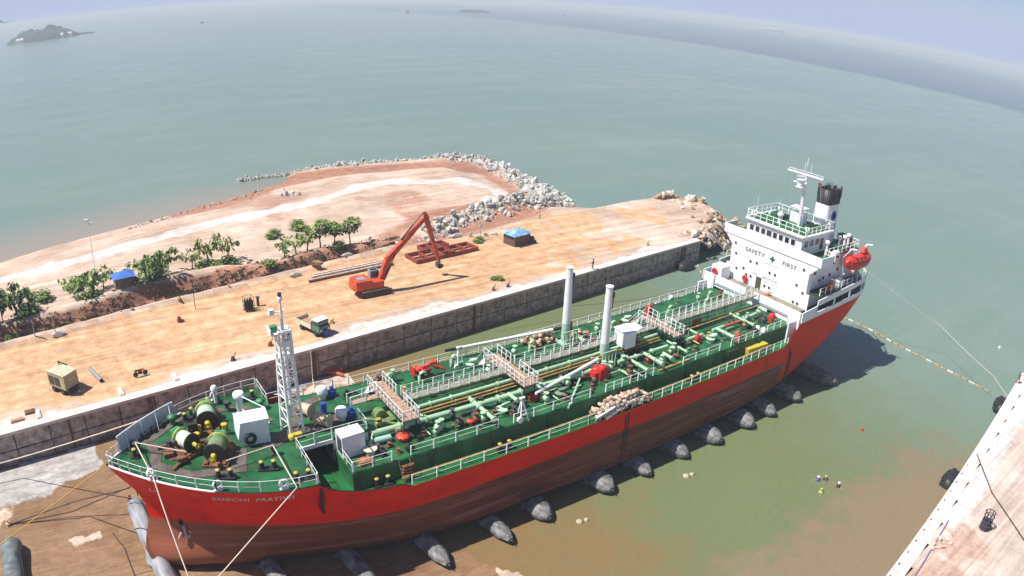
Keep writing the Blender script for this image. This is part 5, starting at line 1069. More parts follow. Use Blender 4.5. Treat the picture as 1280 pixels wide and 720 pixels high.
for i, (x, y0, r, rz, lab) in enumerate(((10.3, -11, .75, .10, 'first one behind the bow bulb'), (16.9, -11.5, .75, .10, 'second one behind the bow bulb'), (24.0, -11.9, .8, .06, 'largest, at the edge of the dry mud'), (30.6, -11.9, .8, .05, 'standing in the first water'))):
    airbag(x, y0, 10.5, r, BG+lab, rz, 1.5, seed=i+3)
LAB = tuple('%s of the nine airbag ends standing in water, counted from the bow' % q for q in ('first', 'second', 'third', 'fourth', 'fifth', 'sixth', 'seventh', 'eighth', 'ninth'))
for i, (x, y0, r, rz) in enumerate(((35.8, -11.1, 1.02, .02), (43.4, -11.0, 1.08, .04), (49.1, -10.9, .92, 0), (54.5, -10.8, 1.0, .03), (59.5, -11.0, 1.12, .06), (66.3, -11.0, 1.1, -.03), (70.2, -10.8, 1.0, .04), (75.6, -10.5, 1.08, .08), (82.6, -10.9, 1.15, .20))):
    airbag(x, y0, 10.3, r, LAB[i], rz, 1.0, seed=i+10, squash=True)
# tyre fenders floating along the quays
def fender(loc, rz, label, L=2.6, r=1.0):
    root = thing('tyre_fender', label, 'fender', loc, rz); b = MB(); rings = []
    prof = [(.15, -L/2), (r*.7, -L/2+.25), (r*.93, -L/4), (r, 0), (r*.93, L/4), (r*.7, L/2-.25), (.15, L/2)]; b.lathe(prof, (0, 0, 0), 16, 'X'); _OLD_BUILD(b, 'fender_body', BLKP, root)
    for k in range(4):
        for q in range(7):
            a = 2*PI*(q+.5*(k % 2))/7; x = -L/2+.55+(L-1.1)*k/3; rr = r*(.93 if k in (1, 2) else .78); g = MB(); g.lathe([(.30, -.09), (.36, 0), (.30, .09), (.18, .09), (.16, 0), (.18, -.09)], (0, 0, 0), 10, 'Z')
            o = _OLD_BUILD(g, 'tyre', BLACK, root); o.location = (x, rr*math.cos(a), rr*math.sin(a)); o.rotation_euler = (a-PI/2, 0, 0) if False else (PI/2-a+PI if False else -(PI/2-a), 0, 0)
    return root
fender((99.0, QY(99)-1.35, WZ+.35), .1, 'black tyre clad fender floating at the end of the far quay', 3.6, 1.25)
fender((101.0, NY(101)+1.1, WZ+.5), .3, 'black tyre clad fender hanging at the upper end of the near quay', 3.8, 1.1)
fender((77.2, NY(77)+1.35, WZ+.2), .12, 'black tyre clad fender floating halfway along the near quay', 3.6, 1.15)
# ------------------------------------------------------------------ floating boom and ropes
def floating_boom(pts, label, n):
    P = [Vector(p) for p in pts]; root = thing('floating_boom', label, 'floating boom'); L = sum((P[i+1]-P[i]).length for i in range(len(P)-1)); rs = random.Random(4)
    def at(s):
        for i in range(len(P)-1):
            l = (P[i+1]-P[i]).length
            if s <= l or i == len(P)-2: return P[i].lerp(P[i+1], min(1, s/l))
            s -= l
    for k in range(n):
        a, c = at(L*k/n+.1), at(L*(k+1)/n-.1); b = MB(); b.tube(a, c, .17, n=8); _OLD_BUILD(b, 'float', mat('boom_orange', (.38, .24, .12), .7, var=.3) if k % 3 else mat('boom_grey', (.5, .46, .42), .7, var=.2), root)
floating_boom([(98, 8.8, WZ+.05), (104, 5.5, WZ+.05), (107.6, 1.5, WZ+.05), (107.4, -3, WZ+.05), (106.3, -9, WZ+.05), (105.6, -18, WZ+.05), (104.9, -27.0, WZ+.05)], 'long orange and grey floating boom running from the stern to the near quay', 30)
floating_boom([(102.6, 32.2, WZ+.05), (101.8, 31.2, WZ+.05), (100.6, 29.6, WZ+.05), (98.6, 26.6, WZ+.05), (97.6, 22, WZ+.05), (97.6, 9.5, WZ+.05)], 'orange floating boom from the far quay end to the starboard quarter', 24)
def rope(pts, r, label, m=ROPE, sag=0, name='mooring_rope'):
    P = []; Q = [Vector(p) for p in pts]
    for i in range(len(Q)-1):
        k = 12
        for j in range(k): t = j/k; p = Q[i].lerp(Q[i+1], t); p.z -= 4*t*(1-t)*sag*(Q[i+1]-Q[i]).length; P.append(p)
    P.append(Q[-1]); b = MB(); b.path(P, r, 5); return tag(_OLD_BUILD(b, name, m), label, 'rope')
rope([W(6.4, -1.0, 11.9), W(2.5, 1.1, 12.6), edge(3.0, zF(3), -1, .05)+Vector((0, 0, -.15)), Vector((3.8, -16, gz(3)+.1))], .06, 'pale rope from the first winch over the bow to the ground')
rope([W(9.2, -3.7, 11.9), W(13.4, -3.0, 11.7), W(13.45, -8.6, 11.2), Vector((-8.0, -16, gz(4)+.1))], .055, 'pale rope from the port winch down past the painted name')
rope([(-75, 20.0, gz(-70)+.3), (-12, 19.2, 2.2), W(4.5, 5.1, 12.3)], .07, 'pale mooring rope stretched from the left edge to the bow bulwark', sag=.004)
rope([(-30, -3, gz(-30)+.05), W(.2, 1.6, 11.2)], .04, 'thin yellow line running down from the bow tip to the left', mat('yellow_line', (.6, .38, .06), .8), sag=.01)
rope([(-12.4, 11.0, gz(-12)+.1), (-5, 9.6, 1.9), W(1.0, .8, 8.6)], .06, 'upper dark wire from the ground anchor to the stem', WIRE, sag=.0)
rope([(-12.4, 11.0, gz(-12)+.1), (-5.5, 9.9, .6), (1.6, 7.6, 3.6), W(1.9, .3, 7.2)], .06, 'lower dark wire from the ground anchor to the stem', WIRE, sag=.0)
rope([(-2.0, 5.8, gz(0)+.2), (-1.2, 3.2, gz(0)+.16), (-.8, -3, gz(0)+.15)], .045, 'dark cable lying on the mud left of the bow airbag', WIRE, name='cable')
rope([W(98.6, -3.0, 12.0), (108, -15.0, 5), (100.5, -28, 4.1), (96, NY(96)-.4, QZ+.1)], .035, 'thin mooring line from the stern across to the near quay', ROPE, .012)
rope([(78.4, NY(78.4)-.4, QZ+.08), (72.5, NY(72)-4.2, QZ+.08), (66, -47.5, QZ+.08)], .07, 'dark rope lying diagonally over the near quay', WIRE)
rope([W(68, 8.5, 8.6), (88, 22, 1.2), (52, 27.5, 3.9)], .035, 'thin slack line from the starboard side to the far quay', WIRE, .03)
rope([(26.6, QY(26)-.15, QZ), (26.2, QY(26)-1.2, .5), (25.8, QY(26)-2.6, gz(26)+.1)], .05, 'rope hanging down the quay wall behind the foremast', ROPE)
for x, y in ((-12.6, 11.0),): b = MB(); b.box((x, y, gz(x)+.15), (.5, .5, .4), rz=.4); b.lathe([(.12, 0), (.12, .7)], (x, y, gz(x)), 8); tag(_OLD_BUILD(b, 'ground_anchor', BEIGE), 'pale ground anchor block where the two dark wires meet', 'anchor block')
# ------------------------------------------------------------------ excavator
def excavator():
    A = Vector((40.9, 39.0, QZ)); r = thing('excavator', 'orange long reach excavator parked on the laterite quay with its arm raised', 'excavator', A, 0)
    B_ = lambda b, n, m, p=None: _OLD_BUILD(b, n, m, p or r)
    tr = .05
    for s_ in (-1.35, 1.35):
        b = MB(); L = 4.6; pts = []
        for k in range(24):
            q = 2*PI*k/24; pts.append((math.copysign(L/2-.42, math.cos(q))*(1 if abs(math.cos(q)) > .01 else 0)+.42*math.cos(q), .42+.42*math.sin(q)))
        V = [(x, s_-.33, z) for x, z in pts]+[(x, s_+.33, z) for x, z in pts]; n = 24; b.add(V, [(i, (i+1) % n, n+(i+1) % n, n+i) for i in range(n)]+[tuple(range(n)), tuple(range(2*n-1, n-1, -1))], False); t_ = B_(b, 'track', BLKP)
        b = MB(); b.box((0, s_, .95), (4.4, .62, .05)); B_(b, 'track_shoe', mat('dusty_track', (.42, .33, .24), .8, var=.3), t_)
        for k in range(5): b = MB(); b.tube((-1.7+.85*k, s_-.36, .42), (-1.7+.85*k, s_+.36, .42), .22, n=10); B_(b, 'roller', DKGR, t_)
    b = MB(); b.tube((0, 0, .7), (0, 0, 1.15), .9, n=20); b.box((0, 0, .6), (2.4, 2.2, .4)); B_(b, 'undercarriage', DKGR)
    ya = -.05; M = Matrix.Rotation(ya, 4, 'Z')
    b = MB(); b.prism([(-3.0, -1.35), (.4, -1.4), (1.3, -1.4), (1.3, 1.4), (.4, 1.4), (-3.0, 1.35), (-3.3, .8), (-3.3, -.8)], 1.15, 2.1); b.prism([(-3.0, -1.3), (-.6, -1.35), (-.6, 1.35), (-3.0, 1.3)], 2.1, 2.5); up_ = B_(b, 'house', ORNG)
    b = MB(); b.box((-1.8, -.1, 2.53), (1.3, 1.3, .08)); B_(b, 'engine_grille', GREYM, up_)
    b = MB(); b.prism([(-.1, .35), (1.3, .35), (1.3, 1.35), (-.1, 1.35)], 1.9, 3.2); cb = B_(b, 'cab', mat('cab_grey', (.28, .3, .36), .4, var=.2))
    for c, d in (((1.31, .85, 2.65), (.04, .8, .8)), ((.6, .34, 2.65), (1.0, .04, .75)), ((.6, .85, 3.21), (1.0, .7, .04))): b = MB(); b.box(c, d); B_(b, 'cab_window', GLASS, cb)
    foot = Vector((1.2, -.3, 1.9)); knee = Vector((2.55, -.2, 4.9)); el = Vector((9.3, 1.0, 9.85)); tip = Vector((12.0, 1.65, 2.0))
    def beam(a, c, wa, ha, wc, hc): 
        b = MB(); d = (c-a).normalized(); side = Vector((-d.y, d.x, 0)).normalized(); upv = d.cross(side)
        b.loft([[a+side*wa*i+upv*ha*j for i, j in ((-1, -1), (1, -1), (1, 1), (-1, 1))], [c+side*wc*i+upv*hc*j for i, j in ((-1, -1), (1, -1), (1, 1), (-1, 1))]], False); return b
    b = beam(foot, knee, .34, .34, .34, .48); b2 = beam(knee, el, .33, .46, .24, .24); b.add(b2.v, b2.f, False); B_(b, 'boom', ORNG)
    st2 = el+(el-tip).normalized()*.9; b = beam(el, tip, .22, .40, .15, .18); b2 = beam(st2, el, .15, .15, .22, .40); b.add(b2.v, b2.f, False); B_(b, 'stick', ORNG)
    for a, c in ((Vector((1.6, -.75, 1.9)), Vector((3.6, -.45, 5.4))), (Vector((1.6, .15, 1.9)), Vector((3.6, .25, 5.4))), (Vector((4.8, .2, 7.25)), st2+Vector((-.1, 0, 0)))):
        b = MB(); m_ = a.lerp(c, .55); b.tube(a, m_, .13, n=8); b.tube(m_, c, .07, n=8); B_(b, 'hydraulic_ram', DKGR)
    b = MB(); n = 8; prof = [(-.5, .1), (-.55, -.5), (-.2, -.85), (.3, -.8), (.55, -.45), (.45, -.3), (.2, -.6), (-.15, -.65), (-.35, -.35), (-.3, .1)]
    V = [tip+Vector((x*.9, -.45, z)) for x, z in prof]+[tip+Vector((x*.9, .45, z)) for x, z in prof]; k = len(prof); b.add(V, [(i, (i+1) % k, k+(i+1) % k, k+i) for i in range(k)], False)
    for s_ in (-.42, .42): b.add([tip+Vector((x*.9, s_, z)) for x, z in ((-.5, .1), (-.55, -.5), (-.2, -.85), (.3, -.8), (.55, -.45), (.1, -.2), (-.2, .1))], [tuple(range(7))], False)
    for q in range(4): b.box(tip+Vector((.5, -.36+.24*q, -.4)), (.25, .08, .08))
    b.tube(tip+Vector((0, 0, .25)), tip+Vector((-.2, 0, -.1)), .16); B_(b, 'bucket', DKGR); return r
excavator()
# ------------------------------------------------------------------ vehicles and yard things
def wheel(par, x, y, z, r, w, name='wheel'):
    b = MB(); b.lathe([(r*.55, -w/2), (r*.92, -w/2), (r, -w*.3), (r, w*.3), (r*.92, w/2), (r*.55, w/2)], (x, y, z), 16, 'Y'); o = _OLD_BUILD(b, name, BLACK, par)
    b = MB(); b.lathe([(r*.1, -w*.52), (r*.56, -w*.42), (r*.56, w*.42), (r*.1, w*.52)], (x, y, z), 12, 'Y'); _OLD_BUILD(b, 'rim', GREYM, o)
g = thing('generator_trailer', 'olive generator box on a trailer standing on the quay at left', 'generator', (-4.0, 29.4, QZ), -.9)
OLV = mat('olive_paint', (.40, .38, .22), .6, var=.2, rust=.15)
b = MB(); b.prism([(-1.6, -1.1), (1.6, -1.1), (1.6, 1.1), (-1.6, 1.1)], .75, 2.55); cn = _OLD_BUILD(b, 'canopy', OLV, g)
b = MB(); b.box((0, 0, 2.58), (3.3, 2.3, .06)); _OLD_BUILD(b, 'roof', mat('olive_roof', (.52, .50, .34), .6, var=.15), cn)
for x in (-.9, .2): b = MB(); b.box((x, -1.12, 1.6), (.9, .05, 1.1)); _OLD_BUILD(b, 'side_louvre', DKGR, cn)
b = MB(); b.box((1.62, 0, 1.5), (.05, 1.7, 1.3)); _OLD_BUILD(b, 'end_louvre', OLV, cn)
b = MB(); b.box((0, 0, .62), (3.6, 1.8, .22)); b.tube((1.8, 0, .6), (3.0, 0, .5), .09); _OLD_BUILD(b, 'chassis', DKGR, g)
for x in (-.8, .9):
    for y in (-1.0, 1.0): wheel(g, x, y, .42, .42, .25)
b = MB(); b.tube((-1.3, .8, 2.6), (-1.3, .8, 3.1), .09); b.box((-1.0, 1.15, 2.7), (1.8, .1, .12)); _OLD_BUILD(b, 'exhaust', BLKP, g)
t = thing('small_truck', 'small green cab truck with a brown load bed near the quay edge', 'truck', (28.9, 30.7, QZ), -1.25)
GC = mat('truck_green', (.06, .20, .14), .4, var=.3, scale=2)
b = MB(); b.prism([(.7, -.95), (2.2, -.9), (2.2, .9), (.7, .95)], .65, 1.45); b.prism([(.75, -.88), (1.95, -.82), (1.95, .82), (.75, .88)], 1.45, 2.1); cb = _OLD_BUILD(b, 'cab', GC, t)
b = MB(); b.box((1.3, 0, 2.13), (1.25, 1.8, .07)); _OLD_BUILD(b, 'cab_roof', WHITE, cb); b = MB(); b.box((2.0, 0, 1.75), (.1, 1.5, .5), ry=.15); _OLD_BUILD(b, 'windscreen', GLASS, cb)
for y in (-.89, .89): b = MB(); b.box((1.35, y, 1.75), (.8, .04, .45)); _OLD_BUILD(b, 'side_window', GLASS, cb)
for y in (-.6, .6): b = MB(); b.box((2.22, y, .95), (.06, .28, .2)); _OLD_BUILD(b, 'headlight', WHITE, cb)
b = MB(); b.bx(-2.6, .6, -1.0, 1.0, .8, .92); _OLD_BUILD(b, 'load_bed', mat('bed_brown', (.40, .24, .15), .8, var=.3, scale=3), t)
b = MB(); [b.bx(*q) for q in ((-2.6, .6, -1.05, -1.0, .8, 1.4), (-2.6, .6, 1.0, 1.05, .8, 1.4), (-2.65, -2.6, -1.05, 1.05, .8, 1.4), (.6, .65, -1.05, 1.05, .8, 1.9))]; _OLD_BUILD(b, 'bed_side', mat('cream_side', (.6, .58, .45), .6, var=.15), t)
b = MB(); b.bx(-2.5, 2.1, -.4, .4, .5, .8); _OLD_BUILD(b, 'chassis', BLKP, t)
for x in (-1.6, 1.4):
    for y in (-.85, .85): wheel(t, x, y, .4, .4, .24)
b = MB(); b.tube((29.7, 28.6, QZ), (29.7, 28.6, QZ+.9), .3, n=14); b.tube((29.7, 28.6, QZ+.9), (29.7, 28.6, QZ+.95), .26, n=14); tag(_OLD_BUILD(b, 'drum', BLUE), 'blue steel drum standing in front of the small truck', 'drum')
t = thing('motorbike', 'dusty parked motorbike on the quay, right of the generator', 'motorbike', (5.5, 28.7, QZ), .1)
for x in (-.62, .62): wheel(t, x, 0, .32, .32, .12)
b = MB(); b.tube((-.62, 0, .32), (-.1, 0, .5), .05); b.tube((-.1, 0, .5), (.4, 0, .8), .06); b.tube((.4, 0, .95), (.62, 0, .32), .04); b.box((0, 0, .45), (.5, .25, .3)); _OLD_BUILD(b, 'frame', DKGR, t); b = MB(); b.box((-.3, 0, .8), (.8, .26, .12)); _OLD_BUILD(b, 'saddle', BLACK, t)
b = MB(); b.tube((.4, -.35, 1.05), (.4, .35, 1.05), .03); _OLD_BUILD(b, 'handlebar', GREYM, t); b = MB(); b.lathe([(.05, -.3), (.18, 0), (.05, .25)], (.15, 0, .78), 10, 'X'); _OLD_BUILD(b, 'fuel_tank', REDP, t)
b = MB(); b.tube((-.6, 32.6, QZ+.5), (.6, 29.2, QZ+.25), .26, .26, 12, False); b.tube((-.6, 32.6, QZ+.5), (.6, 29.2, QZ+.25), .2, .2, 12, False); tag(_OLD_BUILD(b, 'pipe_length', GREYM), 'grey pipe lying on the quay between generator and motorbike', 'pipe')
for x, y, w, d, m_, la in ((-8.6, 25.6, 1.3, .9, RUSTM, 'dark rusty plate on the quay at far left'), (-10.2, 24.3, 1.6, .6, mat('pinkish_beam', (.42, .25, .19), .8), 'pinkish beam on the coping at far left')):
    b = MB(); b.box((x, y, QZ+.12), (w, d, .22), rz=.1); b.box((x, y, QZ+.26), (w*.8, d*.8, .05), rz=.1); tag(_OLD_BUILD(b, 'steel_plate', m_), la, 'plate')
t = thing('gas_bottle_cage', 'dark wire cage of gas bottles standing by the gully edge', 'cage', (22.9, 41.3, QZ), .15)
for x in (-.4, 0, .4):
    for y in (-.35, .35): b = MB(); b.lathe([(.17, 0), (.18, 1.3), (.08, 1.5), (.05, 1.7)], (x, y, .05), 10); _OLD_BUILD(b, 'gas_bottle', BLKP, t)
b = MB(); [b.tube((x, y, 0), (x, y, 2.1), .035, n=4) for x in (-.65, .65) for y in (-.55, .55)]; [b.tube((-.65, y, z), (.65, y, z), .03, n=4) for y in (-.55, .55) for z in (.1, .7, 1.4, 2.1)]; [b.tube((x, -.55, z), (x, .55, z), .03, n=4) for x in (-.65, .65) for z in (.1, .7, 1.4, 2.1)]; _OLD_BUILD(b, 'cage_frame', BLKP, t)
b = MB(); b.tube((24.5, 42.2, QZ), (24.5, 42.2, QZ+1.3), .2, n=10); b.box((24.5, 42.2, QZ+1.35), (.5, .5, .1)); tag(_OLD_BUILD(b, 'stub_post', DKGR), 'short dark post to the right of the gas bottle cage', 'post')
b = MB(); b.lathe([(.3, 0), (.33, .3), (.3, .6), (.2, .85)], (12.9, 42.0, QZ), 12); b.box((13.3, 42, QZ+.15), (.5, .4, .3)); tag(_OLD_BUILD(b, 'small_barrel', mat('brown_barrel', (.25, .10, .05), .8)), 'small brown barrel alone on the laterite yard', 'barrel')
for i in range(7):
    x0 = 33.8+.35*i; b = MB(); y = 46.9+.42*i*.8; b.box((x0+7.4-.2*i, y+.55, QZ+.22+(.3 if i in (2, 4) else 0)), (14.6-i*.3, .34, .32), rz=.055); tag(_OLD_BUILD(b, 'timber_beam', TIMB if i % 3 else mat('dark_timber', (.2, .12, .08), .8)), 'long beam in the stack left of the excavator', 'beam', 'long beams stacked at the yard edge')
for i, (x, y, w, d, la) in enumerate(((55.6, 48.6, 7.4, 3.6, 'rusty red steel frame beneath the excavator bucket, left one'), (60.6, 48.9, 6.8, 3.2, 'rusty red steel frame, right one behind the bucket'), (58.0, 52.2, 5.0, 2.0, 'smaller rusty steel frame lying against the rocks'))):
    b = MB(); rz = .10; RS = mat('red_oxide_steel', (.27, .055, .035), .7, var=.35, scale=2)
    for yy in (-d/2, d/2): b.box((x-math.sin(rz)*yy, y+yy, QZ+.35), (w, .3, .6), rz=rz)
    for k in range(4): xx = -w/2+w*k/3; b.box((x+xx*math.cos(rz), y+xx*math.sin(rz), QZ+.37), (.28, d, .5), rz=rz)
    b.box((x, y, QZ+.3), (w*.9, .2, .3), rz=rz); tag(_OLD_BUILD(b, 'rusty_steel_section', RS), la, 'steel frame')
def shed(loc, rz, w, d, h, label, roofm, wallm):
    t = thing('lean_to_shed', label, 'shed', loc, rz); b = MB(); b.bx(-w/2, w/2, -d/2, -d/2+.1, 0, h); b.bx(-w/2, -w/2+.1, -d/2, d/2, 0, h); b.bx(-w/2, w/2, d/2-.1, d/2, 0, h*.9); _OLD_BUILD(b, 'wall', wallm, t)
    b = MB(); k = 9
    for i in range(k+1): b.box((-w/2+w*i/k, -d/2-.07, h/2), (.08, .06, h*.98))
    _OLD_BUILD(b, 'slats', mat('slat_brown', (.25, .16, .12), .8), t)
    b = MB(); b.add([(-w/2-.4, -d/2-.4, h+.0), (w/2+.4, -d/2-.4, h+.05), (w/2+.3, d/2+.4, h+.1), (-w/2-.4, d/2+.4, h), (-w*.0, .05, h+.75), (w*.12, .1, h+.8)], [(0, 1, 5, 4), (1, 2, 5), (2, 3, 4, 5), (3, 0, 4)], False); _OLD_BUILD(b, 'tarpaulin_roof', roofm, t); return t
shed((72.2, 47.9, QZ), .15, 3.6, 2.8, 1.9, 'blue roofed slatted shed beside the rubble on the quay', mat('pale_blue_tarp', (.25, .45, .72), .5, var=.5, scale=.7), mat('shed_boards', (.12, .07, .07), .8))
shed((7.0, 60.2, 3.2), .1, 3.0, 2.4, 2.4, 'bright blue tarpaulin hut among the small trees at left', TARP, mat('hut_boards', (.30, .24, .18), .8, var=.3))
b = MB(); b.box((75.0, 47.3, QZ+.5), (1.1, 1.0, 1.0), top=(.6, .6)); b.box((74.7, 46.8, QZ+.2), (1.5, .7, .4)); tag(_OLD_BUILD(b, 'scrap_stack', DKGR), 'dark scrap stacked at the right side of the blue roofed shed', 'scrap')
# poles
def pole(x, y, z, h, r, label, m=GREYM, name='post', head=None):
    b = MB(); b.tube((x, y, z-.3), (x, y, z+h), r, r*.7, 8)
    if head: b.box((x-.3, y, z+h-.2), (.7, .35, .3)); b.box((x+.4, y, z+h-.9), (.5, .3, .3))
    return tag(_OLD_BUILD(b, name, m), label, name.replace('_', ' '))
pole(2.9, 71.8, 3.1, 9.2, .09, 'tall thin lamp pole rising from the sandy beach', RAILW, 'lamp_pole', True)
pole(-13.0, 56.0, 3.2, 6.0, .09, 'tall dark lamp pole at the left edge of the picture', DKGR, 'lamp_pole', True)
pole(15.9, 45.3, QZ-.6, 4.8, .06, 'thin dark pole standing in the gully edge', DKGR, 'post')
pole(-7.6, 45.6, 3.4, 3.6, .08, 'slanting grey fence post, left one by the gully', GREYM); pole(-4.6, 45.4, 3.4, 3.6, .08, 'slanting grey fence post, right one by the pale boulder', GREYM)
pole(67.5, 52.3, QZ-.5, 3.8, .06, 'thin pale pole in the rubble left of the shed', GREYM); pole(121.0, 59.0, 3.4, 1.8, .16, 'short leaning dark post at the seaward tip', BLKP); pole(102.6, 59.4, 2.4, 1.6, .2, 'short grey post in the gap between rocks and yard', GREYM)
pole(84.4, 57.8, 3.4, 1.7, .09, 'thin dark stake near the back edge of the yard', DKGR)
for i, (x, la) in enumerate(((-7.6, 'leftmost white mark'), (2.6, 'white mark left of the motorbike'), (9.4, 'white mark right of the motorbike'))):
    b = MB(); b.box((x, QY(x)+2.1, QZ+.1), (.55, 1.9, .2), rz=.1); b.box((x, QY(x)+2.1, QZ+.22), (.35, 1.5, .06), rz=.1); tag(_OLD_BUILD(b, 'concrete_mooring_block', COPE), 'low pale mooring block on the quay, '+la, 'mooring block')
for x, y, m_, la in ((22.4, 29.4, RUSTM, 'rusty scrap bracket on the quay behind the foremast'), (17.0, 27.6, DKGR, 'dark bent scrap bracket on the coping'), (31.8, 31.9, ROCKB, 'small tan lump beside the little truck'), (59.6, 31.6, DKGR, 'small dark bollard left of the walking man'), (57.0, 31.5, RUSTM, 'small brown bollard on the far quay'), (93.0, 36.4, GREYM, 'thin frame of rods near the quay end')):
    b = MB(); b.box((x, y, QZ+.25), (.6, .5, .5), top=(.5, .5), rz=1); b.tube((x, y, QZ), (x+.5, y+.3, QZ+.8), .06, n=5); tag(_OLD_BUILD(b, 'scrap_piece', m_), la, 'scrap')
# rusty wreck float and white bundle at the foot of the quay wall
t = thing('scrap_boiler', 'rusty red scrap float lying against the foot of the quay wall', 'scrap', (-.6, 24.6, gz(0)+.0), .12)
b = MB(); b.box((-1.2, 0, .5), (2.4, 1.5, .9), top=(.85, .8)); b.box((-1.2, -.3, 1.0), (1.6, .5, .2)); b.box((1.0, .2, .5), (1.6, 1.0, .6), rz=.3); _OLD_BUILD(b, 'box_body', mat('dark_red_rust', (.23, .05, .03), .8, var=.4, scale=3), t); b = MB(); b.tube((1.8, 0, .7), (3.2, .3, .8), .6, n=14); b.tube((.2, .4, .8), (1.8, .5, 1.3), .1); _OLD_BUILD(b, 'cylinder', mat('pinkish_red', (.45, .12, .10), .7, var=.3), t)
t = thing('inflatable_raft', 'white crumpled inflatable at the foot of the quay wall', 'raft', (-5.2, 24.9, gz(-5)), .3)
b = MB(); b.path([(-1.3, -.4, .3), (0, -.6, .35), (1.2, -.3, .3), (1.3, .3, .35), (0, .5, .3), (-1.3, .4, .3), (-1.5, 0, .3), (-1.3, -.4, .3)], .3, 8); _OLD_BUILD(b, 'tube', WHITE, t); b = MB(); b.box((-.2, 0, .3), (1.8, .7, .15)); _OLD_BUILD(b, 'floor', DKGR, t); b = MB(); b.lathe([(.5, 0), (.55, .5), (.3, .8)], (1.7, .2, 0), 10); _OLD_BUILD(b, 'bundle', WHITE, t)
t = thing('red_skip_frame', 'orange red folded frame on the wet sand beyond the deck', 'scrap', (29.2, 26.0, gz(29)), -.5)
b = MB(); b.box((0, 0, .35), (2.4, .9, .12), ry=.15); b.box((.3, .4, .5), (2.2, .12, .5)); b.box((.9, -.5, .4), (1.8, .2, .3), rz=-.5); _OLD_BUILD(b, 'folded_plate', mat('salmon_red', (.55, .14, .08), .7, var=.2), t)
for x, y, la in ((34.2, 22.6, 'left'), (36.6, 22.6, 'right')): b = MB(); b.box((x, y, WZ+.03), (1.3, .3, .15), rz=-.6); b.box((x+.4, y, WZ+.06), (.8, .25, .15), rz=.5); tag(_OLD_BUILD(b, 'driftwood', WIRE), 'dark driftwood piece in the shallows, %s one of the two' % la, 'driftwood')
for x, y, r, la in ((52.7, -12.9, .38, 'pale foam patch floating near the fifth airbag'), (38.6, -12.5, .34, 'pair of pale floats nearest the dry mud')):
    b = MB(); b.lathe([(r, -.1), (r, .1), (r*.5, .2)], (x, y, WZ), 12); b.lathe([(r*.7, -.1), (r*.7, .1), (r*.4, .18)], (x+.7, y-.15, WZ), 12); tag(_OLD_BUILD(b, 'foam_float', mat('pale_foam', (.42, .39, .26), .9)), la, 'float')
t = thing('lobster_cage', 'dark tubular basket cage standing on the near quay', 'cage', (65.9, -41.4, QZ), .5)
b = MB(); [b.path([(.55*math.cos(q), .55*math.sin(q), z) for q in [2*PI*k/12 for k in range(13)]], .05, 4) for z in (.1, .5, 1.0, 1.6, 2.0)]; [b.tube((.55*math.cos(q), .55*math.sin(q), 0), (.5*math.cos(q), .5*math.sin(q), 2.0), .045, n=4) for q in [2*PI*k/8 for k in range(8)]]; _OLD_BUILD(b, 'hoops', DKGR, t)
b = MB(); b.lathe([(.52, 0), (.52, .9), (.3, 1.0)], (0, 0, .05), 12); _OLD_BUILD(b, 'net_bundle', mat('purple_black_net', (.05, .03, .07), .9), t)
b = MB(); b.lathe([(.28, 0), (.28, .65), (.1, .75)], (101.0, -33.2, QZ), 12); tag(_OLD_BUILD(b, 'jerry_can', BLUE), 'small blue can at the top of the near quay', 'can')
for i, (x, y) in enumerate(((60.2, -38.9), (60.8, -39.4), (59.4, -39.4), (59.0, -38.8))): b = MB(); b.box((x, y, QZ+.12), (1.3, .25, .2), rz=.5+i); b.box((x, y, QZ+.3), (.6, .2, .12), rz=i); tag(_OLD_BUILD(b, 'broken_plank', TIMB), 'pale broken plank on the rubble of the near quay', 'plank', 'broken planks on the near quay')
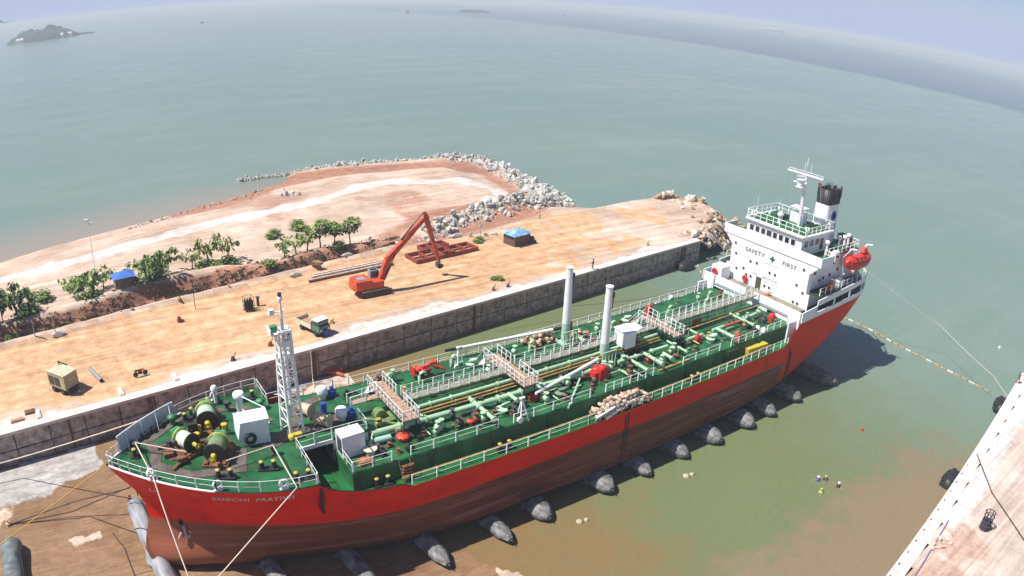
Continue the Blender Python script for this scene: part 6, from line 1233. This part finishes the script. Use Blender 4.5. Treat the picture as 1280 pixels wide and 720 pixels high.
# ------------------------------------------------------------------ breakwater rocks
def rockmesh(i, m):
    bm = bmesh.new(); rr = random.Random(300+i); d = (1.1+.25*(i % 3), .95, .78)
    for _ in range(16):
        v = Vector((rr.gauss(0, 1), rr.gauss(0, 1), rr.gauss(0, 1))).normalized()*.5*rr.uniform(.85, 1.15); bm.verts.new((v.x*d[0], v.y*d[1], v.z*d[2]))
    bmesh.ops.convex_hull(bm, input=bm.verts); me = bpy.data.meshes.new('boulder'); bm.to_mesh(me); bm.free(); me.materials.append(m); return me
RW = [rockmesh(i, ROCKW) for i in range(6)]; RG = [rockmesh(i+10, ROCKG) for i in range(5)]; RB = [rockmesh(i+20, ROCKB) for i in range(4)]
SM = {ROCKW.name: MB(), ROCKG.name: MB(), ROCKB.name: MB()}
rs = random.Random(21)
def rocks(line, width, n, pools, smin, smax, label, group, zoff=0, maxz=1.4, small=14):
    nsm = int(n*small)
    P = [Vector((*p, 0)) for p in line]; Ls = [(P[i+1]-P[i]).length for i in range(len(P)-1)]; T = sum(Ls)
    for k in range(n+nsm):
        s = T*rs.random(); i = 0
        while s > Ls[i] and i < len(Ls)-1: s -= Ls[i]; i += 1
        p = P[i].lerp(P[i+1], s/Ls[i]); d = (P[i+1]-P[i]).normalized(); u = rs.gauss(0, .42); p = p+Vector((-d.y, d.x, 0))*width*.5*max(-1.2, min(1.2, u*1.6))
        sc = rs.uniform(smin, smax); z = max(land_z(p.x, p.y), WZ)+zoff+(maxz*max(0, 1-abs(u)*1.5))*rs.random()
        if k >= n:
            me_ = rs.choice(rs.choice(pools)); sc *= rs.uniform(.35, .75); Mx = Matrix.LocRotScale(Vector((p.x, p.y, z*.85+sc*.1)), __import__('mathutils').Euler((rs.uniform(0, 6), rs.uniform(0, 6), rs.uniform(0, 6))), Vector((sc,)*3))
            SM[me_.materials[0].name].add([Mx @ v.co for v in me_.vertices], [tuple(q.vertices) for q in me_.polygons], False); continue
        o = bpy.data.objects.new('boulder', rs.choice(rs.choice(pools))); COL.objects.link(o); o.location = (p.x, p.y, z+sc*.15); o.scale = (sc, sc, sc); o.rotation_euler = (rs.uniform(0, 6), rs.uniform(0, 6), rs.uniform(0, 6)); tag(o, label, 'boulder', group)
rocks([(104, 124.5), (108.5, 117), (108, 106), (106.5, 96), (105.5, 86), (103, 78), (98, 73)], 8, 88, [RW, RW, RG], 1.0, 2.0, 'pale boulder of the broad seaward arm of the breakwater', 'boulders of the broad seaward arm')
rocks([(98, 73), (90, 70.5), (83, 68.5), (75, 66), (67, 62.5), (60, 59.5)], 6.5, 60, [RW, RG, RG], .9, 1.7, 'grey boulder of the inner rock bank behind the yard', 'boulders of the inner rock bank')
rocks([(62, 131), (74, 128.5), (85, 127), (96, 126), (104, 124.5)], 2.6, 34, [RW, RG, RG], .9, 1.8, 'boulder of the thin far rock line', 'boulders of the thin far rock line', maxz=.8)
rocks([(44, 132.5), (52, 132.8), (62, 131)], 2.0, 14, [RG], .7, 1.5, 'dark low boulder at the tail of the far rock line', 'boulders at the tail of the far line', maxz=.3)
rocks([(118, 60), (126, 57), (130, 51), (127, 45), (120, 40), (113, 37)], 7.5, 66, [RB, RB, RW], .8, 1.9, 'brown or pale boulder spilled round the tip of the yard', 'boulders round the tip of the yard', maxz=1.0)
rocks([(104.9, 36), (108, 37), (113, 39.5), (119, 43.5)], 4.5, 10, [RB, RW], .8, 1.8, 'brown or pale boulder spilled round the tip of the yard', 'boulders round the tip of the yard', maxz=.8, small=26)
rocks([(116, 42), (121, 49), (119, 56), (112, 60)], 7, 2, [RB, RB, RW], .6, 1.2, 'brown or pale boulder spilled round the tip of the yard', 'boulders round the tip of the yard', maxz=.3, small=110)
rocks([(118, 44), (121, 49), (119, 54)], 7, 8, [RB, RW], .5, 1.1, 'brown or pale boulder spilled round the tip of the yard', 'boulders round the tip of the yard', maxz=.4)
rocks([(47, 56.3), (52, 57.0), (62, 57.3)], 3, 6, [RG, RW], .6, 1.3, 'rubble stone behind the timber stack and steel frames', 'rubble stones behind the steel frames', maxz=.5)
rocks([(62, 55), (72, 55), (80, 57)], 3.5, 6, [RG, RB, RW], .4, 1.1, 'small stone in the rubble strip behind the shed', 'stones behind the shed', maxz=.3)
rocks([(12, 103), (20, 105.5), (29, 109), (37, 112.5), (47, 118)], 3.5, 9, [RG, RB], .5, 1.2, 'small dark stone strewn along the red beach', 'stones strewn along the red beach', maxz=.1, small=14)
rocks([(30, 104), (48, 112), (70, 118)], 9, 2, [RB, RG], .4, .8, 'small dark stone strewn along the red beach', 'stones strewn along the red beach', maxz=.1, small=40)
rocks([(46, 101), (50, 101.5)], 2.5, 4, [RG, RW], .8, 1.5, 'grey stone in the little heap on the beach', 'stones of the little beach heap', maxz=.4)
rocks([(-12, 45.6), (8, 48), (30, 51.5)], 1.6, 4, [RW, RB], .3, .8, 'small pale stone along the yard edge', 'stones along the yard edge', maxz=.1)
for (nm_, b_) in SM.items(): _OLD_BUILD(b_, 'rubble', MATS[nm_], kind='stuff', label='small rubble stones packed between the boulders')
for x, y, s, la in ((-4.2, 45.4, 1.7, 'cream boulder by the fence posts'), (33.0, 50.5, 1.5, 'cream boulder in the gully left of the beams'), (37.0, 51.6, 1.6, 'pinkish boulder beside the cream one above the beams'), (42.8, 53.4, 1.5, 'cream boulder above the right end of the beams'), (64.5, 55.5, 2.0, 'flat grey boulder at the end of the inner rock bank')):
    o = bpy.data.objects.new('boulder', RB[0] if 'pink' in la else RW[1]); COL.objects.link(o); o.location = (x, y, max(land_z(x, y), 2.6)+.35); o.scale = (s, s*.8, s*.8); tag(o, la, 'boulder')
# ------------------------------------------------------------------ trees, bushes
def leafcloud(b, c, R, n, rs, size, droop=.5, flat=.7):
    for _ in range(n):
        v = Vector((rs.gauss(0, 1), rs.gauss(0, 1), rs.gauss(0, 1))).normalized()*R*(rs.random()**.4); v.z *= flat; p = c+v; a = rs.uniform(0, 2*PI); L = size*rs.uniform(.6, 1.3); w = L*.28
        d = Vector((math.cos(a), math.sin(a), -droop*rs.uniform(.2, 1.4))).normalized(); s_ = Vector((-math.sin(a), math.cos(a), rs.uniform(-.4, .4)))*w; m_ = p+d*L*.5+Vector((0, 0, .06*L)); b.cur = 1 if rs.random() < .4 else 0
        b.add([p, m_+s_, p+d*L, m_-s_], [(0, 1, 2, 3)], False)
def tree(seed, h, spread, nc, nl, mats, size=.75, droop=.9):
    rs = random.Random(seed); root = thing('small_tree', 'x', 'tree'); t = MB(); b = MB(); base = Vector((0, 0, 0)); fork = Vector((rs.uniform(-.2, .2), rs.uniform(-.2, .2), h*.35)); t.path([base-Vector((0, 0, .3)), fork*.5, fork], [.14, .11, .09], 6)
    for k in range(nc):
        a = 2*PI*k/nc+rs.uniform(-.4, .4); r = spread*rs.uniform(.35, 1); tip = Vector((r*math.cos(a), r*math.sin(a), h*rs.uniform(.6, 1.0))); t.path([fork, fork.lerp(tip, .5)+Vector((0, 0, .25)), tip], [.07, .045, .02], 5)
        leafcloud(b, tip, rs.uniform(.55, 1.0)*spread*.42, nl, rs, size, droop); leafcloud(b, fork.lerp(tip, .55), .4*spread*.4, nl//4, rs, size, droop)
    _OLD_BUILD(t, 'trunk', BARK, root); _OLD_BUILD(b, 'crown', mats, root); return root
def bush(seed, w, h, n, mats, size=.5):
    rs = random.Random(seed); root = thing('bush', 'x', 'bush'); b = MB(); t = MB()
    for k in range(7): a = rs.uniform(0, 6.28); r = w*rs.uniform(.1, .75); c = Vector((r*math.cos(a), r*.5*math.sin(a), h*rs.uniform(.3, .8))); leafcloud(b, c, w*.38, n, rs, size, .3); t.path([(0, 0, -.2), c*.5, c], .03, 4)
    _OLD_BUILD(t, 'stems', BARK, root); _OLD_BUILD(b, 'foliage', mats, root); return root
DK = [LEAF, mat('leaf_dark', (.035, .09, .02), .6, var=.4)]; LM = [LEAF2, LEAF]; YL = [mat('leaf_yellowish', (.24, .27, .06), .6, var=.4), LEAF2]
T1 = tree(1, 3.6, 2.5, 9, 24, [LEAF, DK[1]], .85, 1.3); T2 = tree(2, 3.4, 2.5, 9, 15, [LEAF, LEAF2], .85, 1.7); T3 = tree(3, 3.9, 1.9, 8, 44, LM, .6, .6); T4 = tree(4, 3.2, 2.0, 7, 10, YL, .75, 1.7)
B1 = bush(5, 2.6, 1.1, 70, [LEAF, DK[1]], .5); B2 = bush(6, 2.2, .9, 90, [LEAF, YL[0]], .45)
used = set()
def plant(proto, x, y, s, label, rz=None):
    z = land_z(x, y)
    if proto not in used: used.add(proto); proto.location = (x, y, z); proto.scale = (s,)*3; proto['label'] = label; return proto
    return dup(proto, (x, y, z), rz if rz is not None else (x*7) % 6.28, label, sc=s)
for p_, x, y, s, la in ((T1, -10.8, 58.4, 1.25, 'dark leafy tree at the left edge, second from the end'), (T1, -13.5, 56.0, 1.2, 'dark leafy tree cut by the left edge'), (T4, -1.2, 61.0, 1.0, 'thin yellowing sapling left of the blue hut'), (T2, 1.6, 60.8, 1.15, 'green drooping tree just left of the blue hut'), (T4, 3.7, 62.5, 1.1, 'thin sapling touching the blue hut'),
    (T2, 10.9, 62.2, 1.2, 'drooping tree just right of the blue hut'), (T2, 13.6, 63.4, 1.25, 'tallest drooping tree of the row right of the hut'), (T4, 19.0, 64.0, 1.0, 'reddish thin tree between row and palms'), (T4, 22.2, 65.3, 1.45, 'open palm like tree on pale sand'), (T4, 25.4, 65.0, 1.3, 'open tree with one bright branch on pale sand'),
    (T3, 41.2, 61.6, 1.15, 'brightest green tree in the middle of the sand bank'), (T3, 43.6, 61.2, 1.05, 'bright green tree right of the brightest one'), (T3, 46.6, 61.4, 1.1, 'round green tree at the right end of the bank'), (T4, 36.8, 62.0, 1.0, 'yellow green drooping tree left of the bright trees'), (T3, 34.4, 60.9, .72, 'small round tree at the left end of the bank'), (T4, 38.9, 62.2, 1.05, 'thin dry stemmed tree beside the bright trees')): plant(p_, x, y, s, la)
for p_, x, y, s, la in ((B1, 12.6, 60.6, 1.25, 'dark hedge like bush under the row right of the hut'), (B1, -9.4, 56.4, 1.3, 'dark bush under the trees at the left edge'), (B1, 1.2, 59.0, 1.1, 'dark bush left of the blue hut'), (B1, 8.7, 59.6, .9, 'dark bush at the foot of the blue hut'), (B2, 24.6, 63.6, 1.35, 'low green bush under the palm like trees'), (B2, 21.2, 63.0, 1.1, 'low green bush left of the palm like trees'), (B2, -6.4, 63.4, 1.5, 'low spreading bush on the sand behind the dark trees'),
    (B2, -1.6, 66.0, 1.4, 'low olive bush on the sand by the lamp pole'), (B2, 41.5, 76.5, 1.5, 'flat yellow green bush on the sand, right one'), (B2, 36.0, 74.5, 1.1, 'flat yellow green bush on the sand, left one'), (B2, 60.0, 34.9, .62, 'lone small bush growing on the bare yard'), (B2, 66.5, 51.9, .8, 'small green bush left of the shed'), (B1, 43.5, 59.9, .8, 'dark bush below the bright green trees'), (B1, -12.0, 52.5, 1.0, 'dark bush in the gully at the left edge'), (B2, 31.2, 57.6, .9, 'dry dark bush on the gully rim')): plant(p_, x, y, s, la)
for o in (T1, T2, T3, T4, B1, B2):
    if o['label'] == 'x': o['label'] = 'unused'
# gully scrub: ground cover nobody could count
b = MB(); rs = random.Random(77)
for k in range(30000):
    x = rs.uniform(-22, 56); f = (x+22)/78; y = np.interp(x, [-22, -13, 3, 19, 36, 56], [50, 49.6, 52.4, 55.5, 55.5, 57])+rs.gauss(0, 2.1); z = land_z(x, y)
    if land_z(x, y) > 3.6 or noise.noise(Vector((x*.35, y*.5, 3))) < -.3: continue
    a = rs.uniform(0, 6.28); L = rs.uniform(.25, .85); b.cur = rs.choice([0, 0, 1, 2]); b.add([(x, y, z), (x+L*math.cos(a)*.5-.06, y+L*math.sin(a)*.5, z+L*.7), (x+L*math.cos(a), y+L*math.sin(a), z+L*.5), (x+L*math.cos(a)*.5+.08, y+L*math.sin(a)*.5+.05, z+L*.2)], [(0, 1, 2, 3)], False)
_OLD_BUILD(b, 'gully_scrub', [mat('dry_scrub', (.26, .19, .11), .9, var=.4), mat('scrub_green', (.14, .17, .06), .9, var=.4), mat('scrub_grey', (.34, .27, .22), .9, var=.3)], kind='stuff', label='dry low scrub filling the gully behind the yard')
# ------------------------------------------------------------------ far things
def island(name, cx, cy, lx, ly, h, rot, seed, m, label, kind=None, leaf=0):
    n = 46; b = MB(); b.smooth = True; V = []; rs = random.Random(seed)
    for j in range(n+1):
        for i in range(n+1):
            u, v = -1+2*i/n, -1+2*j/n; d = 1-(u*u+v*v); e = noise.fractal(Vector((u*1.7+seed, v*1.7, seed)), .8, 2, 6); z = h*(max(0, d)**.6*(.75+.55*e)+.06*noise.noise(Vector((u*22, v*22, 1)))*(d > .03)) if d > 0 else -3
            x, y = u*lx, v*ly; V.append((cx+x*math.cos(rot)-y*math.sin(rot), cy+x*math.sin(rot)+y*math.cos(rot), WZ-.4+z))
    b.add(V, [(j*(n+1)+i, j*(n+1)+i+1, (j+1)*(n+1)+i+1, (j+1)*(n+1)+i) for j in range(n) for i in range(n)], True); b.cur = 1
    return tag(_OLD_BUILD(b, name, m), label, None, None, 'structure')
ISL = mat('island_forest', (.03, .045, .03), .9, var=.5, scale=.06); HILLM = mat('far_hill', (.07, .09, .07), .9, var=.3, scale=.002)
island('island', -34, 1665, 98, 46, 30, .62, 3, [ISL, ISL], 'wooded island'); island('island', 60, 1745, 30, 14, 5, .62, 5, [ISL, ISL], 'wooded island')
for x, y, w in ((4, 1640, 7), (22, 1658, 9), (-92, 1590, 8), (-84, 1600, 9)): 
    b = MB(); b.box((x, y, 3.5), (w, 6, 8)); b.add([(x-w/2-.6, y-3.8, 7.6), (x+w/2+.6, y-3.8, 7.6), (x+w/2+.6, y+3.8, 7.6), (x-w/2-.6, y+3.8, 7.6), (x-w/3, y, 11), (x+w/3, y, 11)], [(0, 1, 5, 4), (1, 2, 5), (2, 3, 4, 5), (3, 0, 4)], False); tag(_OLD_BUILD(b, 'island_house', WHITE), 'white house on the shore of the wooded island', 'house', 'white houses on the island')
b = MB()
island('hills', -1700, 14500, 900, 500, 190, .3, 9, [HILLM, HILLM], 'hills'); island('hills', 8600, 9300, 1500, 500, 60, -.8, 12, [HILLM, HILLM], 'hills')
def vessel(name, label, cat, x, y, rz, L, Bm, Hh, hullm, house=None, housem=WHITE, cargo=None):
    t = thing(name, label, cat, (x, y, WZ), rz); b = MB(); R = []
    for k in range(9):
        u = -1+2*k/8; w = Bm/2*(1-max(0, abs(u)-.72)**1.5*6 if name != 'barge' else 1)
        w = max(w, Bm*.05); R.append([Vector((u*L/2, s_*w*q, z)) for s_, q, z in ((-1, 1, Hh), (-1, .9, -1), (1, .9, -1), (1, 1, Hh))])
    b.loft(R, False); _OLD_BUILD(b, 'hull', hullm, t)
    if house:
        x0, hl, hh = house; b = MB(); b.box((x0*L, 0, Hh+hh/2), (hl, Bm*.75, hh)); b.box((x0*L, 0, Hh+hh*1.25), (hl*.6, Bm*.6, hh*.5)); _OLD_BUILD(b, 'deck_house', housem, t); b = MB(); b.tube((x0*L, 0, Hh+hh), (x0*L, 0, Hh+hh*2.4), max(.3, L*.008), n=6); _OLD_BUILD(b, 'mast', housem, t)
    if cargo: b = MB(); b.box((0, 0, Hh+cargo/2), (L*.8, Bm*.7, cargo), top=(.9, .6)); _OLD_BUILD(b, 'cargo', DKGR, t)
    return t
vessel('barge', 'long dark laden barge far out at the top of the picture', 'barge', 1292, 2085, -.45, 100, 24, 5, DKGR, cargo=4)
vessel('tugboat', 'small dark tug towing ahead of the long barge', 'tugboat', 965, 1915, .7, 24, 9, 3.5, DKGR, (.1, 9, 4), GREYM)
vessel('cargo_ship', 'white cargo ship far out towards the right', 'ship', 3080, 2210, -.75, 110, 22, 8, mat('far_hull', (.12, .12, .16), .6), (-.1, 70, 8), WHITE)
vessel('ferry_boat', 'small white boat right of the distant cargo ship', 'boat', 3240, 2085, -.6, 34, 12, 5, mat('far_hull', (.1, .1, .1)), (0, 20, 7), WHITE)
vessel('fishing_boat', 'tiny dark boat alone at upper left', 'boat', 335, 1715, .3, 11, 4, 1.8, DKGR, (-.2, 3, 2), GREYM)
vessel('fishing_boat', 'tiny boat trailing at the right of the barge, nearer one', 'boat', 1560, 1950, .3, 14, 5, 2, DKGR, (-.2, 4, 3), GREYM)
vessel('fishing_boat', 'tiny dark boat near the top, farthest right of the barge', 'boat', 1790, 2080, .3, 16, 5, 2, DKGR, (-.2, 4, 3), GREYM)
b = MB(); b.path([(123, -21.6, WZ+.05), (123.5, -21.2, WZ+.15), (124, -21.5, WZ+.05)], .14, 5); tag(_OLD_BUILD(b, 'floating_debris', WHITE), 'tiny white debris on open water at the right edge', 'debris')
# ------------------------------------------------------------------ parts that are several pieces become several parts
def clusters(me, tol=.03):
    n = len(me.vertices); par = list(range(n))
    def find(a):
        while par[a] != a: par[a] = par[par[a]]; a = par[a]
        return a
    for e in me.edges:
        a, b = find(e.vertices[0]), find(e.vertices[1])
        if a != b: par[a] = b
    comp = {}
    for i in range(n): comp.setdefault(find(i), []).append(i)
    cs = list(comp.values()); co = np.empty(n*3); me.vertices.foreach_get('co', co); co = co.reshape(-1, 3)
    bb = [(co[c].min(0)-tol, co[c].max(0)+tol) for c in cs]; m = len(cs)
    if m < 2 or m > 400: return None
    p2 = list(range(m))
    def f2(a):
        while p2[a] != a: p2[a] = p2[p2[a]]; a = p2[a]
        return a
    lo = np.array([x[0] for x in bb]); hi = np.array([x[1] for x in bb])
    for i in range(m):
        for j in np.nonzero(((lo[i] <= hi) & (hi[i] >= lo)).all(1))[0]:
            if j > i: a, b = f2(i), f2(int(j)); p2[a] = b if a != b else a
    g = {}
    for i in range(m): g.setdefault(f2(i), []).extend(cs[i])
    return list(g.values()) if 2 <= len(g) <= 100 else None
SKIP = {'crown', 'foliage', 'stems', 'facing_blocks', 'lower_blocks', 'coping', 'safety_lettering', 'ship_name', 'bow_mark', 'core', 'grab_line'}
done = {}
for o in [x for x in S.objects if x.type == 'MESH' and x.parent]:
    base = o.name.split('.')[0]
    if base in SKIP: continue
    me = o.data
    if me.name not in done:
        cl = clusters(me); parts_ = None
        if cl:
            parts_ = []
            for vs in cl:
                idx = {v: k for k, v in enumerate(vs)}; s_ = set(vs); ps = [p for p in me.polygons if p.vertices[0] in s_]
                m2 = bpy.data.meshes.new(base); m2.from_pydata([me.vertices[v].co[:] for v in vs], [], [[idx[v] for v in p.vertices] for p in ps])
                for mt in me.materials: m2.materials.append(mt)
                m2.polygons.foreach_set('material_index', [p.material_index for p in ps]); m2.polygons.foreach_set('use_smooth', [p.use_smooth for p in ps]); m2.update(); parts_.append(m2)
            parts_.sort(key=lambda q: -len(q.vertices))
        done[me.name] = parts_
    pt = done[me.name]
    if pt:
        kids = list(o.children)
        for m2 in pt[1:]:
            c = o.copy(); c.data = m2; COL.objects.link(c)
        o.data = pt[0]
# ------------------------------------------------------------------ haze over the strait
hz = MB(); hz.box((0, 9000, 23.2), (60000, 60000, 54)); 
hm = bpy.data.materials.new('sea_haze'); hm.use_nodes = True; hn = hm.node_tree.nodes; hn.remove(hn['Principled BSDF'])
pv = hn.new('ShaderNodeVolumePrincipled'); pv.inputs['Color'].default_value = (.88, .95, 1, 1); pv.inputs['Density'].default_value = 4.0e-4; pv.inputs['Anisotropy'].default_value = 0.0
hm.node_tree.links.new(pv.outputs[0], hn['Material Output'].inputs['Volume'])
hz.build('haze', hm, kind='stuff')
